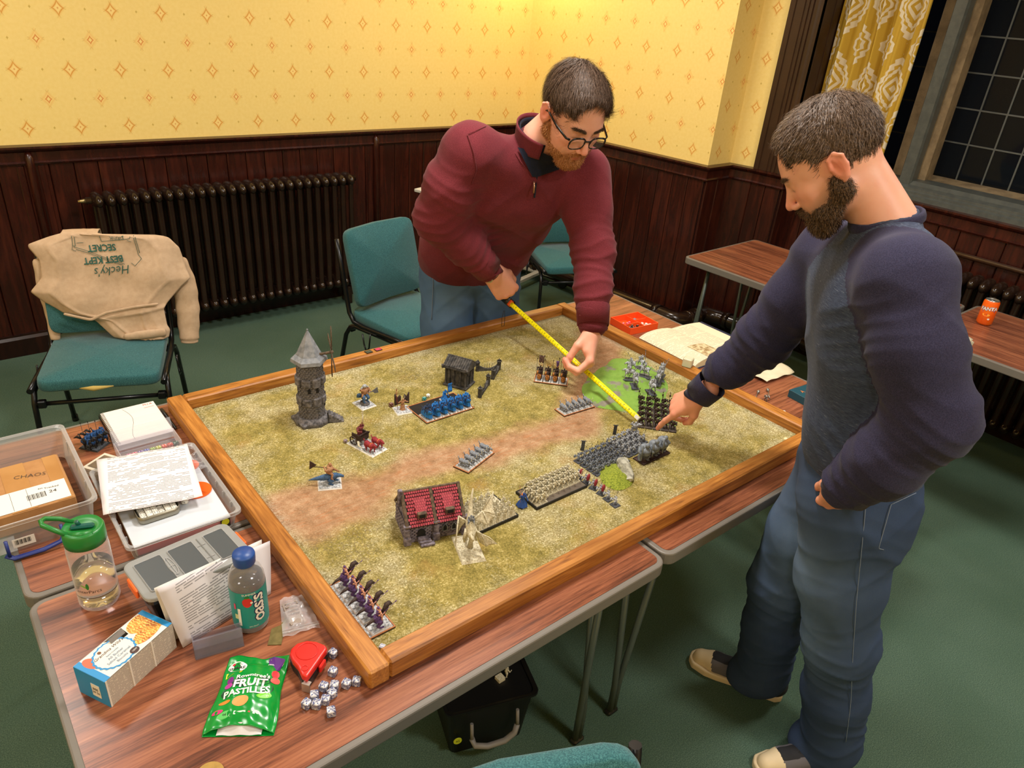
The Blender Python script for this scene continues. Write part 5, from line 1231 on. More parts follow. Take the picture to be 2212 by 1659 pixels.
for k in range(20):
    i, j = k % 6, k//6; o = die(.0125, D_WHT, (-.170-.033+.0133*i, .700-.022+.0140*j, BKZ+.002+(.004 if k % 3 else 0)), rr.choice((0, .0, .06, -.08)), 'small white die with black pips packed in the tin', 'white dice in the tin', D_BLKP, rr.randint(1, 6))
many(.020, D_WHT, (-.107, .700, BKZ), 'round cream numbered die beside the orange disc'); many(.014, plain('smoke_die', S(60, 66, 66), .3), (-.062, .800, BKZ), 'smoky grey die between the two orange discs')
die(.014, plain('mauve_die', S(186, 170, 180), .4), (-.122, .715, BKZ), .3, 'mauve numbered die beside the tin', pip=D_BLKP, val=2)
ORG = plain('orange_acrylic', S(232, 96, 26), .3)
def disc(x, y, r, z, label, half=False):
    o = empty('template_disc', (x, y, z), 0, label, 'template'); mb = MB(); mb.lathe([(r*.09, 0), (r, 0), (r, .003), (r*.09, .003)], n=40, sm=False, closed=True); mb.build('disc_body', ORG, o)
    mb = MB(); 
    for k in range(9): a = -PI/2-.6+.15*k; mb.box((math.cos(a)*r*.55, math.sin(a)*r*.55, .0032), (r*.6, .0006, .0003), a)
    q = mb.build('engraved_lines', plain('dark_orange', S(170, 60, 16), .5), o); q['kind'] = 'stuff'
disc(-.068, .735, .034, BKZ, 'orange acrylic disc with a centre hole in the shallow tray'); disc(-.050, .850, .024, BKZ, 'smaller orange disc in a clear bag in the shallow tray')
mb = MB(); mb.grid(lambda a, b: (-.085+.07*a, .805+.09*b, BKZ+.008+.004*math.sin(a*9+b*5)+.003*math.sin(b*23)), 12, 14); o = mb.build('clear_bag', CLEARX, fix=False); tag(o, 'crinkled clear bag over the smaller orange disc', 'bag')
# --- printed sheet
def sheet(name, corners, mat, label, cat, n=14, wob=.003, seed=1, thick=.0004):
    A, B, C_, D_ = [Vector(c) for c in corners]  # TL TR BR BL
    w_ = (B-A).length; h_ = (A-D_).length; ex = (B-A).normalized(); nz = ex.cross((A-D_)).normalized(); ey = nz.cross(ex)
    M_ = Matrix((ex, ey, nz)).transposed().to_4x4(); M_.translation = D_; Mi = M_.inverted()
    def f(a, b):
        p = (D_.lerp(C_, a)).lerp(A.lerp(B, a), b); q = Mi @ p; e = min(a, 1-a, b, 1-b)
        return q+Vector((0, 0, wob*(math.sin(a*5+seed)*math.sin(b*4+seed*2)+.4*math.sin(a*13+b*7))))
    mb = MB(); mb.grid(f, n, n); o = mb.build(name, mat, fix=False); o.matrix_world = M_; md = o.modifiers.new('s', 'SOLIDIFY'); md.thickness = thick
    return tag(o, label, cat)
PR = mat_print('printed_list', (224, 218, 220), (52, 50, 56), .0058, 38, .012, .19, .8, .34)
sheet('printed_sheet', [(-.239, .947, .797), (-.034, .903, .797), (-.073, .668, .794), (-.277, .713, .794)], PR, 'printed white sheet with handwritten notes lying over the shallow tray', 'paper', wob=.0018)
# --- black tub with clear lid
t = empty('lidded_box', (-.180, .415, TZ), math.radians(6), 'black storage box with a clear compartment lid and orange catches', 'box')
tub(t, -.098, -.055, .098, .055, .092, BLK, .86, .006, r=.014)
LID = thinclear('lid_plastic', (.46, .47, .46), .5, .22); DKG = plain('smoke_panel', S(74, 80, 84), .4)
mb = MB(); mb.prism(rrect(-.108, -.066, .108, .066, .02), .094, .104); l_ = mb.build('lid', LID, t); bev_mod(l_, .003, 2)
for c, d in (((-.065, 0), (.052, .094)), ((.0, 0), (.050, .094)), ((.070, .0), (.042, .094))):
    mb = MB(); mb.prism(rrect(c[0]-d[0]/2, c[1]-d[1]/2, c[0]+d[0]/2, c[1]+d[1]/2, .004), .1042, .1052); p_ = mb.build('lid_panel', DKG, l_)
    mb = MB(); pp_ = rrect(c[0]-d[0]/2, c[1]-d[1]/2, c[0]+d[0]/2, c[1]+d[1]/2, .004); mb.tube([(x, y, .1055) for x, y in pp_], .0013, 5, closed=True); mb.build('lid_ridge', FROST, l_)
mb = MB(); mb.tube([(-.034+.007*math.cos(a*PI/8), .030*math.sin(a*PI/8), .1055) for a in range(16)], .0012, 5, closed=True); mb.box((-.034, 0, .1055), (.0016, .06, .001)); mb.box((-.034, 0, .1055), (.014, .0016, .001)); mb.build('oval_mark', FROST, l_)
mb = MB()
for k in range(2): mb.box((.036+.0*k, -.022+.044*k, .1050), (.016, .0016, .002)); mb.box((.036, 0, .1050), (.0016, .094, .002))
mb.build('lid_rib', FROST, l_)
for s in (-1, 1): latch(t, (s*.110, 0, .092), (.006, .046, .020), plain('orange_catch', S(236, 104, 40), .4))
# --- folded sheet leaning on the black box
def leaf(pts, mat, label=None, par=None, name='leaf'):
    A, B, C_, D_ = [Vector(p) for p in pts]
    ex = (C_-D_).normalized(); nz = ex.cross(A-D_).normalized(); ey = nz.cross(ex); M_ = Matrix((ex, ey, nz)).transposed().to_4x4(); M_.translation = D_; Mi = M_.inverted()
    def f(a, b): return Mi @ ((D_.lerp(C_, a)).lerp(A.lerp(B, a), b)) + Vector((0, 0, .006*math.sin(PI*b)*math.sin(PI*a*.9)))
    mb = MB(); mb.grid(f, 12, 12); o = mb.build(name, mat, fix=False); o.matrix_world = M_; o.modifiers.new('s', 'SOLIDIFY').thickness = .0005
    if par: child_of(o, par)
    return o
t = empty('folded_sheet', (-.16, .31, TZ), 0, 'folded printed sheet standing against the black box behind the juice bottle', 'paper')
bpy.context.view_layer.update()
PR2 = mat_print('printed_stats', (214, 208, 212), (56, 54, 60), .0052, 40, .02, .16, .75, .36)
TRp = GZ(583, 1168, .815); TR2 = GZ(570, 1172, .815)
leaf([(-.262, .322, .876), tuple(TRp), (-.050, .335, .737), (-.243, .292, .737)], PR2, par=t, name='front_leaf')
leaf([(-.266, .326, .876), tuple(TR2+Vector((0, .012, 0))), (-.060, .352, .737), (-.252, .320, .737)], WHITE, par=t, name='back_leaf')
# --- juice bottle
def wrap(r, ang, z0, zr=0):
    """text (x right, y up) onto a cylinder facing angle ang"""
    return lambda x, y: (r*math.cos(ang+x/r), r*math.sin(ang+x/r), z0+y)
t = empty('juice_bottle', (-.112, .281, TZ), 0, 'dark fruit drink bottle with a blue cap and teal label', 'bottle')
R0 = .0345
mb = MB(); mb.lathe([(0, .001), (.028, .0), (.033, .006), (R0, .016), (R0, .118), (.0335, .130), (.028, .146), (.021, .157), (.018, .162), (.018, .168)], n=40); mb.build('bottle_body', thinclear('pet', (.75, .75, .78), .85, .06), t)
mb = MB(); mb.lathe([(0, .002), (.031, .006), (.0325, .016), (.0325, .120), (.0315, .128), (0, .128)], n=36); mb.build('drink', plain('dark_juice', S(30, 16, 26), .12), t)
mb = MB(); mb.lathe([(R0+.0004, .020), (R0+.0005, .112)], n=48); lb = mb.build('label', plain('teal_label', S(34, 142, 136), .35), t)
mb = MB(); mb.lathe([(.0195, .160), (.0205, .162), (.0205, .166), (.0210, .168), (.0212, .180), (.020, .184), (0, .185)], n=40); mb.build('cap', plain('blue_cap', S(28, 70, 140), .4), t)
va = math.atan2(CAM[1]-.281, CAM[0]+.112)
NAVYP = plain('navy_print', S(22, 28, 84), .5); WHP = plain('white_print', S(236, 234, 226), .6)
rw = lambda r, a0, z0: (lambda x, y: (r*math.cos(a0-y/r), r*math.sin(a0-y/r), z0+x))
text_obj('lettering_outline', 'oasis', .040, NAVYP, lb, None, fn=rw(R0+.0009, va+.42, .070), bold=.0022, sp=.9)
text_obj('lettering', 'oasis', .040, WHP, lb, None, fn=rw(R0+.0014, va+.42, .070), bold=.0006, sp=.9)
def blob(par, cx, cy, rx, ry, mat, fn, name='print', n=18, k=1.0):
    return decal([(cx+rx*math.cos(2*PI*i/n), cy+ry*math.sin(2*PI*i/n)*(1 if math.sin(2*PI*i/n) > 0 else k)) for i in range(n)], mat, par, 0, name, fn=fn)
blob(lb, 0, 0, .0095, .010, plain('strawberry', S(206, 44, 40), .5), wrap(R0+.0012, va-.12, .090), 'strawberry', k=1.35); blob(lb, 0, 0, .005, .003, plain('leaf_green', S(40, 120, 50), .6), wrap(R0+.0014, va-.12, .102), 'strawberry_leaf')
text_obj('lettering', 'SUMMER', .007, WHP, lb, None, fn=wrap(R0+.0012, va+.0, .108)); text_obj('lettering', '50% FRUIT', .004, WHP, lb, None, fn=wrap(R0+.0012, va+.1, .025))
decal(rect(-.003, -.022, .003, .022), WHP, lb, 0, 'white_panel', fn=wrap(R0+.0012, va-.62, .050)); decal(rect(-.004, -.006, .004, .006), plain('cream_print', S(206, 214, 160), .6), lb, 0, 'cream_panel', fn=wrap(R0+.0012, va-.80, .050)); decal(rect(-.002, -.006, .002, .008), plain('pink_print', S(220, 70, 110), .6), lb, 0, 'pink_panel', fn=wrap(R0+.0012, va-.86, .075))
# --- water bottle
t = empty('water_bottle', (-.337, .513, TZ), 0, 'clear water bottle with a green flip lid, half full', 'bottle')
R0 = .0385
mb = MB(); mb.lathe([(0, .004), (.030, .002), (.036, .004), (R0, .012), (R0, .140), (.0375, .152), (.033, .160), (.032, .166)], n=44); mb.build('bottle_body', CLEARX, t)
mb = MB(); mb.lathe([(.0, .010), (.035, .012), (.036, .016), (.036, .096), (0, .096)], n=40); mb.build('water', glassy('water', (.97, .98, .98), .0, 1.33), t)
GRN = noisy('green_plastic', S(30, 116, 48), S(40, 132, 58), 6, .35)
mb = MB(); mb.lathe([(.0335, .158), (.0375, .158), (.0380, .170), (.0375, .188), (.034, .194), (.024, .189), (0, .187)], n=44); cap = mb.build('lid', GRN, t)
va = math.atan2(CAM[1]-.513, CAM[0]+.337); hd = math.atan2(.75, -.66)
c, s = math.cos(2.75), math.sin(2.75)
hp = [(.030, .020, .188), (.050, .018, .202), (.072, .010, .212), (.076, 0, .214), (.072, -.010, .212), (.050, -.018, .202), (.030, -.020, .188)]
mb = MB(); mb.tube([(x*c-y*s-.01*c, x*s+y*c-.01*s, z) for x, y, z in hp], .0048, 8); mb.tube([(x*c-y*s-.01*c, x*s+y*c-.01*s, z) for x, y, z in [(.03, .020, .188), (.01, .027, .192), (-.012, .022, .190)]], .006, 8); mb.build('carry_loop', GRN, t)
mb = MB(); mb.box((0, 0, .192), (.042, .013, .008), 2.75, bev=.003); mb.tube([(-.004, .004, .194), (-.008, .006, .204)], .004, 8); mb.build('flip_spout', plain('dark_teal_plastic', S(10, 84, 74), .25), cap)
mb = MB(); mb.lathe([(R0+.0004, .040), (R0+.0004, .0415)], n=44); mb.build('ring_mark', D_BLKP, t)
text_obj('lettering', 'CenterParcs', .011, BL_, t, None, fn=wrap(R0+.0010, va-.55, .058)); 
blob(t, 0, 0, .003, .008, GRN, wrap(R0+.001, va-.45, .072), 'leaf_logo'); decal([(-.012, .004), (0, -.004), (.001, -.001), (-.010, .006)], plain('lime', S(120, 180, 50), .5), t, 0, 'leaf_logo', fn=wrap(R0+.001, va-.47, .070))
# --- clear acrylic stand
t = empty('clear_stand', (-.186, .258, TZ), math.radians(-12), 'clear plastic card stand between the biscuits and the drink bottle', 'stand')
ACR = thinclear('acrylic', (.62, .60, .68), .90, .08)
for nm, c, d, rt in (('front_wall', (0, -.012, .022), (.088, .002, .044), 0), ('back_wall', (0, .014, .019), (.088, .002, .038), .25), ('side_wall', (-.044, 0, .018), (.002, .03, .036), 0), ('base_plate', (0, 0, .001), (.088, .036, .002), 0), ('ledge', (0, -.002, .024), (.088, .020, .0016), .4)):
    mb = MB(); mb.box(c, d, rot=Matrix.Rotation(rt, 3, 'X')); mb.build(nm, ACR, t)
# --- brass template
mb = MB(); mb.prism([(-.013, -.032), (.013, -.032), (.014, .036), (.009, .036), (.004, .018), (-.008, .012), (-.012, .010)], 0, .002); o = mb.build('brass_template', noisy('dull_brass', S(112, 100, 58), S(134, 120, 74), 60, .45, .6), loc=(-.082, .228, TZ)); o.rotation_euler = (0, 0, math.radians(-32)); tag(o, 'small dull brass coloured plate with a cut corner beside the drink bottle', 'template')
# --- zip bag with sprue
t = empty('zip_bag', (-.030, .250, TZ), math.radians(-14), 'small clear zip bag holding a plastic frame of parts, against the frame', 'bag')
rr = random.Random(5)
mb = MB(); mb.grid(lambda a, b: ((a-.5)*(.052+.022*(1-b)), (b-.5)*.105, .004+.010*math.sin(PI*a)*math.sin(PI*b)+.002*math.sin(a*17+b*11)+.002*math.sin(b*29-a*7)), 16, 20); o = mb.build('bag_film', thinclear('film', (.88, .84, .86), .74, .08), t, fix=False)
mb = MB(); mb.box((0, -.047, .008), (.072, .003, .002)); mb.box((0, -.041, .008), (.072, .0012, .002)); mb.build('zip_strip', FROST, t)
mb = MB()
for k in range(6): mb.box((-.006, -.02+.010*k, .008), (.026, .003, .003), .1)
mb.box((-.02, .002, .008), (.003, .062, .003), .1); mb.box((.008, -.002, .008), (.003, .062, .003), .1); mb.box((-.006, -.022, .008), (.024, .020, .004), .1); o = mb.build('sprue', plain('beige_grey_plastic', S(150, 136, 126), .4), t)
# --- red tape measure
t = empty('tape_measure', (-.070, .112, TZ), math.radians(2), 'red and black tape measure lying flat beside the dice', 'tape measure')
REDP = plain('red_plastic', S(214, 36, 28), .35)
prof = [(-.043, -.024), (.030, -.026), (.036, -.018), (.038, .002), (.034, .020), (.022, .034), (.006, .038), (-.006, .033), (-.016, .022), (-.026, .004), (-.040, -.012)]
mb = MB(); mb.M = Matrix.Rotation(math.radians(33), 4, 'Z'); mb.prism(prof, .018, .034); o = mb.build('casing', REDP, t); bev_mod(o, .004, 3)
mb = MB(); mb.M = Matrix.Rotation(math.radians(33), 4, 'Z'); mb.prism([(x*1.02, y*1.02) for x, y in prof], 0, .020); o = mb.build('grip', BLK, t); bev_mod(o, .003, 2)
mb = MB(); mb.M = Matrix.Rotation(math.radians(33), 4, 'Z'); mb.box((.004, -.0285, .015), (.022, .006, .016), bev=.002); mb.build('lock_button', REDP, t)
mb = MB(); mb.M = Matrix.Rotation(math.radians(33), 4, 'Z'); mb.box((-.048, -.024, .012), (.003, .016, .020)); mb.box((-.044, -.024, .020), (.010, .014, .001)); mb.build('end_hook', plain('steel_hook', S(190, 188, 180), .3, .9), t)
mb = MB(); mb.M = Matrix.Rotation(math.radians(33), 4, 'Z'); mb.tube([(.010+.020*math.cos(a*PI/12), .006+.020*math.sin(a*PI/12), .0345) for a in range(24)], .001, 5, closed=True); mb.tube([(-.026+.006*math.cos(a*PI/6), -.010+.006*math.sin(a*PI/6), .0345) for a in range(12)], .001, 5, closed=True); mb.build('raised_ring', REDP, t)
# --- dice by the frame corner
t = NT('marbled_dice'); nz = t.noise(scale=90, detail=4, dist=2.5); MARB = t.done(t.ramp(nz, [(.35, S(70, 74, 110)), (.48, S(150, 152, 168)), (.6, S(216, 214, 216))]), .2)
BPIP = plain('blue_pips', S(30, 50, 140), .4); DV = [3, 5, 6, 1, 4, 2, 2, 3, 6, 3, 4, 2]
DP = [(-.018, .112), (-.038, .073), (-.067, .052), (-.050, .043), (-.030, .034), (-.012, .028), (-.089, .044), (-.061, .030), (-.077, .024), (-.108, .036), (-.094, .025), (-.080, -.004)]
where = ['alone beside the frame and the red tape measure', 'alone at the back of the dice group', 'left of the back row in the dice group', 'in the middle of the dice group, one pip up', 'second from the frame in the dice group', 'touching the frame corner', 'above the two leftmost dice', 'below the one pip die', 'in the front middle of the dice group', 'leftmost of the dice group', 'second from the left in the front of the group', 'nearest the table edge']
for k, ((x, y), v) in enumerate(zip(DP, DV)): die(.0155, MARB, (x-.004*0, y, TZ), rr.uniform(-.5, .9), 'blue and pearl marbled die '+where[k], 'marbled dice by the frame corner', BPIP, v, rnd=.17)
# --- sweets bag
A_ = Vector((-.272, .080)); ex = Vector((.088, -.060)).normalized(); ang = math.atan2(ex.y, ex.x); W_, H_ = .108, .166
t = empty('sweets_bag', (A_.x, A_.y, TZ), ang, 'opened bright green sweets pouch with white lettering on the near table', 'sweets bag')
def bz(x, y):
    a = min(max(x/W_, 0), 1); b = min(max(y/H_, 0), 1); return .0035+.020*(math.sin(PI*a)**.7)*(math.sin(PI*min(b*1.1+.02, 1))**.6)*(1-.25*b)+.0011*math.sin(a*21+b*5)+.0010*math.sin(b*27+a*8)
GP = noisy('glossy_green_film', S(4, 128, 44), S(10, 146, 54), 12, .22)
def edge(a, b): return ((a-.5)*W_*(1.0+.03*math.sin(b*9))+W_/2+.006*(1-b)*(a-.5)*2, b*H_+.004*math.sin(a*8)*b)
mb = MB(); mb.grid(lambda a, b: (edge(a, b)[0], edge(a, b)[1]+(.010*math.sin(PI*a)*(1-b)**6), bz(*edge(a, b))+(.008*math.sin(PI*a)*(1-b)**8)), 40, 50); o = mb.build('front_film', GP, t, fix=False); o.modifiers.new('s', 'SOLIDIFY').thickness = .0004
mb = MB(); mb.grid(lambda a, b: (edge(a, b)[0], edge(a, b)[1]-.002, .0012+.0004*math.sin(a*20)), 24, 20); o = mb.build('back_film', GP, t, fix=False)
mb = MB(); mb.grid(lambda a, b: (W_*(.16+.70*a), -.001+.016*b, .0030+.012*b*math.sin(PI*a)+.001*math.sin(a*15)), 16, 8); mb.build('white_lining', plain('foil_lining', S(206, 204, 206), .3), t, fix=False)
on = lambda e, cx, cy, an=0, k=0: (lambda x, y: (lambda X_, Y_: (X_, Y_, bz(X_, Y_)+e))(cx+x*math.cos(an)-y*math.sin(an), cy+x*math.sin(an)+y*math.cos(an)+k*x*x))
DG = plain('dark_green_print', S(8, 66, 40), .35)
blob(t, 0, 0, .036, .014, DG, on(.0006, .056, .100, .05), 'name_panel'); blob(t, 0, 0, .046, .018, DG, on(.0006, .052, .080, .1), 'name_panel')
text_obj('lettering', "Rowntree's", .013, WHP, t, None, fn=on(.0012, .056, .113, .03, -4), bold=.0003); text_obj('lettering', 'FRUIT', .024, WHP, t, None, fn=on(.0013, .054, .094, .03, 0), bold=.0008, sx=.95); text_obj('lettering', 'PASTILLES', .0185, WHP, t, None, fn=on(.0014, .052, .075, .12, 0), bold=.0006, sx=.98)
blob(t, 0, 0, .017, .014, WHP, on(.0008, .020, .140, .15), 'speech_bubble'); text_obj('lettering', 'TO', .008, BL_, t, None, fn=on(.0014, .022, .146, .15)); text_obj('lettering', 'SHARE', .010, BL_, t, None, fn=on(.0014, .020, .136, .15), bold=.0002); blob(t, 0, 0, .003, .003, plain('heart_red', S(214, 30, 60), .5), on(.0014, .012, .146), 'heart')
PU = plain('purple_print', S(86, 36, 120), .35); decal([(-.016, .016), (-.006, .020), (.014, .016), (.016, .012), (.010, -.014), (.006, -.016), (-.012, .002)], PU, t, 0, 'purple_flash', fn=on(.0008, .088, .144)); text_obj('lettering', 'VEGAN', .0095, plain('lime_print', S(170, 220, 60), .5), t, None, fn=on(.0015, .088, .152, -.1), bold=.0002); text_obj('lettering', 'FRIENDLY', .0062, WHP, t, None, fn=on(.0015, .089, .144, .05), bold=.0002)
decal([(-.014, .004), (.014, .009), (.012, .004), (-.002, 0), (-.013, -.008)], plain('yellow_print', S(240, 214, 20), .4), t, 0, 'yellow_flash', fn=on(.0008, .018, .120))
for (x, y, rx, ry, c, nm) in ((.016, .105, .006, .008, (120, 40, 130), 'blackcurrant_sweet'), (.016, .092, .007, .007, (176, 60, 150), 'purple_sweet'), (.094, .118, .007, .009, (214, 40, 50), 'red_sweet'), (.096, .104, .008, .007, (230, 90, 80), 'strawberry_sweet'), (.046, .055, .014, .010, (240, 150, 80), 'orange_sweet'), (.018, .056, .010, .004, (240, 130, 40), 'orange_slice'), (.084, .068, .013, .006, (110, 200, 40), 'lime_flash'), (.024, .030, .013, .007, (90, 190, 100), 'pale_green_flash'), (.010, .038, .010, .004, (226, 40, 120), 'pink_flash'), (.058, .031, .026, .0065, (200, 220, 200), 'nutrition_panel')): blob(t, 0, 0, rx, ry, plain(nm, S(*c), .4), on(.0009, x, y, .15), nm)
text_obj('lettering', 'CHEWY', .005, WHP, t, None, fn=on(.0015, .084, .067, .1)); text_obj('lettering', '84', .007, BL_, t, None, fn=on(.0015, .024, .030, .05))
for k in range(5): decal(rect(-.0018, -.003, .0018, .0035), WHP if k != 3 else plain('heart_red', S(214, 30, 60), .5), t, 0, 'nutrition_cell', fn=on(.0014, .042+.008*k, .031))
# --- biscuit box
t = empty('biscuit_box', (-.384, .231, TZ), math.atan2(.474, .88), 'white and blue biscuit carton with a torn lid on the near table', 'box')
L_, D_, H_ = .150, .074, .064; WCARD = plain('white_card', S(228, 222, 212), .55); SKY = plain('sky_blue_print', S(34, 136, 196), .45)
mb = MB(); mb.prism([(0, 0), (L_, 0), (L_, D_), (.100, D_), (.096, .050), (.078, .050), (.060, D_), (0, D_)], H_-.0008, H_); mb.build('top_panel', WCARD, t)
PR3 = mat_print('carton_small_print', (208, 198, 184), (84, 78, 80), .0022, 120, -1, 1, .8, .2)
mb = MB(); mb.box((0, 0, 0), (L_, H_, .0008)); o = mb.build('side_panel', PR3, t); o.location = (L_/2, .0004, H_/2); o.rotation_euler = (PI/2, 0, 0)
for k in (0, 1, 2):
    mb = MB(); mb.box((.002+.049*k, -.0004, H_/2), (.0030, .0006, H_)); mb.build('column_rule', WCARD, t)
for nm, c, d, m_ in (('far_side', (L_/2, D_, H_/2), (L_, .0008, H_), WCARD), ('end_panel', (0, D_/2, H_/2), (.0008, D_, H_), SKY), ('far_end_panel', (L_, D_/2, H_/2), (.0008, D_, H_), WCARD), ('bottom_panel', (L_/2, D_/2, .0006), (L_, D_, .0008), WCARD)):
    mb = MB(); mb.box(c, d); mb.build(nm, m_, t)
mb = MB(); mb.box((.08, .060, H_+.004), (.03, .010, .0006), rot=Matrix.Rotation(.8, 3, 'X')); mb.build('torn_flap', plain('grey_card', S(120, 114, 108), .8), t)
zz = H_+.0003
decal(rect(0, 0, .012, D_), SKY, t, zz, 'blue_band'); decal(rect(L_-.011, 0, L_, D_), SKY, t, zz, 'blue_band')
def mat_biscuit():
    t_ = NT('biscuit_photo'); w_ = t_.wave(scale=60, dist=8, detail=3, ds=3); n = t_.noise(scale=70, detail=4); return t_.done(t_.mix(w_.ss(.55, .8), t_.mix(n.ss(.35, .65), S(170, 84, 22), S(226, 146, 50)), S(244, 200, 104)), .4)
BM = mat_biscuit(); 
def inbox(cx, cy, rx, ry, an, n=22): return [(max(.0, min(L_-.011, cx+rx*math.cos(a)*math.cos(an)-ry*math.sin(a)*math.sin(an))), max(0, min(D_, cy+rx*math.cos(a)*math.sin(an)+ry*math.sin(a)*math.cos(an)))) for a in [2*PI*i/n for i in range(n)]]
decal([(x, y) for x, y in inbox(.125, .052, .028, .020, .1) if x >= .099 or y < .05], BM, t, zz+.0001, 'biscuit_picture'); decal(inbox(.116, .024, .033, .016, .12), BM, t, zz+.0002, 'biscuit_picture')
decal(inbox(.018, .052, .010, .018, .1), plain('caramel_picture', S(214, 104, 76), .5), t, zz+.0001, 'caramel_picture')
def scal(r, k=22, n=88, e=.035): return [(.052+r*(1+e*math.cos(k*2*PI*i/n))*math.cos(2*PI*i/n)*1.04, .036+r*(1+e*math.cos(k*2*PI*i/n))*math.sin(2*PI*i/n)*.94) for i in range(n)]
decal(scal(.036), SKY, t, zz+.0004, 'scalloped_ring'); decal([(x, min(y, .0735)) for x, y in scal(.0325, e=.02)], WCARD, t, zz+.0006, 'scalloped_disc')
SG = plain('slate_blue_print', S(130, 150, 170), .6)
text_obj('lettering', 'Grandma Wild\'s', .0092, plain('brown_print', S(70, 50, 48), .6), t, Matrix.Translation((.052, .050, zz+.0008)), shear=.35)
for k, (tx, sz) in enumerate((('Extra Crunchy', .0042), ('All Butter', .0078), ('Salted Caramel', .0078), ('Biscuits', .0072))): text_obj('lettering', tx, sz, SG, t, Matrix.Translation((.052, .0405-.0082*k, zz+.0008)), bold=.0001)
blob(t, 0, 0, .0085, .0075, plain('brown_print', S(70, 50, 48), .6), lambda x, y: (.073+x, .010+y, zz+.0010), 'round_seal'); text_obj('lettering', '1899', .0052, WCARD, t, Matrix.Translation((.073, .010, zz+.0012)))
blob(t, 0, 0, .0032, .0036, plain('portrait_brown', S(120, 80, 50), .6), lambda x, y: (.040+x, .0585+y, zz+.0010), 'portrait_oval')
mb = MB(); mb.box((-.0007, .028, .028), (.0006, .020, .030)); st_ = mb.build('date_sticker', WCARD, t)
Mx = Matrix.Translation((-.0013, .028, .028)) @ Matrix.Rotation(-PI/2, 4, 'Z') @ Matrix.Rotation(PI/2, 4, 'X')
text_obj('lettering', 'BBE\n24 56', .008, BL_, st_, Mx)
# --- wooden token at the bottom edge
mb = MB(); mb.tube([(0, 0, 0), (0, 0, .004)], .022, 28, sm=False); o = mb.build('round_token', noisy('ochre_wood', S(150, 116, 44), S(168, 132, 56), 60, .5), loc=(-.290, .006, TZ)); tag(o, 'round ochre wooden token at the near edge of the table', 'token')
# ================================================================ RIGHT HAND TABLES
t = empty('dice_tray', (1.748, .945, TZ), math.radians(-6), 'bright orange compartment tray holding small dice and counters', 'tray')
OT = plain('orange_tray', S(236, 84, 28), .45)
mb = MB(); mb.box((0, 0, .0015), (.150, .126, .003), bev=.001)
mb.build('tray_base', OT, t)
for c, d in (((0, -.062, .015), (.150, .003, .030)), ((0, .062, .015), (.150, .003, .030)), ((-.0735, 0, .015), (.003, .124, .030)), ((.0735, 0, .015), (.003, .124, .030)), ((.01, 0, .012), (.0025, .124, .024)), ((-.03, -.012, .012), (.085, .0025, .024)), ((.042, .01, .012), (.062, .0025, .024))):
    mb = MB(); mb.box(c, d, bev=.0008); mb.build('tray_wall', OT, t)
rr = random.Random(12); ca, sa = math.cos(math.radians(-6)), math.sin(math.radians(-6))
def intray(lx, ly): return (1.748+ca*lx-sa*ly, .945+sa*lx+ca*ly)
for k in range(22): x, y = intray(-.055+.0105*(k % 6), -.045+.010*(k//6)+.035*0); die(.0085, plain('black_die', S(24, 22, 24), .3), (x, y, TZ+.003+(.006 if k % 4 == 1 else 0)), rr.uniform(0, 1.5), 'tiny black die heaped in the orange tray', 'black dice in the orange tray', val=rr.randint(1, 6))
for k in range(14): x, y = intray(.020+.0115*(k % 4), -.050+.0115*(k//4)); die(.0095, D_WHT, (x, y, TZ+.003+(.006 if k % 3 == 1 else 0)), rr.uniform(0, 1.5), 'tiny white die heaped in the orange tray', 'white dice in the orange tray', D_BLKP, val=rr.randint(1, 6))
for k in range(4): x, y = intray(-.05+.016*k, .02+.006*(k % 2)); die(.009, plain('pink_die', S(226, 180, 170), .4), (x, y, TZ+.003), rr.uniform(0, 1.5), 'pale pink die in the left of the orange tray', 'pink dice in the orange tray')
x, y = intray(.035, .035); many(.018, plain('grey_purple_die', S(130, 112, 118), .4), (x, y, TZ+.003), 'grey many sided die in the far corner of the orange tray')
# --- open rule book
t = empty('open_book', (1.752, .690, TZ), math.radians(-1), 'thick open rule book with cream pages and curling leaves', 'book')
PGB = mat_print('book_text', (224, 212, 180), (120, 112, 98), .0062, 46, -.2, .2, .6, .3); CRM = plain('cream_page_edges', S(220, 204, 164), .8)
mb = MB(); mb.box((-.0, 0, .0015), (.200, .290, .003)); mb.box((.20, 0, .0015), (.19, .290, .003)); mb.build('cover', plain('navy_cover', S(24, 34, 64), .5), t)
def pz(u): return .003+.026*math.sin(PI*min(max(u, 0), 1)**.75)**.55
mb = MB(); N = 22; prof = [(-.096+.192*i/N, pz(i/N*.90+.02)) for i in range(N+1)]+[(.096, .003), (-.096, .003)]
mb.prism(prof, -.140, .140, fn=lambda x, y, z: (x, z, y)); mb.build('page_block', CRM, t)
mb = MB(); mb.grid(lambda a, b: (-.098+.194*a, -.141+.283*b, pz(a*.90+.02)+.0012+.004*a*(1-b)**2), 26, 16); mb.build('left_page', PGB, t, fix=False)
mb = MB(); mb.grid(lambda a, b: (.080+.190*a, -.138+.276*b, .0165-.009*a+.004*math.sin(PI*a)), 14, 10); mb.build('right_page', PGB, t, fix=False)
for k in range(4):
    mb = MB(); mb.grid(lambda a, b: (.02+.09*a-.012*k*a, -.146-.004*k+.03*b, .012+.022*math.sin(PI*(a*.8+.1))-.004*k), 12, 4); mb.build('curled_leaf', CRM, t, fix=False)
ART = noisy('sepia_artwork', S(224, 208, 166), S(126, 92, 36), 60, .7, detail=6)
mb = MB(); mb.grid(lambda a, b: (-.02+.105*a, -.138+.105*b, pz((-.02+.105*a+.096)/.196*.90+.02)+.0022+.004*((-.02+.105*a+.098)/.194)*(1-(.003+.105*b)/.283)**2), 14, 8); mb.build('illustration', ART, t, fix=False)
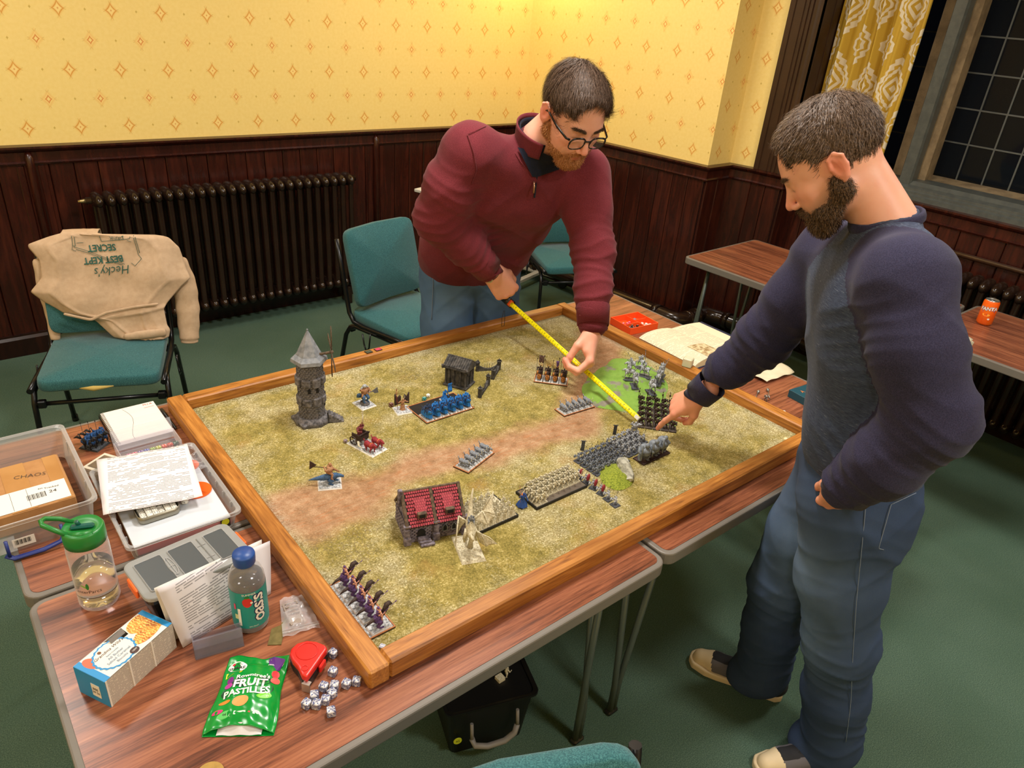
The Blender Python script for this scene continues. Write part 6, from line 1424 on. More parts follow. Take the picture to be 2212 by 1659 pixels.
mb = MB(); mb.grid(lambda a, b: (.115+.12*a, -.132+.04*b, .0235-.008*a), 6, 4); mb.build('illustration', noisy('orange_artwork', S(230, 210, 170), S(206, 130, 40), 90, .7, detail=6), t, fix=False)
# --- cube on the frame
t = empty('frosted_cube', (BL-BI*.55, .528, BT), .35, 'frosted translucent numbered cube standing on the frame beside the book', 'die')
mb = MB(); mb.box((0, 0, .0165), (.033, .033, .033), bev=.003); mb.build('cube_body', plain('frosted_resin', S(196, 194, 166), .45, Subsurface_Weight=.3), t); mb = MB()
for k in range(3): mb.tube([(-.006+.006*k, -.0166, .006), (-.006+.006*k, -.0172, .006)], .0014, 6)
o = mb.build('pips', plain('grey_pips', S(130, 128, 110), .5), t); o['kind'] = 'stuff'
# --- papers, sceptres, box
CR = noisy('creased_cream_paper', S(214, 204, 176), S(190, 180, 150), 9, .85, bump=.3, bscale=30)
sheet('creased_paper', [(1.79, .44, .746), (1.99, .45, .746), (1.955, .325, .746), (1.790, .335, .746)], CR, 'large creased cream paper on the far side of the man in blue', 'paper', wob=.006, seed=3)
sheet('cloth_sheet', [(1.84, .530, .752), (2.03, .535, .752), (2.00, .455, .750), (1.83, .448, .750)], CR, 'rumpled cream sheet lying behind the creased paper', 'paper', wob=.010, seed=5)
MET = plain('pewter', S(140, 136, 130), .35, .8)
def wand(a, b, label):
    a = Vector((*a, TZ+.004)); b = Vector((*b, TZ+.006)); t = empty('pewter_wand', a, 0, label, 'wand'); mb = MB(); mb.rod((0, 0, 0), b-a, .0016, n=6); mb.build('shaft', MET, t); mb = MB(); mb.ball(b-a, (.006, .006, .0055), 9, 6); mb.ball((b-a)*1.12, (.004, .004, .004), 7, 5); mb.ball((b-a)*.9, .003, 7, 5); mb.build('skull_head', MET, t)
wand((1.645, .285), (1.702, .310), 'small pewter wand with a skull tip, left of two behind the frame'); wand((1.70, .262), (1.745, .300), 'small pewter wand with a dark skull tip, right of two behind the frame')
t = empty('pewter_figure', (1.675, .262, TZ), .3, 'tiny pewter figure standing by the skull wands', 'model figure'); mb = MB(); human(mb, .026, fat=1.3); mb.build('figure', MET, t)
mb = MB(); mb.ball((0, 0, .005), (.008, .007, .005), 9, 6); o = mb.build('pebble_counter', D_WHT, loc=(1.655, .178, TZ)); tag(o, 'small white rounded counter behind the frame near the man in blue', 'counter')
t = empty('teal_box', (1.83, .19, TZ), -.12, 'dark teal boxed deck with orange lettering half hidden by the man in blue', 'box'); mb = MB(); mb.box((0, 0, .014), (.12, .085, .028), bev=.001); mb.build('carton', plain('dark_teal_card', S(18, 70, 84), .45), t)
text_obj('lettering', 'NY', .016, plain('orange_print', S(230, 130, 60), .5), t, Matrix.Translation((-.035, -.0432, .014)) @ Matrix.Rotation(PI/2, 4, 'X'), bold=.0006); text_obj('lettering', 'A', .02, plain('orange_print', S(230, 130, 60), .5), t, Matrix.Translation((-.03, .01, .0285)))
many(.018, plain('ivory_die', S(222, 206, 160), .4), (1.475, .060, MZ), 'ivory numbered die inside the frame beside the man in blue')
for k, (x, c, lb) in enumerate(((.655, (60, 70, 50), 'dark green square token on the back frame member'), (.692, (206, 50, 90), 'pink square token on the back frame member'))):
    t = empty('square_token', (x, BW-.022, BT), .05, lb, 'token'); mb = MB(); mb.box((0, 0, .0012), (.024, .020, .0024), bev=.0005); mb.build('token_body', BLK, t); mb = MB(); mb.box((0, 0, .0025), (.020, .016, .0004)); mb.build('token_face', noisy('token_%d' % k, S(*c), S(*[int(q*.7) for q in c]), 400, .6), t)
# --- drink can
t = empty('drink_can', (3.255, .148, TZ), 0, 'orange soft drink can on the table under the window', 'can'); rc = .033
mb = MB(); mb.lathe([(0, .002), (.024, 0), (.0265, .003), (rc, .010), (rc, .106), (.029, .115)], n=36); mb.build('can_body', noisy('can_orange', S(238, 92, 18), S(246, 120, 30), 12, .25), t)
mb = MB(); mb.lathe([(.029, .115), (.0285, .118), (.0265, .118), (.0255, .113), (0, .113)], n=36); mb.box((.004, 0, .1145), (.016, .010, .001)); mb.build('can_top', plain('aluminium', S(190, 190, 188), .25, .9), t)
va = math.atan2(CAM[1]-.148, CAM[0]-3.255)
BLP = plain('deep_blue_print', S(28, 40, 130), .4); decal([(-.024, .008), (.026, .022), (.026, .002), (0, -.012), (-.022, -.004)], BLP, t, 0, 'blue_flash', fn=wrap(rc+.0006, va, .066))
text_obj('lettering_outline', 'FANTA', .022, BLP, t, None, fn=lambda x, y: wrap(rc+.0010, va, .080)(x, y+.10*x), bold=.0016); text_obj('lettering', 'FANTA', .022, WHP, t, None, fn=lambda x, y: wrap(rc+.0016, va, .080)(x, y+.10*x), bold=.0006)
blob(t, 0, 0, .016, .006, plain('orange_light', S(250, 170, 60), .4), wrap(rc+.0007, va-.1, .052), 'orange_slice'); blob(t, 0, 0, .005, .004, WHP, wrap(rc+.0007, va+.35, .034), 'round_mark')
# ================================================================ FLOOR THINGS
t = empty('tool_case', (.50, .285, 0), math.radians(-19), 'black carry box with a grey handle on the carpet under the table', 'box')
BX = plain('black_box_plastic', S(14, 13, 13), .4)
tub(t, -.125, -.13, .125, .13, .20, BX, .86, .010, r=.02); mb = MB(); mb.prism(rrect(-.122, -.127, .122, .127, .02), .188, .192); mb.build('lid_panel', BX, t)
GH = plain('grey_handle', S(128, 124, 120), .5)
mb = MB(); mb.tube([(-.062, -.150, .100), (-.055, -.160, .080), (-.02, -.166, .072), (.03, -.166, .076), (.060, -.160, .090), (.070, -.150, .110)], [(.009, .006)]*6, 8); h_ = mb.build('handle', GH, t)
for s, z in ((-.062, .10), (.070, .11)): mb = MB(); mb.tube([(s, -.142, z+.05), (s, -.148, z+.02), (s, -.152, z)], .005, 6); mb.build('handle_arm', GH, h_)
mb = MB(); mb.tube([(-.095, -.128, .075), (-.095, -.1305, .075)], .012, 14); mb.build('lime_sticker', plain('lime_sticker', S(196, 206, 40), .5), t); text_obj('lettering', 'XS', .010, BL_, t, Matrix.Translation((-.095, -.1312, .075)) @ Matrix.Rotation(PI/2, 4, 'X'))
t2 = T('small cream model lying on the black carry box', 'model figure', None, 'model_figure'); mb = MB(); human(mb, .035); mb.build('figure', M_CREAM, t2); mb = MB(); mb.box((-.022, 0, .006), (.022, .022, .012), bev=.001); mb.build('base', M_CREAM, t2); t2.location = (.545, .215, .192)
chair(.08, -.75, math.radians(-21), 'teal chair at the bottom edge of the picture, only its back rail in view')
ch = [o for o in COL.objects if o.get('label', '').startswith('teal chair at the bottom')][0]; ch.location = (-.05, -.575, 0)
chair(2.15, .20, math.radians(-90), 'dark teal chair behind the man in blue with a cream fleece over it')
# rolling board stand by the corner
t = empty('rolling_stand', (2.80, 2.95, 0), .3, 'white rolling stand with a castor foot, mostly hidden behind the man in red', 'stand')
WM = plain('white_metal', S(196, 194, 186), .4)
for a in (-.35, .35):
    mb = MB(); mb.box((a*1.0, 0, .075), (.05, .46, .02), bev=.004); f_ = mb.build('foot_bar', WM, t)
    for s in (-1, 1): mb = MB(); mb.M = Matrix.Translation((a, s*.21, .033)) @ Matrix.Rotation(PI/2, 4, 'Y'); mb.tube([(0, 0, -.015), (0, 0, .015)], .033, 16); mb.build('castor', BLK, f_)
mb = MB(); mb.box((0, 0, .075), (.70, .04, .02)); mb.box((-.35, 0, .45), (.04, .03, .75)); mb.box((.35, 0, .45), (.04, .03, .75)); mb.build('upright', WM, t)
mb = MB(); mb.box((-.42, 0, .875), (1.15, .20, .018), bev=.003); mb.build('shelf', WM, t)
# ================================================================ HOODIE AND FLEECE
BEI = noisy('beige_sweatshirt', S(196, 168, 138), S(184, 156, 126), 40, .9, bump=.25, bscale=700)
CH = Vector((.03, 2.26, 0)); ca, sa = math.cos(math.radians(-21)), math.sin(math.radians(-21)); EX = Vector((ca, sa, 0)); EN = Vector((sa, -ca, 0))  # width axis, outward (towards the room)
tilt = math.tan(math.radians(14))
def hpt(s_, z, d=0): return CH+EX*s_+Vector((0, 0, z))-EN*(.168+(z-.5)*tilt-.052)+EN*d
def unproj(u, v):
    """pixel to (s, z) on the chair-back plane"""
    r = Vector(ray(u, v)); C_ = Vector(CAM); P0 = hpt(0, .5); P1 = hpt(1, .5)-P0; P2 = hpt(0, 1.5)-P0; n = P1.cross(P2); k = (P0-C_).dot(n)/r.dot(n); q = C_+r*k-P0
    return q.dot(EX), .5+q.z
OUT = [(60, 526), (106, 510), (136, 502), (244, 502), (344, 506), (366, 512), (388, 534), (404, 583), (413, 600), (393, 618), (361, 654), (355, 664), (362, 700), (369, 710), (366, 727), (271, 731), (252, 732), (233, 716), (203, 691), (136, 675), (127, 670), (95, 653), (65, 629), (89, 599), (84, 561), (61, 534)]
OP = [unproj(*p) for p in OUT]
zt = max(z for s_, z in OP); zb = min(z for s_, z in OP)
def extent(z):
    xs = []
    for (a, za), (b, zb_) in zip(OP, OP[1:]+OP[:1]):
        if (za-z)*(zb_-z) <= 0 and za != zb_: xs.append(a+(b-a)*(z-za)/(zb_-za))
    return (min(xs), max(xs)) if xs else (0, 0)
def hdisp(s_, z):
    d = .020+.006*math.sin(s_*17+z*6)+.004*math.sin(s_*31-z*23)+.003*math.sin(z*41+s_*9); e0, e1 = extent(min(max(z, zb+.002), zt-.003))
    a = (s_-e0)/max(.01, e1-e0); d += .010*math.sin(PI*min(max(a, 0), 1)); d -= .018*(max(0, .16-a)/.16+max(0, a-.84)/.16)
    d += .010*max(0, 1-abs((z-(.585+.12*(s_-.0)))/.012))    # waistband seam ridge
    d += .006*max(0, 1-abs(s_-e0-.075)/.010)+.006*max(0, 1-abs(e1-s_-.085)/.010)
    return d
t = empty('hoodie', (*hpt(0, .85)[:2], .0), 0, 'beige hooded sweatshirt draped upside down over the left chair back', 'hoodie')
bpy.context.view_layer.update()
NR, NC = 80, 60; mb = MB(); rows = []
for i in range(NR):
    z = zb+.002+(zt-zb-.004)*i/(NR-1); e0, e1 = extent(z); rows.append([mb.av(hpt(e0+(e1-e0)*j/(NC-1), z, hdisp(e0+(e1-e0)*j/(NC-1), z))) for j in range(NC)])
for k in range(1, 13):   # roll over the top and down behind
    z = zt-.002; e0, e1 = extent(z); th = min(k/6, 1)*PI; rr_ = .030; zz = z+.004*math.sin(th)-max(0, k-4)*.03
    rows.append([mb.av(hpt((e0+(e1-e0)*j/(NC-1))*(1-.0*k), zz, hdisp(e0+(e1-e0)*j/(NC-1), z)*math.cos(th)**1-.034*(1-math.cos(th)))) for j in range(NC)])
for A, B in zip(rows, rows[1:]):
    for j in range(NC-1): mb.af((A[j], A[j+1], B[j+1], B[j]), True)
o = mb.build('body_fabric', BEI, fix=False); o.modifiers.new('s', 'SOLIDIFY').thickness = .005; sm = o.modifiers.new('sm', 'SMOOTH'); sm.factor = .5; sm.iterations = 3; child_of(o, t)
def sleeve(pix, rad, dep, name='sleeve'):
    pts = [];
    for (u, v), d in zip(pix, dep): s_, z = unproj(u, v); pts.append(hpt(s_, z, d))
    mb = MB(); fine = []; fr_ = []
    for i in range(len(pts)-1):
        for k in range(5): f = k/5; fine.append(pts[i].lerp(pts[i+1], f)); fr_.append(rad[i]*(1-f)+rad[i+1]*f)
    fine.append(pts[-1]); fr_.append(rad[-1]); fr_ = [(r*(1+.07*math.sin(i*2.1)), r*.6*(1+.1*math.sin(i*1.3))) for i, r in enumerate(fr_)]
    mb.tube(fine, fr_, 14, up=tuple(EN)); o = mb.build(name, BEI); sm = o.modifiers.new('sm', 'SUBSURF'); sm.levels = 1; sm.render_levels = 1; child_of(o, t)
sleeve([(384, 560), (397, 620), (404, 680), (407, 740), (408, 754)], [.030, .050, .050, .042, .034], [-.03, -.05, -.06, -.06, -.06])
sleeve([(84, 560), (98, 630), (110, 690), (116, 745)], [.03, .036, .028, .020], [-.02, -.03, -.04, -.04])
sleeve([(270, 722), (310, 716), (362, 711)], [.014, .020, .018], [.03, .035, .03], 'hood_roll'); sleeve([(140, 671), (200, 684), (232, 668), (290, 656), (345, 650)], [.006, .006, .006, .006, .006], [.034, .036, .040, .040, .034], 'waist_seam')
INK = plain('green_ink', S(26, 84, 74), .7)
def hfn(u, v, an=0.03):
    s0, z0 = unproj(u, v)
    def f(x, y): X_ = s0-(x*math.cos(an)-y*math.sin(an)); Z_ = z0-(x*math.sin(an)+y*math.cos(an)); return tuple(hpt(X_, Z_, hdisp(X_, Z_)+.0045))
    return f
for tx, u, v, sz, sh, sx in (('SECRET', 222, 530, .036, 0, .88), ('BEST KEPT', 226, 555, .036, 0, .88), ("Hecky's", 246, 578, .050, .3, .85)):
    o = text_obj('lettering', tx, sz, INK, None, None, fn=hfn(u, v, .08), shear=sh, bold=.0008 if not sh else -.0003, sx=sx); child_of(o, t)
def stroke(pix, r=.0009):
    mb = MB(); P = []
    for (a, b) in zip(pix, pix[1:]):
        for k in range(8): u = a[0]+(b[0]-a[0])*k/8; v = a[1]+(b[1]-a[1])*k/8; s_, z = unproj(u, v); P.append(hpt(s_, z, hdisp(s_, z)+.0042))
    mb.tube(P, r, 4); o = mb.build('ink_line', INK); child_of(o, t)
z6 = lambda L: [(x/3.6875, 480+y/3.6875) for x, y in L]
for L in ([(580, 95), (590, 170), (610, 175), (600, 90)], [(1070, 90), (1110, 240), (1135, 270), (1085, 325), (1050, 300)], [(1085, 95), (1125, 245)], [(600, 180), (1060, 330)], [(615, 200), (1040, 335)], [(800, 95), (815, 138), (1045, 105), (1045, 90)], [(590, 170), (585, 200), (620, 215)], [(620, 150), (680, 150)], [(1020, 120), (1060, 135)]): stroke(z6(L))
o = text_obj('lettering', 'DRINK', .020, INK, None, None, fn=hfn(254, 508, .05), bold=-.0002, sx=.9); child_of(o, t)
# fleece over the chair behind the man in blue
FL = noisy('cream_fleece', S(206, 196, 170), S(168, 158, 134), 60, .95, bump=.9, bscale=160)
def fle(a, b):
    y = .12+.34*(a-.5); x = 2.455+.016*math.sin(a*9)+.012*math.sin(b*12+a*4); z = .90-.50*b; x += .03*min(b*4, 1)+.04*b
    return (x, y+.02*math.sin(b*6), z+.02*math.sin(a*5)*b)
mb = MB(); mb.grid(fle, 26, 30); mb.grid(lambda a, b: (2.455-.12*b, .12+.34*(a-.5), .905-.02*b+.01*math.sin(a*9)), 16, 10); o = mb.build('fleece_jacket', FL, fix=False); md = o.modifiers.new('s', 'SOLIDIFY'); md.thickness = .03; md.offset = 0
tag(o, 'cream fleece jacket hung over the chair back behind the man in blue', 'jacket')
# ================================================================ PEOPLE: signed distance modelling with surface nets
V3 = lambda *a: np.array(a, dtype=np.float64)
def nrm(v): v = np.asarray(v, float); return v/np.linalg.norm(v)
class SDF:
    def __init__(s): s.ops = []
    def cap(s, a, b, ra, rb=None, k=.01, flat=None, op='u', rim=0):
        a, b = np.asarray(a, float), np.asarray(b, float); rb = ra if rb is None else rb
        s.ops.append(('cap', a, b, ra, rb, k, flat, op)); return s
    def chain(s, pts, rs, k=.01, flat=None):
        for i in range(len(pts)-1): s.cap(pts[i], pts[i+1], rs[i], rs[i+1], k, flat)
        return s
    def ell(s, c, r, k=.01, op='u', R=None): s.ops.append(('ell', np.asarray(c, float), np.asarray(r, float), R, k, op)); return s
    def plane(s, p, n, k=.004): s.ops.append(('pl', np.asarray(p, float), nrm(n), k)); return s  # keeps the side where (x-p).n < 0
    def bounds(s):
        lo = np.full(3, 9e9); hi = -lo
        for o in s.ops:
            if o[0] == 'cap' and o[7] == 'u':
                r = max(o[3], o[4])+.02
                for q in (o[1], o[2]): lo = np.minimum(lo, q-r); hi = np.maximum(hi, q+r)
            if o[0] == 'ell' and o[5] == 'u': r = max(o[2])+.02; lo = np.minimum(lo, o[1]-r); hi = np.maximum(hi, o[1]+r)
        return lo, hi
    def eval_at(s, X_, Y_, Z_, D=None):
        full = D is None
        sh = np.broadcast(X_, Y_, Z_).shape
        if full: D = np.full(sh, .5, dtype=np.float32)
        grid = len(sh) == 3
        for o in s.ops:
            if o[0] == 'cap':
                _, a, b, ra, rb, k, flat, op = o; m = max(ra, rb)*(1/(flat[1] if flat and flat[1] < 1 else 1))+k*1.5+.02; lo = np.minimum(a, b)-m; hi = np.maximum(a, b)+m
            elif o[0] == 'ell': _, c, r, R, k, op = o; m = max(r)+k*1.5+.02; lo = c-m; hi = c+m
            else: lo = hi = None
            if grid and lo is not None:
                xs, ys, zs = X_[:, 0, 0], Y_[0, :, 0], Z_[0, 0, :]
                i0, i1 = np.searchsorted(xs, (lo[0], hi[0])); j0, j1 = np.searchsorted(ys, (lo[1], hi[1])); k0, k1 = np.searchsorted(zs, (lo[2], hi[2]))
                if i0 >= i1 or j0 >= j1 or k0 >= k1: continue
                sl = (slice(i0, i1), slice(j0, j1), slice(k0, k1)); x, y, z = X_[i0:i1], Y_[:, j0:j1], Z_[:, :, k0:k1]
            else: sl = Ellipsis; x, y, z = X_, Y_, Z_
            if o[0] == 'cap':
                px_, py_, pz_ = x-a[0], y-a[1], z-a[2]; ba = b-a; sc = 1.0
                if flat is not None:
                    n, f = nrm(flat[0]), flat[1]; dn = (px_*n[0]+py_*n[1]+pz_*n[2])*(1/f-1); px_, py_, pz_ = px_+dn*n[0], py_+dn*n[1], pz_+dn*n[2]; ba = ba+n*(ba@n)*(1/f-1); sc = min(1, f)**.5
                L2 = max(ba@ba, 1e-12); t = np.clip((px_*ba[0]+py_*ba[1]+pz_*ba[2])/L2, 0, 1)
                d = (np.sqrt((px_-t*ba[0])**2+(py_-t*ba[1])**2+(pz_-t*ba[2])**2)-(ra+(rb-ra)*t))*sc
            elif o[0] == 'ell':
                px_, py_, pz_ = x-c[0], y-c[1], z-c[2]
                if R is not None: px_, py_, pz_ = (px_*R[0][0]+py_*R[0][1]+pz_*R[0][2], px_*R[1][0]+py_*R[1][1]+pz_*R[1][2], px_*R[2][0]+py_*R[2][1]+pz_*R[2][2])
                k0_ = np.sqrt((px_/r[0])**2+(py_/r[1])**2+(pz_/r[2])**2); k1_ = np.sqrt((px_/r[0]**2)**2+(py_/r[1]**2)**2+(pz_/r[2]**2)**2); d = k0_*(k0_-1)/np.maximum(k1_, 1e-6)
            else:
                _, p, n, k = o; d = (x-p[0])*n[0]+(y-p[1])*n[1]+(z-p[2])*n[2]; A = D[sl]; h = np.clip(.5+.5*(A-d)/k, 0, 1); D[sl] = d+(A-d)*h+k*h*(1-h); continue
            A = D[sl]
            if op == 'u': h = np.clip(.5+.5*(A-d)/k, 0, 1); D[sl] = A+(d-A)*h-k*h*(1-h)
            else: d = -d; h = np.clip(.5-.5*(A-d)/k, 0, 1); D[sl] = A+(d-A)*h+k*h*(1-h)
        return D
    def mesh(s, h, lo=None, hi=None, extra=None):
        if lo is None: lo, hi = s.bounds()
        n = np.ceil((np.asarray(hi)-lo)/h).astype(int)+2; ax = [lo[i]-h+h*np.arange(n[i]+1) for i in range(3)]
        X_, Y_, Z_ = ax[0][:, None, None].astype(np.float32), ax[1][None, :, None].astype(np.float32), ax[2][None, None, :].astype(np.float32)
        D = s.eval_at(X_, Y_, Z_)
        if extra is not None: D = extra(D, X_, Y_, Z_)
        D = np.pad(D[1:-1, 1:-1, 1:-1], 1, constant_values=.5)
        return surface_nets(D, np.array([a[0] for a in ax]), h)
def surface_nets(D, org, h):
    S_ = D < 0; c = [D[i:D.shape[0]-1+i, j:D.shape[1]-1+j, k:D.shape[2]-1+k] for i in (0, 1) for j in (0, 1) for k in (0, 1)]
    cs = sum((q < 0).astype(np.int8) for q in c); act = (cs > 0) & (cs < 8); idx = -np.ones(act.shape, dtype=np.int64); A = np.argwhere(act); idx[act] = np.arange(len(A))
    vals = np.stack([q[act] for q in c], 1); off = np.array([(i, j, k) for i in (0, 1) for j in (0, 1) for k in (0, 1)], float)
    acc = np.zeros((len(A), 3)); cnt = np.zeros(len(A))
    for a in range(8):
        for b in range(a+1, 8):
            if np.abs(off[a]-off[b]).sum() == 1:
                va, vb = vals[:, a], vals[:, b]; m = (va < 0) != (vb < 0); t = np.where(m, va/np.where(m, va-vb, 1), 0)
                acc += m[:, None]*(off[a]+(off[b]-off[a])*t[:, None]); cnt += m
    V = (A+acc/cnt[:, None])*h+org; F = []
    for ax_ in range(3):
        s0 = [slice(None)]*3; s1 = [slice(None)]*3; s0[ax_] = slice(0, -1); s1[ax_] = slice(1, None); a, b = S_[tuple(s0)], S_[tuple(s1)]
        E_ = np.argwhere(a != b); u, v = [q for q in range(3) if q != ax_]; E_ = E_[(E_[:, u] > 0) & (E_[:, v] > 0) & (E_[:, u] < act.shape[u]) & (E_[:, v] < act.shape[v])]
        if not len(E_): continue
        def ix(du, dv): q = E_.copy(); q[:, u] += du; q[:, v] += dv; return idx[q[:, 0], q[:, 1], q[:, 2]]
        q = np.stack([ix(-1, -1), ix(0, -1), ix(0, 0), ix(-1, 0)], 1); ins = a[E_[:, 0], E_[:, 1], E_[:, 2]]; fl = ins if ax_ != 1 else ~ins; q[~fl] = q[~fl][:, ::-1]; F.append(q)
    F = np.concatenate(F); F = F[(F >= 0).all(1)]; return V, F
def vnormals(V, F):
    n = np.cross(V[F[:, 2]]-V[F[:, 0]], V[F[:, 3]]-V[F[:, 1]]); N = np.zeros_like(V)
    for k in range(4): np.add.at(N, F[:, k], n)
    return N/np.maximum(np.linalg.norm(N, axis=1), 1e-9)[:, None]
def smooth_mesh(V, F, it=2, w=.5):
    e = np.concatenate([F[:, [0, 1]], F[:, [1, 2]], F[:, [2, 3]], F[:, [3, 0]]]); e = np.concatenate([e, e[:, ::-1]])
    for _ in range(it):
        acc = np.zeros_like(V); cnt = np.zeros(len(V)); np.add.at(acc, e[:, 0], V[e[:, 1]]); np.add.at(cnt, e[:, 0], 1); V = V*(1-w)+w*acc/np.maximum(cnt, 1)[:, None]
    return V
def to_obj(name, V, F, mats, par, col=None, mi=None):
    me = bpy.data.meshes.new(name); me.vertices.add(len(V)); me.vertices.foreach_set('co', V.astype(np.float32).ravel()); n = F.shape[1]
    me.loops.add(len(F)*n); me.loops.foreach_set('vertex_index', F.astype(np.int32).ravel()); me.polygons.add(len(F)); me.polygons.foreach_set('loop_start', np.arange(0, len(F)*n, n, dtype=np.int32))
    for m_ in (mats if isinstance(mats, list) else [mats]): me.materials.append(m_)
    if mi is not None: me.polygons.foreach_set('material_index', mi.astype(np.int32))
    me.polygons.foreach_set('use_smooth', np.ones(len(F), dtype=bool)); me.update(calc_edges=True)
    if col is not None:
        at = me.color_attributes.new('Col', 'FLOAT_COLOR', 'POINT'); c4 = np.ones((len(V), 4), np.float32); c4[:, :3] = col; at.data.foreach_set('color', c4.ravel())
    o = mkobj(name, me)
    if par: child_of(o, par)
    return o
def gauss(P, c, r): return np.exp(-(((P-np.asarray(c))/np.asarray(r))**2).sum(1))
def mixc(C_, c, w): return C_*(1-w[:, None])+np.asarray(c)*w[:, None]
def mat_skin():
    t = NT('skin'); c = t.attr('Col'); n = t.noise(t.geo(), scale=160, detail=3); n2 = t.noise(t.geo(), scale=38, detail=3)
    c = t.mix(n2.ss(.35, .75)*.14, c, S(214, 120, 96)); t.bump(n, .14, .0009)
    return t.done(c, .48, Subsurface_Weight=.12, Subsurface_Radius=(.012, .004, .002), Subsurface_Scale=.3)
SKIN = mat_skin()
def mat_hairs(name, a, b):
    t = NT(name); r = t.noise(t.geo(), scale=260, detail=2); return t.done(t.mix(r.ss(.35, .7), S(*a), S(*b)), .55, Specular_IOR_Level=.3)
# ---- head in its own frame: x = subject's left, y = forward, z = up, origin between the ears
def head_sdf(neck, thin=1.0):
    s = SDF()
    s.ell((0, -.012, .045), (.075, .098, .083), .01); s.ell((0, .028, .006), (.066, .068, .080), .03); s.ell((0, .030, -.040), (.055, .055, .062), .03)
    for q in (-1, 1):
        s.cap((q*.056, .0, -.045), (q*.020, .070, -.092), .016, .015, .022); s.ell((q*.040, .062, -.014), (.022, .020, .019), .018); s.ell((q*.036, .055, -.050), (.022, .026, .026), .02)
    s.cap((-.009, .076, -.094), (.009, .076, -.094), .017, .017, .018); s.cap((-.034, .080, .029), (.034, .080, .029), .009, .009, .016); s.ell((0, .066, -.058), (.028, .030, .026), .015)
    for q in (-1, 1): s.ell((q*.031, .103, .009), (.019, .017, .013), .012, 's')
    for q in (-1, 1): s.ell((q*.031, .0765, .0105), (.0150, .0130, .0125), .004)
    s.cap((0, .084, .022), (0, .110, -.022), .0068, .0095, .010); s.ell((0, .1130, -.028), (.0100, .0095, .0088), .006)
    for q in (-1, 1): s.ell((q*.0115, .1015, -.033), (.0072, .0095, .0065), .005)
    for q in (-1, 1): s.ell((q*.0062, .1050, -.0405), (.0036, .0050, .0035), .002, 's')
    s.cap((-.017, .086, -.060), (0, .0945, -.0575), .0048, .0058, .005); s.cap((0, .0945, -.0575), (.017, .086, -.060), .0058, .0048, .005)
    s.cap((-.014, .086, -.0695), (.014, .086, -.0695), .0062, .0062, .006); s.cap((-.021, .0915, -.0640), (.021, .0915, -.0640), .0016, .0016, .002, op='s')
    for q in (-1, 1):
        c_, s_ = math.cos(q*.38), math.sin(q*.38); R = ((c_, s_, 0), (-s_, c_, 0), (0, 0, 1))
        s.ell((q*.0795, -.010, .002), (.0085, .0185, .0300), .004, R=R); s.ell((q*.0900, -.006, .004), (.0085, .0105, .0180), .004, 's', R=R)
        rim = [(q*.0800, .006, .004), (q*.0835, .001, .024), (q*.0865, -.014, .031), (q*.0885, -.026, .020), (q*.0870, -.026, .0), (q*.0830, -.015, -.020), (q*.079, -.006, -.028)]
        s.chain(rim, [.0028, .0032, .0034, .0034, .0032, .0036, .0042], .004); s.cap((q*.0835, -.008, .020), (q*.084, -.016, -.008), .0026, .0024, .004)
    s.cap((0, -.030, -.035), neck, .052, .060, .03)
    s.ell((0, .070, -.128), (.001, .001, .001), .001)
    return s
def head_color(P, base, freck=0):
    C_ = np.tile(np.asarray(S(*base)), (len(P), 1)); pink = S(222, 130, 112)
    for q in (-1, 1): C_ = mixc(C_, pink, .55*gauss(P, (q*.045, .075, -.02), (.022, .03, .020))); C_ = mixc(C_, S(226, 120, 104), .65*gauss(P, (q*.085, -.01, .004), (.016, .03, .034)))
    C_ = mixc(C_, S(224, 126, 108), .6*gauss(P, (0, .115, -.028), (.016, .016, .018))); C_ = mixc(C_, S(186, 96, 88), .85*np.clip(1.6*gauss(P, (0, .094, -.063), (.021, .014, .0085)), 0, 1))
    return C_
def strands(name, P, N, n, length, comb, lift, width, mat, par, M_, seed=0, curl=.3, ns=4):
    """tapered hair ribbons rooted on a surface; comb(P)->direction field"""
    rg = np.random.default_rng(seed); i = rg.integers(0, len(P), n); p = P[i]+rg.normal(0, .0012, (n, 3)); nn = N[i]; d = comb(p); d = d-(d*nn).sum(1)[:, None]*nn; d /= np.maximum(np.linalg.norm(d, axis=1), 1e-6)[:, None]
    d = d+rg.normal(0, curl, (n, 3)); d /= np.linalg.norm(d, axis=1)[:, None]; L = length*rg.uniform(.6, 1.2, n)[:, None]; side = np.cross(nn, d); side /= np.maximum(np.linalg.norm(side, axis=1), 1e-6)[:, None]
    pts = [p+d*L*t+nn*(lift*math.sin(PI*min(t*1.0, 1))*L*1.0+.0006) for t in np.linspace(0, 1, ns)]; V = []; 
    for k, q in enumerate(pts): w_ = width*(1-.75*k/(ns-1)); V += [q-side*w_/2, q+side*w_/2]
    V = np.stack(V, 1).reshape(-1, 3); b = np.arange(n)[:, None]*2*ns; F = np.concatenate([b+np.array([[2*k, 2*k+1, 2*k+3, 2*k+2]]) for k in range(ns-1)])
    V = V@M_[:3, :3].T+M_[:3, 3]; o = to_obj(name, V, F, mat, par); o['kind'] = 'stuff'; return o
def frame_m(o, y, z):
    """matrix with local y along y, local z near z"""
    y = nrm(y); x = nrm(np.cross(y, z)); z = np.cross(x, y); M_ = np.eye(4); M_[:3, 0] = x; M_[:3, 1] = y; M_[:3, 2] = z; M_[:3, 3] = o; return M_
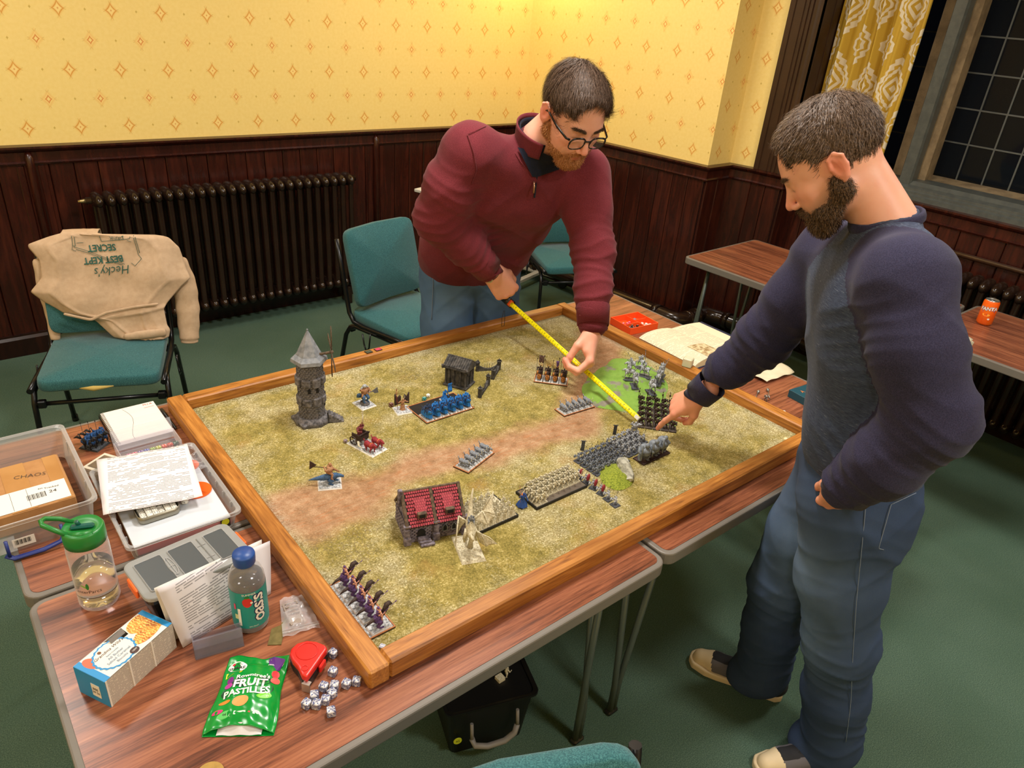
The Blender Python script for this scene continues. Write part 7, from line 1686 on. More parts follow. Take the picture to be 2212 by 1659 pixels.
# ---- hand: origin wrist, y towards fingers, z out of the back of the hand, x towards the thumb
def hand_sdf(curls, thumb, spread=(.0, .0, .0, .0), fore=None, scale=1.0):
    s = SDF(); K = [(.028, .088, .004), (.009, .092, .006), (-.010, .088, .005), (-.028, .080, .001)]; W0 = [(.015, .010, 0), (.005, .008, .002), (-.006, .008, .002), (-.016, .010, 0)]
    for k, w_ in zip(K, W0): s.cap(w_, k, .0150, .0108, .014)
    s.cap((.016, .022, -.008), (.026, .060, -.008), .016, .012, .012); s.cap((-.018, .02, -.007), (-.024, .062, -.007), .014, .011, .012)
    if fore is not None: s.cap((0, .004, 0), fore, .026, .034, .02, flat=((0, 0, 1), .78))
    LN = [(.042, .026, .022), (.047, .030, .023), (.043, .028, .023), (.034, .021, .020)]; RD = [(.0098, .0086, .0078, .0066), (.0100, .0088, .0080, .0068), (.0096, .0084, .0076, .0064), (.0086, .0076, .0068, .0058)]
    tips = []
    for f in range(4):
        p = np.array(K[f], float); a = 0; sp = spread[f]; 
        for j in range(3):
            a += curls[f][j]; d = np.array([math.sin(sp)*math.cos(a), math.cos(sp)*math.cos(a), -math.sin(a)]); q = p+d*LN[f][j]; s.cap(p, q, RD[f][j], RD[f][j+1], .0035 if j else .006); p = q
        tips.append(p)
    t = [np.array(q, float) for q in thumb]; s.cap(t[0], t[1], .0150, .0115, .012); s.cap(t[1], t[2], .0112, .0098, .004); s.cap(t[2], t[3], .0098, .0078, .004); tips.append(t[3])
    return s, tips
def hand_color(P, base, tips):
    C_ = np.tile(np.asarray(S(*base)), (len(P), 1))
    for tp in tips: C_ = mixc(C_, S(226, 128, 108), .6*gauss(P, tp, (.016,)*3))
    for k in ((.028, .088, .012), (.009, .092, .014), (-.010, .088, .013), (-.028, .080, .009)): C_ = mixc(C_, S(214, 130, 110), .45*gauss(P, k, (.010,)*3))
    return C_
class Body:
    def __init__(s): s.V = []; s.F = []; s.C = []; s.n = 0
    def add(s, V, F, C_, M_=None, sc=1.0):
        if M_ is not None: V = (V*sc)@M_[:3, :3].T+M_[:3, 3]
        s.V.append(V); s.F.append(F+s.n); s.C.append(C_); s.n += len(V)
    def build(s, par): return to_obj('body', np.concatenate(s.V), np.concatenate(s.F), SKIN, par, np.concatenate(s.C))
def folds(V, N, amp, f=1.0, ph=0, mask=None):
    x, y, z = V.T*f; w1 = np.sin(9*x+7*z+ph)+np.sin(8*y-6*z+1.3*ph); q = 17*z+11*x-9*y+1.6*w1; q2 = 31*z-19*x+14*y+1.2*np.sin(13*y+5*z)+ph
    d = .6*(1-np.abs(np.sin(q)))**2+.35*(1-np.abs(np.sin(q2)))**2-.25; d = d*amp*(1 if mask is None else mask); return V+N*d[:, None]
def add_head(B, par, M_, sc, neck, base, hair, beard, hairmat, beardmat, seed, brow):
    hs = head_sdf(neck); V, F = hs.mesh(.0027); V = smooth_mesh(V, F, 1, .4); N = vnormals(V, F); C_ = head_color(V, base)
    bz = np.clip((V[:, 1]-.0)/.03, 0, 1)*np.clip((-.018-V[:, 2]+.30*(V[:, 1]-.03)*-1+.0)/.02, 0, 1)*(V[:, 2] > -.125)
    lips = gauss(V, (0, .094, -.064), (.020, .02, .0085)); C_ = mixc(C_, S(*beard['under']), np.clip(bz*.55*(1-1.3*lips), 0, 1))
    for q in (-1, 1): C_ = mixc(C_, S(120, 84, 66), .7*np.clip(1.5*gauss(V, (q*.031, .089, .0015), (.014, .008, .0022)), 0, 1))
    B.add(V, F, C_, M_, sc)
    Ms = M_.copy(); Ms[:3, :3] *= sc
    # hair cap
    h = SDF(); g = hair['t']; h.ell((0, -.013, .047), (.076+g*.55, .098+g, .084+g), .01); h.ell((0, .015, .050), (.066+g*.6, .075+g*.8, .072+g), .02)
    h.ell((0, .125, .018), (.082, .090, .104), .008, 's'); 
    for q in (-1, 1): h.ell((q*.088, .006, -.004), (.030, .032, .040), .006, 's'); h.ell((q*.080, .076, .0), (.034, .057, .078), .006, 's')
    h.plane((0, -.06, -.062), (0, .30, -1), .006); h.plane((0, .02, -.030), (0, .0, -1), .006)
    def rough(D, x, y, z): return D+.0007*np.sin(x*210+3*np.sin(z*60))*np.sin(z*190+2*np.sin(y*80))+.0006*np.sin(y*260+x*90)
    hv, hf = h.mesh(.0032, extra=rough); hn = vnormals(hv, hf); to_obj('hair', hv@Ms[:3, :3].T+Ms[:3, 3], hf, hairmat, par)
    keep = (hv[:, 2] > -.055); strands('hair_strands', hv[keep], hn[keep], hair['n'], hair['len'], hair['comb'], hair['lift'], .0013, hairmat, par, Ms, seed, hair.get('curl', .22))
    # beard shell
    b = SDF(); e = beard['t']
    for q in (-1, 1): b.cap((q*.060, .004, -.040), (q*.024, .066, -.088), .014+e, .016+e, .014); b.cap((q*.066, .010, -.018), (q*.060, .006, -.045), .006+e*.6, .012+e, .010); b.ell((q*.040, .052, -.062), (.018+e, .024+e, .022+e), .014); b.cap((q*.024, .084, -.062), (q*.022, .080, -.080), .006+e*.5, .008+e*.5, .010)
    b.cap((-.012, .078, -.094), (.012, .078, -.094), .016+e*1.3, .016+e*1.3, .014); b.ell((0, .068, -.088), (.034+e, .026+e, .020+e), .012)
    for q in (-1, 1): b.cap((0, .0965, -.0490), (q*.022, .086, -.058), .0035+e*.45, .004+e*.45, .006)
    b.ell((0, .100, -.0635), (.0165, .020, .0070), .003, 's')
    bv, bf = b.mesh(.0030, extra=lambda D, x, y, z: D+.0008*np.sin(x*280+2*np.sin(z*90))*np.sin(z*240+y*120)); bn = vnormals(bv, bf)
    vis = hs.eval_at(bv[:, 0], bv[:, 1], bv[:, 2]) > -.001
    if beard.get('shell', True): to_obj('beard', bv@Ms[:3, :3].T+Ms[:3, 3], bf, beardmat, par)
    strands('beard_strands', bv[vis], bn[vis], beard['n'], beard['len'], lambda p: np.tile((0, .35, -1.), (len(p), 1)), .35, .0011, beardmat, par, Ms, seed+5, .4)
    # brows, eyes
    bp, bn2 = [], []
    for q in (-1, 1):
        rg = np.random.default_rng(seed+q+9); u = rg.uniform(0, 1, 400); x = q*(.012+.036*u); z = .0265+.006*np.sin(u*2.4)+rg.normal(0, .0016, 400); y = .0905-.020*u**1.8; ys = np.linspace(.125, .05, 60); DD = hs.eval_at(np.repeat(x[:, None], 60, 1), np.tile(ys, (400, 1)), np.repeat(z[:, None], 60, 1)); y = ys[np.argmax(DD < 0, 1)]+.0008; bp.append(np.stack([x, y, z], 1)); bn2.append(np.tile((q*.3, 1., .25), (400, 1)))
    bp = np.concatenate(bp); bn2 = np.concatenate(bn2); bn2 /= np.linalg.norm(bn2, axis=1)[:, None]
    strands('eyebrows', bp, bn2, 700, .009, lambda p: np.stack([np.sign(p[:, 0])*1., -.3*np.ones(len(p)), .15*np.ones(len(p))], 1), .25, .0009, brow, par, Ms, seed+3, .25)
    for q in (-1, 1):
        mb = MB(); mb.ball((q*.031, .0758, .0070), .0112, 16, 10); o = mb.build('eye', EYEW); 
        mb = MB(); mb.ball((q*.031, .0835, .0010), (.0050, .0030, .0048), 12, 8); i_ = mb.build('iris', EYED)
        for ob in (o, i_): ob.data.transform(Matrix([list(r) for r in Ms])); child_of(ob, par)
    return Ms
EYEW = plain('eye_white', S(214, 204, 198), .2); EYED = plain('iris_dark', S(56, 46, 40), .15)
def taper_limb(s, pts, rs, k=.03, flat=None): s.chain(pts, rs, k, flat)
# ================================================================ the two men
def mat_cloth(name, c1, c2, sc=500, b=.35, rough=.9, fuzz=0.2):
    t = NT(name); n = t.noise(t.geo(), scale=sc, detail=2); n2 = t.noise(t.geo(), scale=9, detail=3); c = t.mix(n.ss(.3, .7), S(*c1), S(*c2)); c = t.mix(n2.ss(.4, .7)*.25, c, S(*[int(q*.8) for q in c1])); t.bump(n, b, .0008)
    return t.done(c, rough, Sheen_Weight=fuzz*.3, Specular_IOR_Level=.2)
def mat_marl():
    t = NT('slate_marl_knit'); p = t.geo(); f = t.noise(t.mapv(p, (26, 26, 420)), scale=1.4, detail=4, rough=.7); g = t.noise(t.mapv(p, (60, 60, 900)), scale=1.2, detail=2); h_ = t.noise(p, scale=600, detail=1)
    c = t.mix(g.ss(.3, .7), S(44, 52, 72), S(66, 76, 98)); c = t.mix(f.ss(.60, .74)*.7, c, S(150, 158, 172)); c = t.mix(h_.ss(.5, .8)*.2, c, S(90, 98, 116)); t.bump(h_, .3, .0008); return t.done(c, .92, Sheen_Weight=.05, Specular_IOR_Level=.2)
def mat_jeans(name, dark, mid, light):
    t = NT(name); p = t.geo(); w_ = t.noise(t.mapv(p, (1, 1, .5)), scale=900, detail=2); a = t.attr('Col'); n = t.noise(p, scale=14, detail=4); ar = t.xyz(a)[0]
    c = t.mix(ar*(n*.6+.7), S(*dark), S(*light)); c = t.mix(w_.ss(.4, .8)*.22, c, S(*mid)); t.bump(w_, .35, .0008); return t.done(c, .88, Specular_IOR_Level=.2)
NAVYK = mat_cloth('navy_knit', (38, 36, 58), (52, 50, 76)); MARL = mat_marl(); BURG = mat_cloth('burgundy_sweat', (92, 31, 39), (117, 45, 53), 600); NAVYT = mat_cloth('dark_navy_shirt', (18, 22, 36), (30, 34, 50))
JN2 = mat_jeans('mid_blue_denim', (26, 40, 72), (60, 84, 122), (122, 146, 174)); JN1 = mat_jeans('washed_blue_denim', (32, 56, 92), (70, 100, 138), (100, 130, 162)); STI = plain('seam_thread', S(112, 124, 142), .8)
H1M, H2M = mat_hairs('brown_hair', (58, 42, 32), (96, 74, 58)), mat_hairs('short_brown_hair', (66, 50, 40), (118, 96, 78)); B1M, B2M = mat_hairs('ginger_beard', (150, 92, 50), (196, 138, 88)), mat_hairs('dark_brown_beard', (58, 44, 34), (116, 88, 62))
def cyl_fold(V, N, amp, pts, per=.030, r=.13):
    """rings of creases round the given points (elbows, cuffs)"""
    d = np.zeros(len(V))
    for p, ax in pts:
        p = np.asarray(p); ax = nrm(ax); q = V-p; s_ = q@ax; w_ = np.exp(-(q**2).sum(1)/r**2*1.4); d += w_*(1-np.abs(np.sin(PI*s_/per+1.2*np.sin(q[:, 0]*30+q[:, 2]*22))))**2*amp
    return V+N*d[:, None]
def hit(sd, u, v, t0=.8, t1=3.6, off=.002):
    r = ray(u, v); r = r/np.linalg.norm(r); ts = np.linspace(t0, t1, 1400); P = Cm+ts[:, None]*r; D = sd.eval_at(P[:, 0], P[:, 1], P[:, 2]); k = np.argmax(D < off); return P[k] if (D < off).any() else None
def seam(sd, pix, r, mat, par, name='stitching', off=.003):
    P = []
    for a, b in zip(pix, pix[1:]):
        for k in range(10):
            q = hit(sd, a[0]+(b[0]-a[0])*k/10, a[1]+(b[1]-a[1])*k/10, off=off)
            if q is not None and (not P or np.linalg.norm(q-P[-1]) < .08): P.append(q)
    if len(P) < 4: return
    P = np.array(P)
    for _ in range(3): P[1:-1] = (P[:-2]+2*P[1:-1]+P[2:])/4
    mb = MB(); mb.tube([tuple(p) for p in P], r, 5); o = mb.build(name, mat); child_of(o, par); return o
def shoe(par, heel, toe, label=None, toecap=True):
    heel = np.array([*heel, 0.]); toe = np.array([*toe, 0.]); L = np.linalg.norm(toe-heel); y = (toe-heel)/L; M_ = frame_m(heel, y, V3(0, 0, 1)); MM = Matrix([list(r) for r in M_]); k = L/.30
    out = [(-.030, .02), (-.034, .06), (-.034, .12), (-.046, .20), (-.048, .24), (-.036, .285), (-.012, .300), (.014, .300), (.036, .285), (.046, .24), (.044, .20), (.034, .12), (.034, .06), (.030, .02), (.016, .003), (-.016, .003)]
    out = [(x*k, y_*k) for x, y_ in out]
    mb = MB(); mb.M = MM; mb.prism(out, .001, .026, sm=False); o = mb.build('sole', plain('cream_rubber', S(206, 186, 150), .6)); bev_mod(o, .006, 3); child_of(o, par)
    s = SDF(); s.cap((0, .035*k, .05), (0, .10*k, .045), .040, .040, .02, flat=((1, 0, 0), .92)); s.cap((0, .10*k, .045), (0, .22*k, .032), .040, .036, .02, flat=((0, 0, 1), .9)); s.cap((0, .22*k, .030), (0, .262*k, .026), .037, .030, .01); s.cap((0, .05*k, .05), (0, .04*k, .105), .038, .040, .015); s.plane((0, 0, .014), (0, 0, -1), .002); s.plane((0, 0, .105), (0, -.2, 1), .003)
    V, F = s.mesh(.004); c = V[F].mean(1); mi = np.zeros(len(F), int); mi[(c[:, 1] > .222*k+.3*(c[:, 2]-.03))] = 1; mi[(np.abs(c[:, 0]) < .021) & (c[:, 2] > .045) & (mi == 0)] = 2; mi[(c[:, 1] < .030*k)] = 2
    o = to_obj('upper', V@M_[:3, :3].T+M_[:3, 3], F, [plain('grey_canvas', S(92, 88, 92), .85), plain('cream_rubber', S(206, 186, 150), .6), plain('black_canvas', S(24, 24, 28), .85)], par, mi=mi)
    for j in range(5):
        yy = (.10+.024*j)*k; z = .092-.0085*j; mb = MB(); mb.M = MM; mb.tube([(-.020, yy, z-.006), (-.008, yy+.004, z+.003), (.008, yy-.004, z+.003), (.020, yy, z-.006)], .0026, 6); o = mb.build('lace', plain('black_lace', S(16, 16, 18), .8)); child_of(o, par)
        for q in (-1, 1): mb = MB(); mb.M = MM; mb.tube([(q*.0235+.003*math.cos(a), yy, z-.011+.003*math.sin(a)) for a in [i*PI/4 for i in range(8)]], .0010, 4, closed=True); o = mb.build('eyelet', plain('steel_eyelet', S(170, 170, 170), .3, .9)); child_of(o, par)
# ---------------------------------------------------------------- man in blue
F2 = V3(-.5, .866, 0); L2 = V3(-.866, -.5, 0)
def P2(f, l, z): return V3(1.22, -.36, 0)+F2*f+L2*l+V3(0, 0, z)
m2 = empty('person', (1.20, -.30, 0), 0, 'man in a navy and slate sweatshirt and jeans leaning over and pointing at the board', 'person'); bpy.context.view_layer.update()
pt = math.radians(44); Hc = P2(.337, 0.0, 1.640); M2 = frame_m(Hc, F2*math.cos(pt)+V3(0, 0, -math.sin(pt)), F2*math.sin(pt)+V3(0, 0, math.cos(pt)))
def loc(M_, p, sc=1.0): return (M_[:3, :3].T@(np.asarray(p)-M_[:3, 3]))/sc
B = Body(); comb2 = lambda p: np.stack([.25*p[:, 0]/.08, .9-.3*np.abs(p[:, 0])/.08, np.where(p[:, 1] < -.02, -1.4, -.35)], 1)
add_head(B, m2, M2, 1.0, loc(M2, P2(.205, .01, 1.535)), (222, 164, 138), dict(t=.006, n=9500, len=.019, comb=comb2, lift=.16, curl=.14), dict(t=.0055, n=7000, len=.013, under=(96, 72, 56)), H2M, B2M, 3, H2M)
shL, elL, wrL = P2(.168, .182, 1.478), V3(.962, -.440, 1.250), V3(.942, -.345, 1.030)
shR, elR, wrR = P2(.275, -.185, 1.415), V3(1.225, .078, 1.150), V3(1.178, .205, .930)
skin2 = (228, 160, 132)
# right hand, index pointing
tip = V3(1.150, .335, .792); yd = nrm(tip-wrR); Mh = frame_m(wrR, yd, nrm(V3(-.45, -.25, .85))); Mh[:3, 0] *= -1
hs, tips = hand_sdf([(.12, .15, .10), (.75, 1.05, .6), (.95, 1.15, .6), (1.05, 1.05, .6)], [(.018, .018, -.010), (.036, .046, -.028), (.038, .076, -.044), (.030, .100, -.050)], (.04, .0, -.03, -.08), (0, -.03, 0))
V, F = hs.mesh(.0019); V = smooth_mesh(V, F, 1, .4); B.add(V, F[:, ::-1], hand_color(V, skin2, tips), Mh, 1.02)
# left hand in the pocket
Mh = frame_m(wrL+V3(.0, .0, .0), nrm(V3(.075, .05, -.12)), nrm(L2+V3(0, 0, .2))); hs, tips = hand_sdf([(.3, .4, .2)]*4, [(.018, .018, -.010), (.036, .046, -.018), (.040, .076, -.022), (.038, .100, -.026)], fore=(0, -.05, 0))
V, F = hs.mesh(.0026); B.add(V, F, hand_color(V, skin2, tips), Mh, 1.0)
core = SDF(); core.cap(P2(.10, -.05, .93), P2(.10, .05, .93), .085, k=.02); core.cap(P2(.10, 0, .95), P2(.18, 0, 1.36), .075, .075, .03); core.cap(P2(.20, -.09, 1.42), P2(.16, .10, 1.43), .035, k=.02); core.cap(P2(.2, 0, 1.46), P2(.21, 0, 1.55), .06, .05, .03)
core.chain([shL, elL, wrL], [.035, .030, .020], .02); core.chain([shR, elR, wrR], [.035, .030, .020], .02)
hpL, knL, anL = P2(.10, .095, .90), V3(1.140, -.385, .50), V3(1.228, -.437, .10); hpR, knR, anR = P2(.115, -.095, .88), V3(1.222, -.165, .48), V3(1.268, -.175, .11)
core.chain([hpL, knL, anL], [.07, .05, .032], .02); core.chain([hpR, knR, anR], [.07, .05, .032], .02)
V, F = core.mesh(.014); B.add(V, F, np.tile(S(*skin2), (len(V), 1))); B.build(m2)
# sweatshirt
to = SDF(); to.cap(P2(.105, -.065, 1.03), P2(.105, .060, 1.03), .126, k=.04); to.cap(P2(.125, -.07, 1.12), P2(.125, .062, 1.12), .133, k=.06); to.cap(P2(.165, -.085, 1.26), P2(.150, .085, 1.28), .128, k=.07); to.cap(P2(.215, -.10, 1.38), P2(.190, .09, 1.40), .108, k=.07); to.cap(P2(.22, -.08, 1.46), P2(.17, .08, 1.49), .068, k=.05); to.cap(P2(.19, 0, 1.48), P2(.205, .005, 1.535), .068, .064, .03)
sl = SDF(); sl.chain([P2(.19, .10, 1.475), shL, V3(.945, -.375, 1.37), elL, V3(.945, -.395, 1.13), wrL+V3(0, 0, .012)], [.066, .084, .078, .078, .068, .053], .03); sr = SDF(); sr.chain([P2(.24, -.09, 1.44), shR, (shR+elR)/2, elR, (elR+wrR)/2, wrR-nrm(wrR-elR)*.012], [.066, .082, .076, .070, .055, .039], .03)
al = SDF(); al.ops = to.ops+sl.ops+sr.ops
al.plane(P2(.105, 0, 1.000), (0, 0, -1), .006); al.ell(P2(.225, .005, 1.572), (.062, .062, .035), .006, 's')
V, F = al.mesh(.0062); V = smooth_mesh(V, F, 2, .5); N = vnormals(V, F)
V = folds(V, N, .0075, .62, .4); V = cyl_fold(V, N, .010, [(elL, wrL-elL), (elR, wrR-shR), (wrL+V3(0, 0, .05), wrL-elL), (wrR-yd*.08, yd), (shL-V3(0, 0, .1), elL-shL)], .034, .11); V = smooth_mesh(V, F, 1, .5)
c = V[F].mean(1); dt = to.eval_at(c[:, 0], c[:, 1], c[:, 2]); ds = np.minimum(sl.eval_at(c[:, 0], c[:, 1], c[:, 2]), sr.eval_at(c[:, 0], c[:, 1], c[:, 2])); mi = (ds < dt+.010).astype(int)
to_obj('sweatshirt', V, F, [MARL, NAVYK], m2, mi=mi)
nk = P2(.210, .005, 1.545); ax_ = nrm(V3(*(F2*.38+V3(0, 0, 1)))); e1 = nrm(np.cross(ax_, L2)); mb = MB(); mb.tube([tuple(nk+(L2*math.cos(a)*.070+e1*math.sin(a)*.068)) for a in [i*PI/20 for i in range(40)]], [(.0050, .012)]*40, 8, closed=True, up=tuple(ax_)); o = mb.build('neck_rib', NAVYK); child_of(o, m2)
def cuff(par, a, b, r, mat, n=22, name='cuff'):
    a, b = V3(*a), V3(*b); d = nrm(b-a); mb = MB(); L = np.linalg.norm(b-a); mb.tube([tuple(a), tuple(a+d*L*.1), tuple(b-d*.004), tuple(b), tuple(b-d*.004)], [r*1.04, r*1.06, r, r*.95, r*.80], n, caps=False); o = mb.build(name, mat); child_of(o, par)
da = nrm(wrR-elR); cuff(m2, wrR-da*.055, wrR+da*.004, .044, NAVYK); dl = nrm(wrL-elL); cuff(m2, wrL-dl*.055, wrL+dl*.004, .052, NAVYK)
mb = MB(); ring = [P2(.105+.131*math.sin(a), .194*math.copysign(abs(math.cos(a))**.85, math.cos(a)), 1.018) for a in [i*2*PI/48 for i in range(48)]]; mb.tube([tuple(q) for q in ring], [(.006, .022)]*48, 8, closed=True, up=(0, 0, 1)); o = mb.build('hem_rib', MARL); child_of(o, m2)
# jeans
je = SDF(); je.cap(P2(.10, -.066, 1.03), P2(.10, .062, 1.03), .117, k=.02); je.cap(P2(.10, -.070, .95), P2(.10, .070, .95), .130, k=.03); je.cap(P2(.075, -.06, .88), P2(.075, .06, .88), .125, k=.04); je.chain([hpL, (hpL+knL)/2+F2*.01, knL, (knL+anL)/2, anL-V3(0, 0, .01)], [.112, .100, .084, .080, .080], .04); je.chain([hpR, (hpR+knR)/2+F2*.01, knR, (knR+anR)/2, anR-V3(0, 0, .01)], [.110, .097, .082, .079, .081], .03)
je.cap(anL, anL+F2*.035-V3(0, 0, .05), .074, .074, .02); je.cap(anR, anR+V3(-.010, .025, -.05), .074, .074, .02)
je.plane((0, 0, .034), (0, 0, -1), .004); je.plane((0, 0, 1.06), (0, 0, 1), .004)
V, F = je.mesh(.0068); V = smooth_mesh(V, F, 2, .5); N = vnormals(V, F); V = folds(V, N, .008, .6, 2.); V = cyl_fold(V, N, .009, [(knL-V3(0, 0, .02), anL-hpL), (knR, anR-hpR), (anL+V3(0, 0, .10), V3(0, 0, 1)), (anR+V3(0, 0, .10), V3(0, 0, 1)), (hpL-V3(0, 0, .05), V3(.3, .3, 1))], .055, .13); V = smooth_mesh(V, F, 1, .5)
fr_ = np.clip((V-hpL)@F2*6-.1, 0, 1); w_ = .62*np.clip(1.2*gauss(V, (hpL+knL)/2+F2*.10, (.11, .11, .20))+.8*gauss(V, knL+F2*.08, (.09, .09, .12))+.6*gauss(V, (hpR+knR)/2+F2*.1, (.08, .08, .2)), 0, 1)*.9+.10
to_obj('jeans', V, F, JN2, m2, np.stack([w_]*3, 1))
seam(je, [(1872, 1075), (1862, 1180), (1850, 1300), (1842, 1420), (1838, 1520), (1826, 1612)], .0008, STI, m2, 'side_seam'); seam(je, [(1778, 1040), (1782, 1070), (1810, 1088), (1850, 1092), (1868, 1076)], .0016, STI, m2, 'pocket_edge'); seam(je, [(1925, 1090), (1985, 1062)], .0009, STI, m2, 'back_pocket'); seam(je, [(1925, 1090), (1905, 1160), (1898, 1185), (1910, 1188)], .0009, STI, m2, 'back_pocket')
for an in (): mb = MB(); r_ = .082; mb.tube([(an[0]+r_*math.cos(a), an[1]+r_*math.sin(a), .048) for a in [i*PI/16 for i in range(32)]], [(.003, .012)]*32, 6, closed=True, up=(0, 0, 1)); o = mb.build('trouser_hem', JN2); at = o.data.color_attributes.new('Col', 'FLOAT_COLOR', 'POINT'); at.data.foreach_set('color', [.3, .3, .3, 1]*len(o.data.vertices)); child_of(o, m2)
shoe(m2, (1.292, -.470), (1.030, -.335)); shoe(m2, (1.318, -.245), (1.200, .035))
# ---------------------------------------------------------------- man in red
F1 = nrm(V3(-.3, -.954, 0)); L1 = V3(-F1[1], F1[0], 0)
def P1(f, l, z): return V3(1.24, 1.40, 0)+F1*f+L1*l+V3(0, 0, z)
m1 = empty('person', (1.24, 1.42, 0), 0, 'man in a burgundy half zip jumper and glasses holding a tape measure over the board', 'person'); bpy.context.view_layer.update()
pt = math.radians(33); fh = nrm(V3(-.16, -.95, 0)); Hc1 = V3(1.190, .865, 1.588); sc1 = 1.10
M1 = frame_m(Hc1, fh*math.cos(pt)+V3(0, 0, -math.sin(pt)), fh*math.sin(pt)+V3(0, 0, math.cos(pt)))
B = Body(); comb1 = lambda p: np.stack([.35+.2*p[:, 0]/.08, 1.0-.5*np.abs(p[:, 0])/.08, np.where(p[:, 1] < -.02, -1.2, -.15)], 1)
skin1 = (232, 168, 144)
Ms1 = add_head(B, m1, M1, sc1, loc(M1, V3(1.165, .985, 1.485), sc1), (228, 168, 144), dict(t=.010, n=10500, len=.030, comb=comb1, lift=.14, curl=.11), dict(t=.003, n=5200, len=.008, under=(196, 134, 98)), H1M, B1M, 11, H1M)
sR, eR, wR = V3(.955, 1.060, 1.455), V3(.898, 1.135, 1.235), V3(1.082, 1.083, 1.040); sL, eL, wL = V3(1.350, .945, 1.385), V3(1.292, .800, 1.170), V3(1.205, .672, .955)
TE = V3(1.142, .372, .775); TR_ = V3(1.187, 1.080, .897); TL_ = V3(1.158, .635, .820)
yR = nrm(V3(1.170, 1.068, .925)-wR); Mh = frame_m(wR+yR*.012+V3(.008, 0, 0), yR, nrm(V3(-.55, -.60, .45))); Mh[:3, 0] *= -1
hs, tips = hand_sdf([(.85, 1.25, .7), (.95, 1.25, .7), (1.0, 1.25, .7), (1.1, 1.2, .7)], [(.018, .018, -.010), (.038, .046, -.016), (.040, .080, -.024), (.030, .106, -.034)], fore=(0, -.035, 0))
V, F = hs.mesh(.0022); V = smooth_mesh(V, F, 1, .4); B.add(V, F[:, ::-1], hand_color(V, skin1, tips), Mh, 1.20)
yL = nrm(V3(1.160, .628, .850)-wL); xd = nrm(V3(-.72, -.60, .2)); Mh = frame_m(wL+yL*.012, yL, np.cross(xd, yL))
hs, tips = hand_sdf([(.75, 1.15, .55), (.85, 1.2, .6), (.80, 1.0, .6), (.65, .8, .5)], [(.018, .018, -.012), (.030, .050, -.034), (.022, .082, -.052), (.012, .106, -.060)], fore=(0, -.035, 0))
V, F = hs.mesh(.0021); V = smooth_mesh(V, F, 1, .4); B.add(V, F, hand_color(V, skin1, tips), Mh, 1.18)
core = SDF(); core.cap(P1(0, -.05, .92), P1(0, .05, .92), .08, k=.02); core.cap(P1(.0, 0, .95), V3(1.16, 1.07, 1.36), .07, .07, .03); core.cap(sR, sL, .03, k=.02); core.cap(V3(1.15, 1.0, 1.43), V3(1.165, .96, 1.50), .06, .05, .03)
core.chain([sR, eR, wR], [.035, .030, .020], .02); core.chain([sL, eL, wL], [.035, .030, .020], .02)
ft = {}
for q, s_ in (('R', -1), ('L', 1)):
    a, b_, c_ = P1(0, s_*.095, .90), P1(.06, s_*.12, .49), P1(.0, s_*.14, .10); ft[q] = (a, b_, c_); core.chain([a, b_, c_, c_+F1*.08+V3(0, 0, -.05)], [.07, .05, .035, .03], .02)
V, F = core.mesh(.016); B.add(V, F, np.tile(S(*skin1), (len(V), 1))); B.build(m1)
to = SDF(); to.cap(P1(.0, -.085, .97), P1(.0, .085, .97), .130, k=.04); to.cap(P1(.07, -.08, 1.06), P1(.07, .08, 1.06), .142, k=.06); to.cap(V3(1.10, 1.24, 1.20), V3(1.29, 1.20, 1.19), .138, k=.07); to.cap(V3(1.06, 1.12, 1.32), V3(1.25, 1.07, 1.29), .118, k=.07); to.cap(V3(1.02, 1.06, 1.42), V3(1.28, .99, 1.38), .076, k=.06); to.cap(V3(1.15, 1.03, 1.44), V3(1.165, .985, 1.485), .070, .068, .03)
to.chain([V3(1.05, 1.05, 1.44), sR, (sR+eR)/2-V3(.01, 0, 0), eR, (eR+wR)/2, wR-nrm(wR-eR)*.008], [.072, .086, .084, .080, .066, .046], .035); to.chain([V3(1.25, 1.0, 1.40), sL, (sL+eL)/2, eL, (eL+wL)/2, wL-nrm(wL-eL)*.010], [.074, .086, .078, .070, .058, .047], .035)
to.plane(P1(0, 0, .915), (*(-F1*.30)[:2], -1), .006)
to.ell((1.168, .955, 1.525), (.062, .062, .045), .006, 's')
V, F = to.mesh(.0066); V = smooth_mesh(V, F, 2, .5); N = vnormals(V, F); V = folds(V, N, .009, .55, 1.1); V = cyl_fold(V, N, .012, [(eR, wR-sR), (eL, wL-sL), (wR-yR*.07, yR), (wL-yL*.10, yL), ((sR+eR)/2, eR-sR)], .036, .11); V = smooth_mesh(V, F, 1, .5); to_obj('jumper', V, F, BURG, m1)
da = nrm(wR-eR); cuff(m1, wR-da*.068, wR-da*.002, .053, BURG); da = nrm(wL-eL); cuff(m1, wL-da*.075, wL-da*.002, .053, BURG)
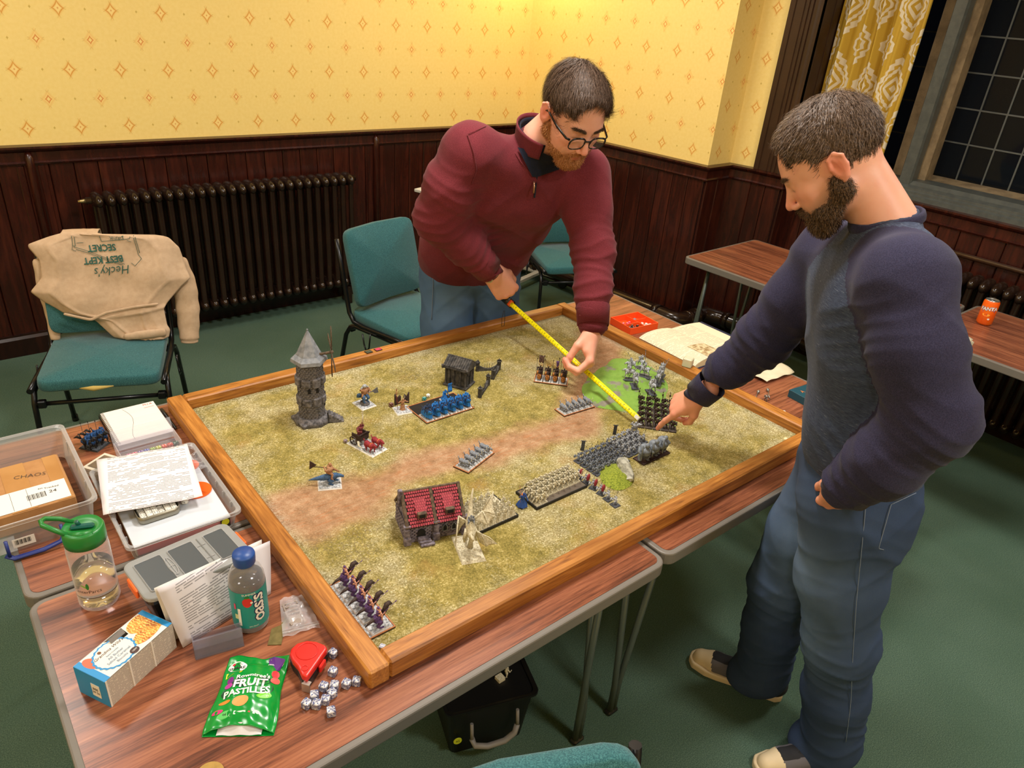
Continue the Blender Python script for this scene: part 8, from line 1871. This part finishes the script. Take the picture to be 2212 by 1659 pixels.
# stand collar, zip, undershirt
cc = V3(1.166, .975, 1.500); ax_ = nrm(fh*.35+V3(0, 0, 1)); e2 = nrm(np.cross(np.cross(ax_, fh), ax_)); e1 = np.cross(ax_, e2)
def collar(r0, r1, h0, h1, gap, mat, name, th=.004):
    mb = MB(); mb.grid(lambda a, b: tuple(cc+(lambda t_: (e2*math.cos(t_)+e1*math.sin(t_)))(gap+(2*PI-2*gap)*a)*(r0+(r1-r0)*b)+ax_*(h0+(h1-h0)*b*(.72+.28*math.sin(PI*a)))), 48, 8); o = mb.build(name, mat, fix=False); md = o.modifiers.new('s', 'SOLIDIFY'); md.thickness = th; child_of(o, m1)
collar(.078, .086, -.030, .045, .42, BURG, 'collar'); collar(.068, .074, -.03, .036, .30, NAVYT, 'shirt_collar', .003)
seam(to, [(1160, 380), (1158, 395), (1154, 430)], .0034, NAVYT, m1, 'zip_placket'); seam(to, [(1160, 378), (1157, 398), (1154, 428)], .0016, plain('brass_zip', S(170, 130, 100), .35, .8), m1, 'zip')
def patch(sd, q, mat, par, name, off=.010, n=14):
    A, B_, C_, D_ = [np.array(p, float) for p in q]; mb = MB(); g = [[None]*n for _ in range(n)]; last = None
    for i in range(n):
        for j in range(n):
            a, b = i/(n-1), j/(n-1); uv = (A*(1-a)+B_*a)*(1-b)+(D_*(1-a)+C_*a)*b; h_ = hit(sd, uv[0], uv[1], off=off); h_ = last if h_ is None else h_; last = h_; g[i][j] = mb.av(h_)
    for i in range(n-1):
        for j in range(n-1): mb.af((g[i][j], g[i+1][j], g[i+1][j+1], g[i][j+1]), True)
    o = mb.build(name, mat, fix=False); child_of(o, par)
patch(to, [(1118, 318), (1172, 330), (1160, 382), (1150, 382)], NAVYT, m1, 'shirt_front'); patch(to, [(1172, 330), (1218, 350), (1208, 366), (1156, 384)], NAVYT, m1, 'shirt_front')
seam(to, [(1112, 330), (1126, 352), (1155, 384), (1182, 372), (1215, 362)], .0028, BURG, m1, 'collar_edge'); zp = hit(to, 1152, 392); mb = MB(); mb.tube([tuple(zp+V3(-.004, -.008, .002)), tuple(zp+V3(-.005, -.012, -.014)), tuple(zp+V3(-.005, -.012, -.034))], [(.002, .002), (.0045, .003), (.0045, .003)], 6); o = mb.build('zip_pull', plain('brass_zip', S(170, 130, 100), .35, .8)); child_of(o, m1)
seam(to, [(1010, 290), (1060, 268), (1108, 255)], .0012, BURG, m1, 'shoulder_seam'); seam(to, [(1010, 290), (1024, 330), (1030, 370), (1018, 400)], .0014, BURG, m1, 'armhole_seam')
# jeans of the man in red
je = SDF(); je.cap(P1(-.01, -.075, .93), P1(-.01, .075, .93), .128, k=.03)
for q in 'RL': a, b_, c_ = ft[q]; je.chain([a, (a+b_)/2, b_, (b_+c_)/2, c_], [.112, .100, .082, .076, .070], .03)
je.plane((0, 0, .06), (0, 0, -1), .004); je.plane((0, 0, 1.0), (0, 0, 1), .004); V, F = je.mesh(.009); V = smooth_mesh(V, F, 2, .5); N = vnormals(V, F); V = folds(V, N, .008, .9, 3.)
w_ = np.clip(.45+.5*gauss(V, ft['R'][0]+F1*.1-V3(0, 0, .15), (.12, .1, .2)), 0, 1); to_obj('jeans', V, F, JN1, m1, np.stack([w_]*3, 1)); seam(je, [(930, 556), (936, 610), (932, 700)], .0014, STI, m1, 'side_seam'); seam(je, [(925, 555), (990, 580), (1060, 592)], .0018, STI, m1, 'waist_seam')
for q in 'RL': h_ = ft[q][2]-F1*.06; shoe(m1, h_[:2], (h_+F1*.29)[:2])
# watch
wp = wR-yR*.0+yR*.008; e1 = nrm(np.cross(yR, V3(0, 0, 1))); e2 = np.cross(yR, e1); SIL = plain('watch_steel', S(190, 190, 190), .25, .9)
for k in range(18):
    a = 2*PI*k/18; c_ = wp+e1*math.cos(a)*.036+e2*math.sin(a)*.029; mb = MB(); mb.box((0, 0, 0), (.0105, .013, .004), bev=.001); o = mb.build('watch_link', SIL); R_ = Matrix((Vector(nrm(-e1*math.sin(a)+e2*math.cos(a))), Vector(yR), Vector(nrm(e1*math.cos(a)+e2*math.sin(a))))).transposed().to_4x4(); R_.translation = Vector(c_); o.data.transform(R_); child_of(o, m1)
qd = nrm(Cm-wp); qd = nrm(qd-yR*(qd@yR)-e1*.3+V3(-.35, 0, -.3)); fc = wp+qd*.036; mb = MB(); mb.tube([tuple(fc-qd*.004), tuple(fc+qd*.003)], .015, 20); o = mb.build('watch_case', SIL); child_of(o, m1); mb = MB(); mb.tube([tuple(fc+qd*.003), tuple(fc+qd*.0036)], .0125, 20); o = mb.build('watch_dial', plain('dial_gold', S(150, 136, 104), .4)); child_of(o, m1)
# glasses
GB = plain('black_acetate', S(14, 14, 16), .2); MM = Matrix([list(r) for r in Ms1])
for q in (-1, 1):
    rr_ = [(q*(.0335+.0245*math.copysign(abs(math.cos(a))**.7, math.cos(a))), .1045-.004*abs(math.cos(a)) if False else .106-.10*(abs(.0335+q*q*.0245*math.copysign(abs(math.cos(a))**.7, math.cos(a)))-.012)**2*3, -.002+.0185*math.copysign(abs(math.sin(a))**.7, math.sin(a))) for a in [i*PI/16 for i in range(32)]]
    mb = MB(); mb.M = MM; mb.tube(rr_, .0017, 6, closed=True); mb.tube([rr_[i] for i in range(0, 17)], .0026, 6); o = mb.build('glasses_rim', GB); child_of(o, m1)
    mb = MB(); mb.M = MM; mb.af([mb.av(p) for p in rr_]); o = mb.build('lens', thinclear('spectacle_lens', (.9, .92, .92), 1.02, .02), fix=False); child_of(o, m1)
    mb = MB(); mb.M = MM; mb.tube([(q*.058, .101, .008), (q*.068, .094, .009), (q*.078, .05, .010), (q*.083, .0, .016), (q*.084, -.018, .006)], [(.0022, .0035)]*5, 6); o = mb.build('glasses_arm', GB); child_of(o, m1)
mb = MB(); mb.M = MM; mb.tube([(-.011, .105, .004), (0, .109, .008), (.011, .105, .004)], .0022, 6); o = mb.build('glasses_bridge', GB); child_of(o, m1)
# ---------------------------------------------------------------- tape measure held by the man in red
t = empty('measuring_tape', tuple(TR_), 0, 'long yellow measuring tape stretched over the board between his hands', 'tape measure'); bpy.context.view_layer.update()
YT = NT('yellow_blade'); x, y, z = YT.xyz(); tk = (y/.0127).fract(); tk2 = (y/.0254).fract(); blk = tk.lt(.10)*x.gt(.003)+tk2.lt(.06)*x.gt(-.002)+((tk2-.45).abs().lt(.10))*x.gt(-.005)*x.lt(.001)*YT.noise(scale=500, detail=0).gt(.45)
YM = YT.done(YT.mix(blk.mn(1)*.75, S(238, 226, 10), S(40, 40, 30)), .3)
dT = TE-TR_; Lt = np.linalg.norm(dT); MT = frame_m(TR_, dT, V3(-.75, -.2, .6)); mb = MB(); mb.grid(lambda a, b: ((a-.5)*.017, b*Lt, .0028*(1-(2*a-1)**2)-.006*math.sin(PI*b)), 7, 60); o = mb.build('blade', YM, fix=False); o.data.materials[0] = YM; o.modifiers.new('s', 'SOLIDIFY').thickness = .0004; o.matrix_world = Matrix([list(r) for r in MT]); child_of(o, t)
mb = MB(); mb.M = Matrix([list(r) for r in MT]); mb.box((0, Lt+.001, -.003), (.015, .0016, .010)); mb.box((0, Lt-.008, .003), (.012, .016, .0008)); o = mb.build('end_hook', plain('steel_hook', S(190, 188, 180), .3, .9)); child_of(o, t)
mb = MB(); mb.M = Matrix([list(r) for r in MT]); mb.box((0, -.034, -.016), (.030, .060, .056), bev=.010); o = mb.build('casing', BLK); child_of(o, t); mb = MB(); mb.M = Matrix([list(r) for r in MT]); mb.box((0, -.002, -.004), (.024, .012, .018), bev=.003); o = mb.build('mouth_piece', plain('orange_grip', S(230, 88, 24), .4)); child_of(o, t)
mb = MB(); q = TR_+V3(-.02, .01, -.03); mb.tube([tuple(q), tuple(q+V3(-.006, .0, -.03)), tuple(q+V3(-.004, 0, -.062)), tuple(q+V3(.008, 0, -.062)), tuple(q+V3(.008, 0, -.03)), tuple(q+V3(.004, 0, 0))], .0011, 5); o = mb.build('wrist_cord', BLK); child_of(o, t)
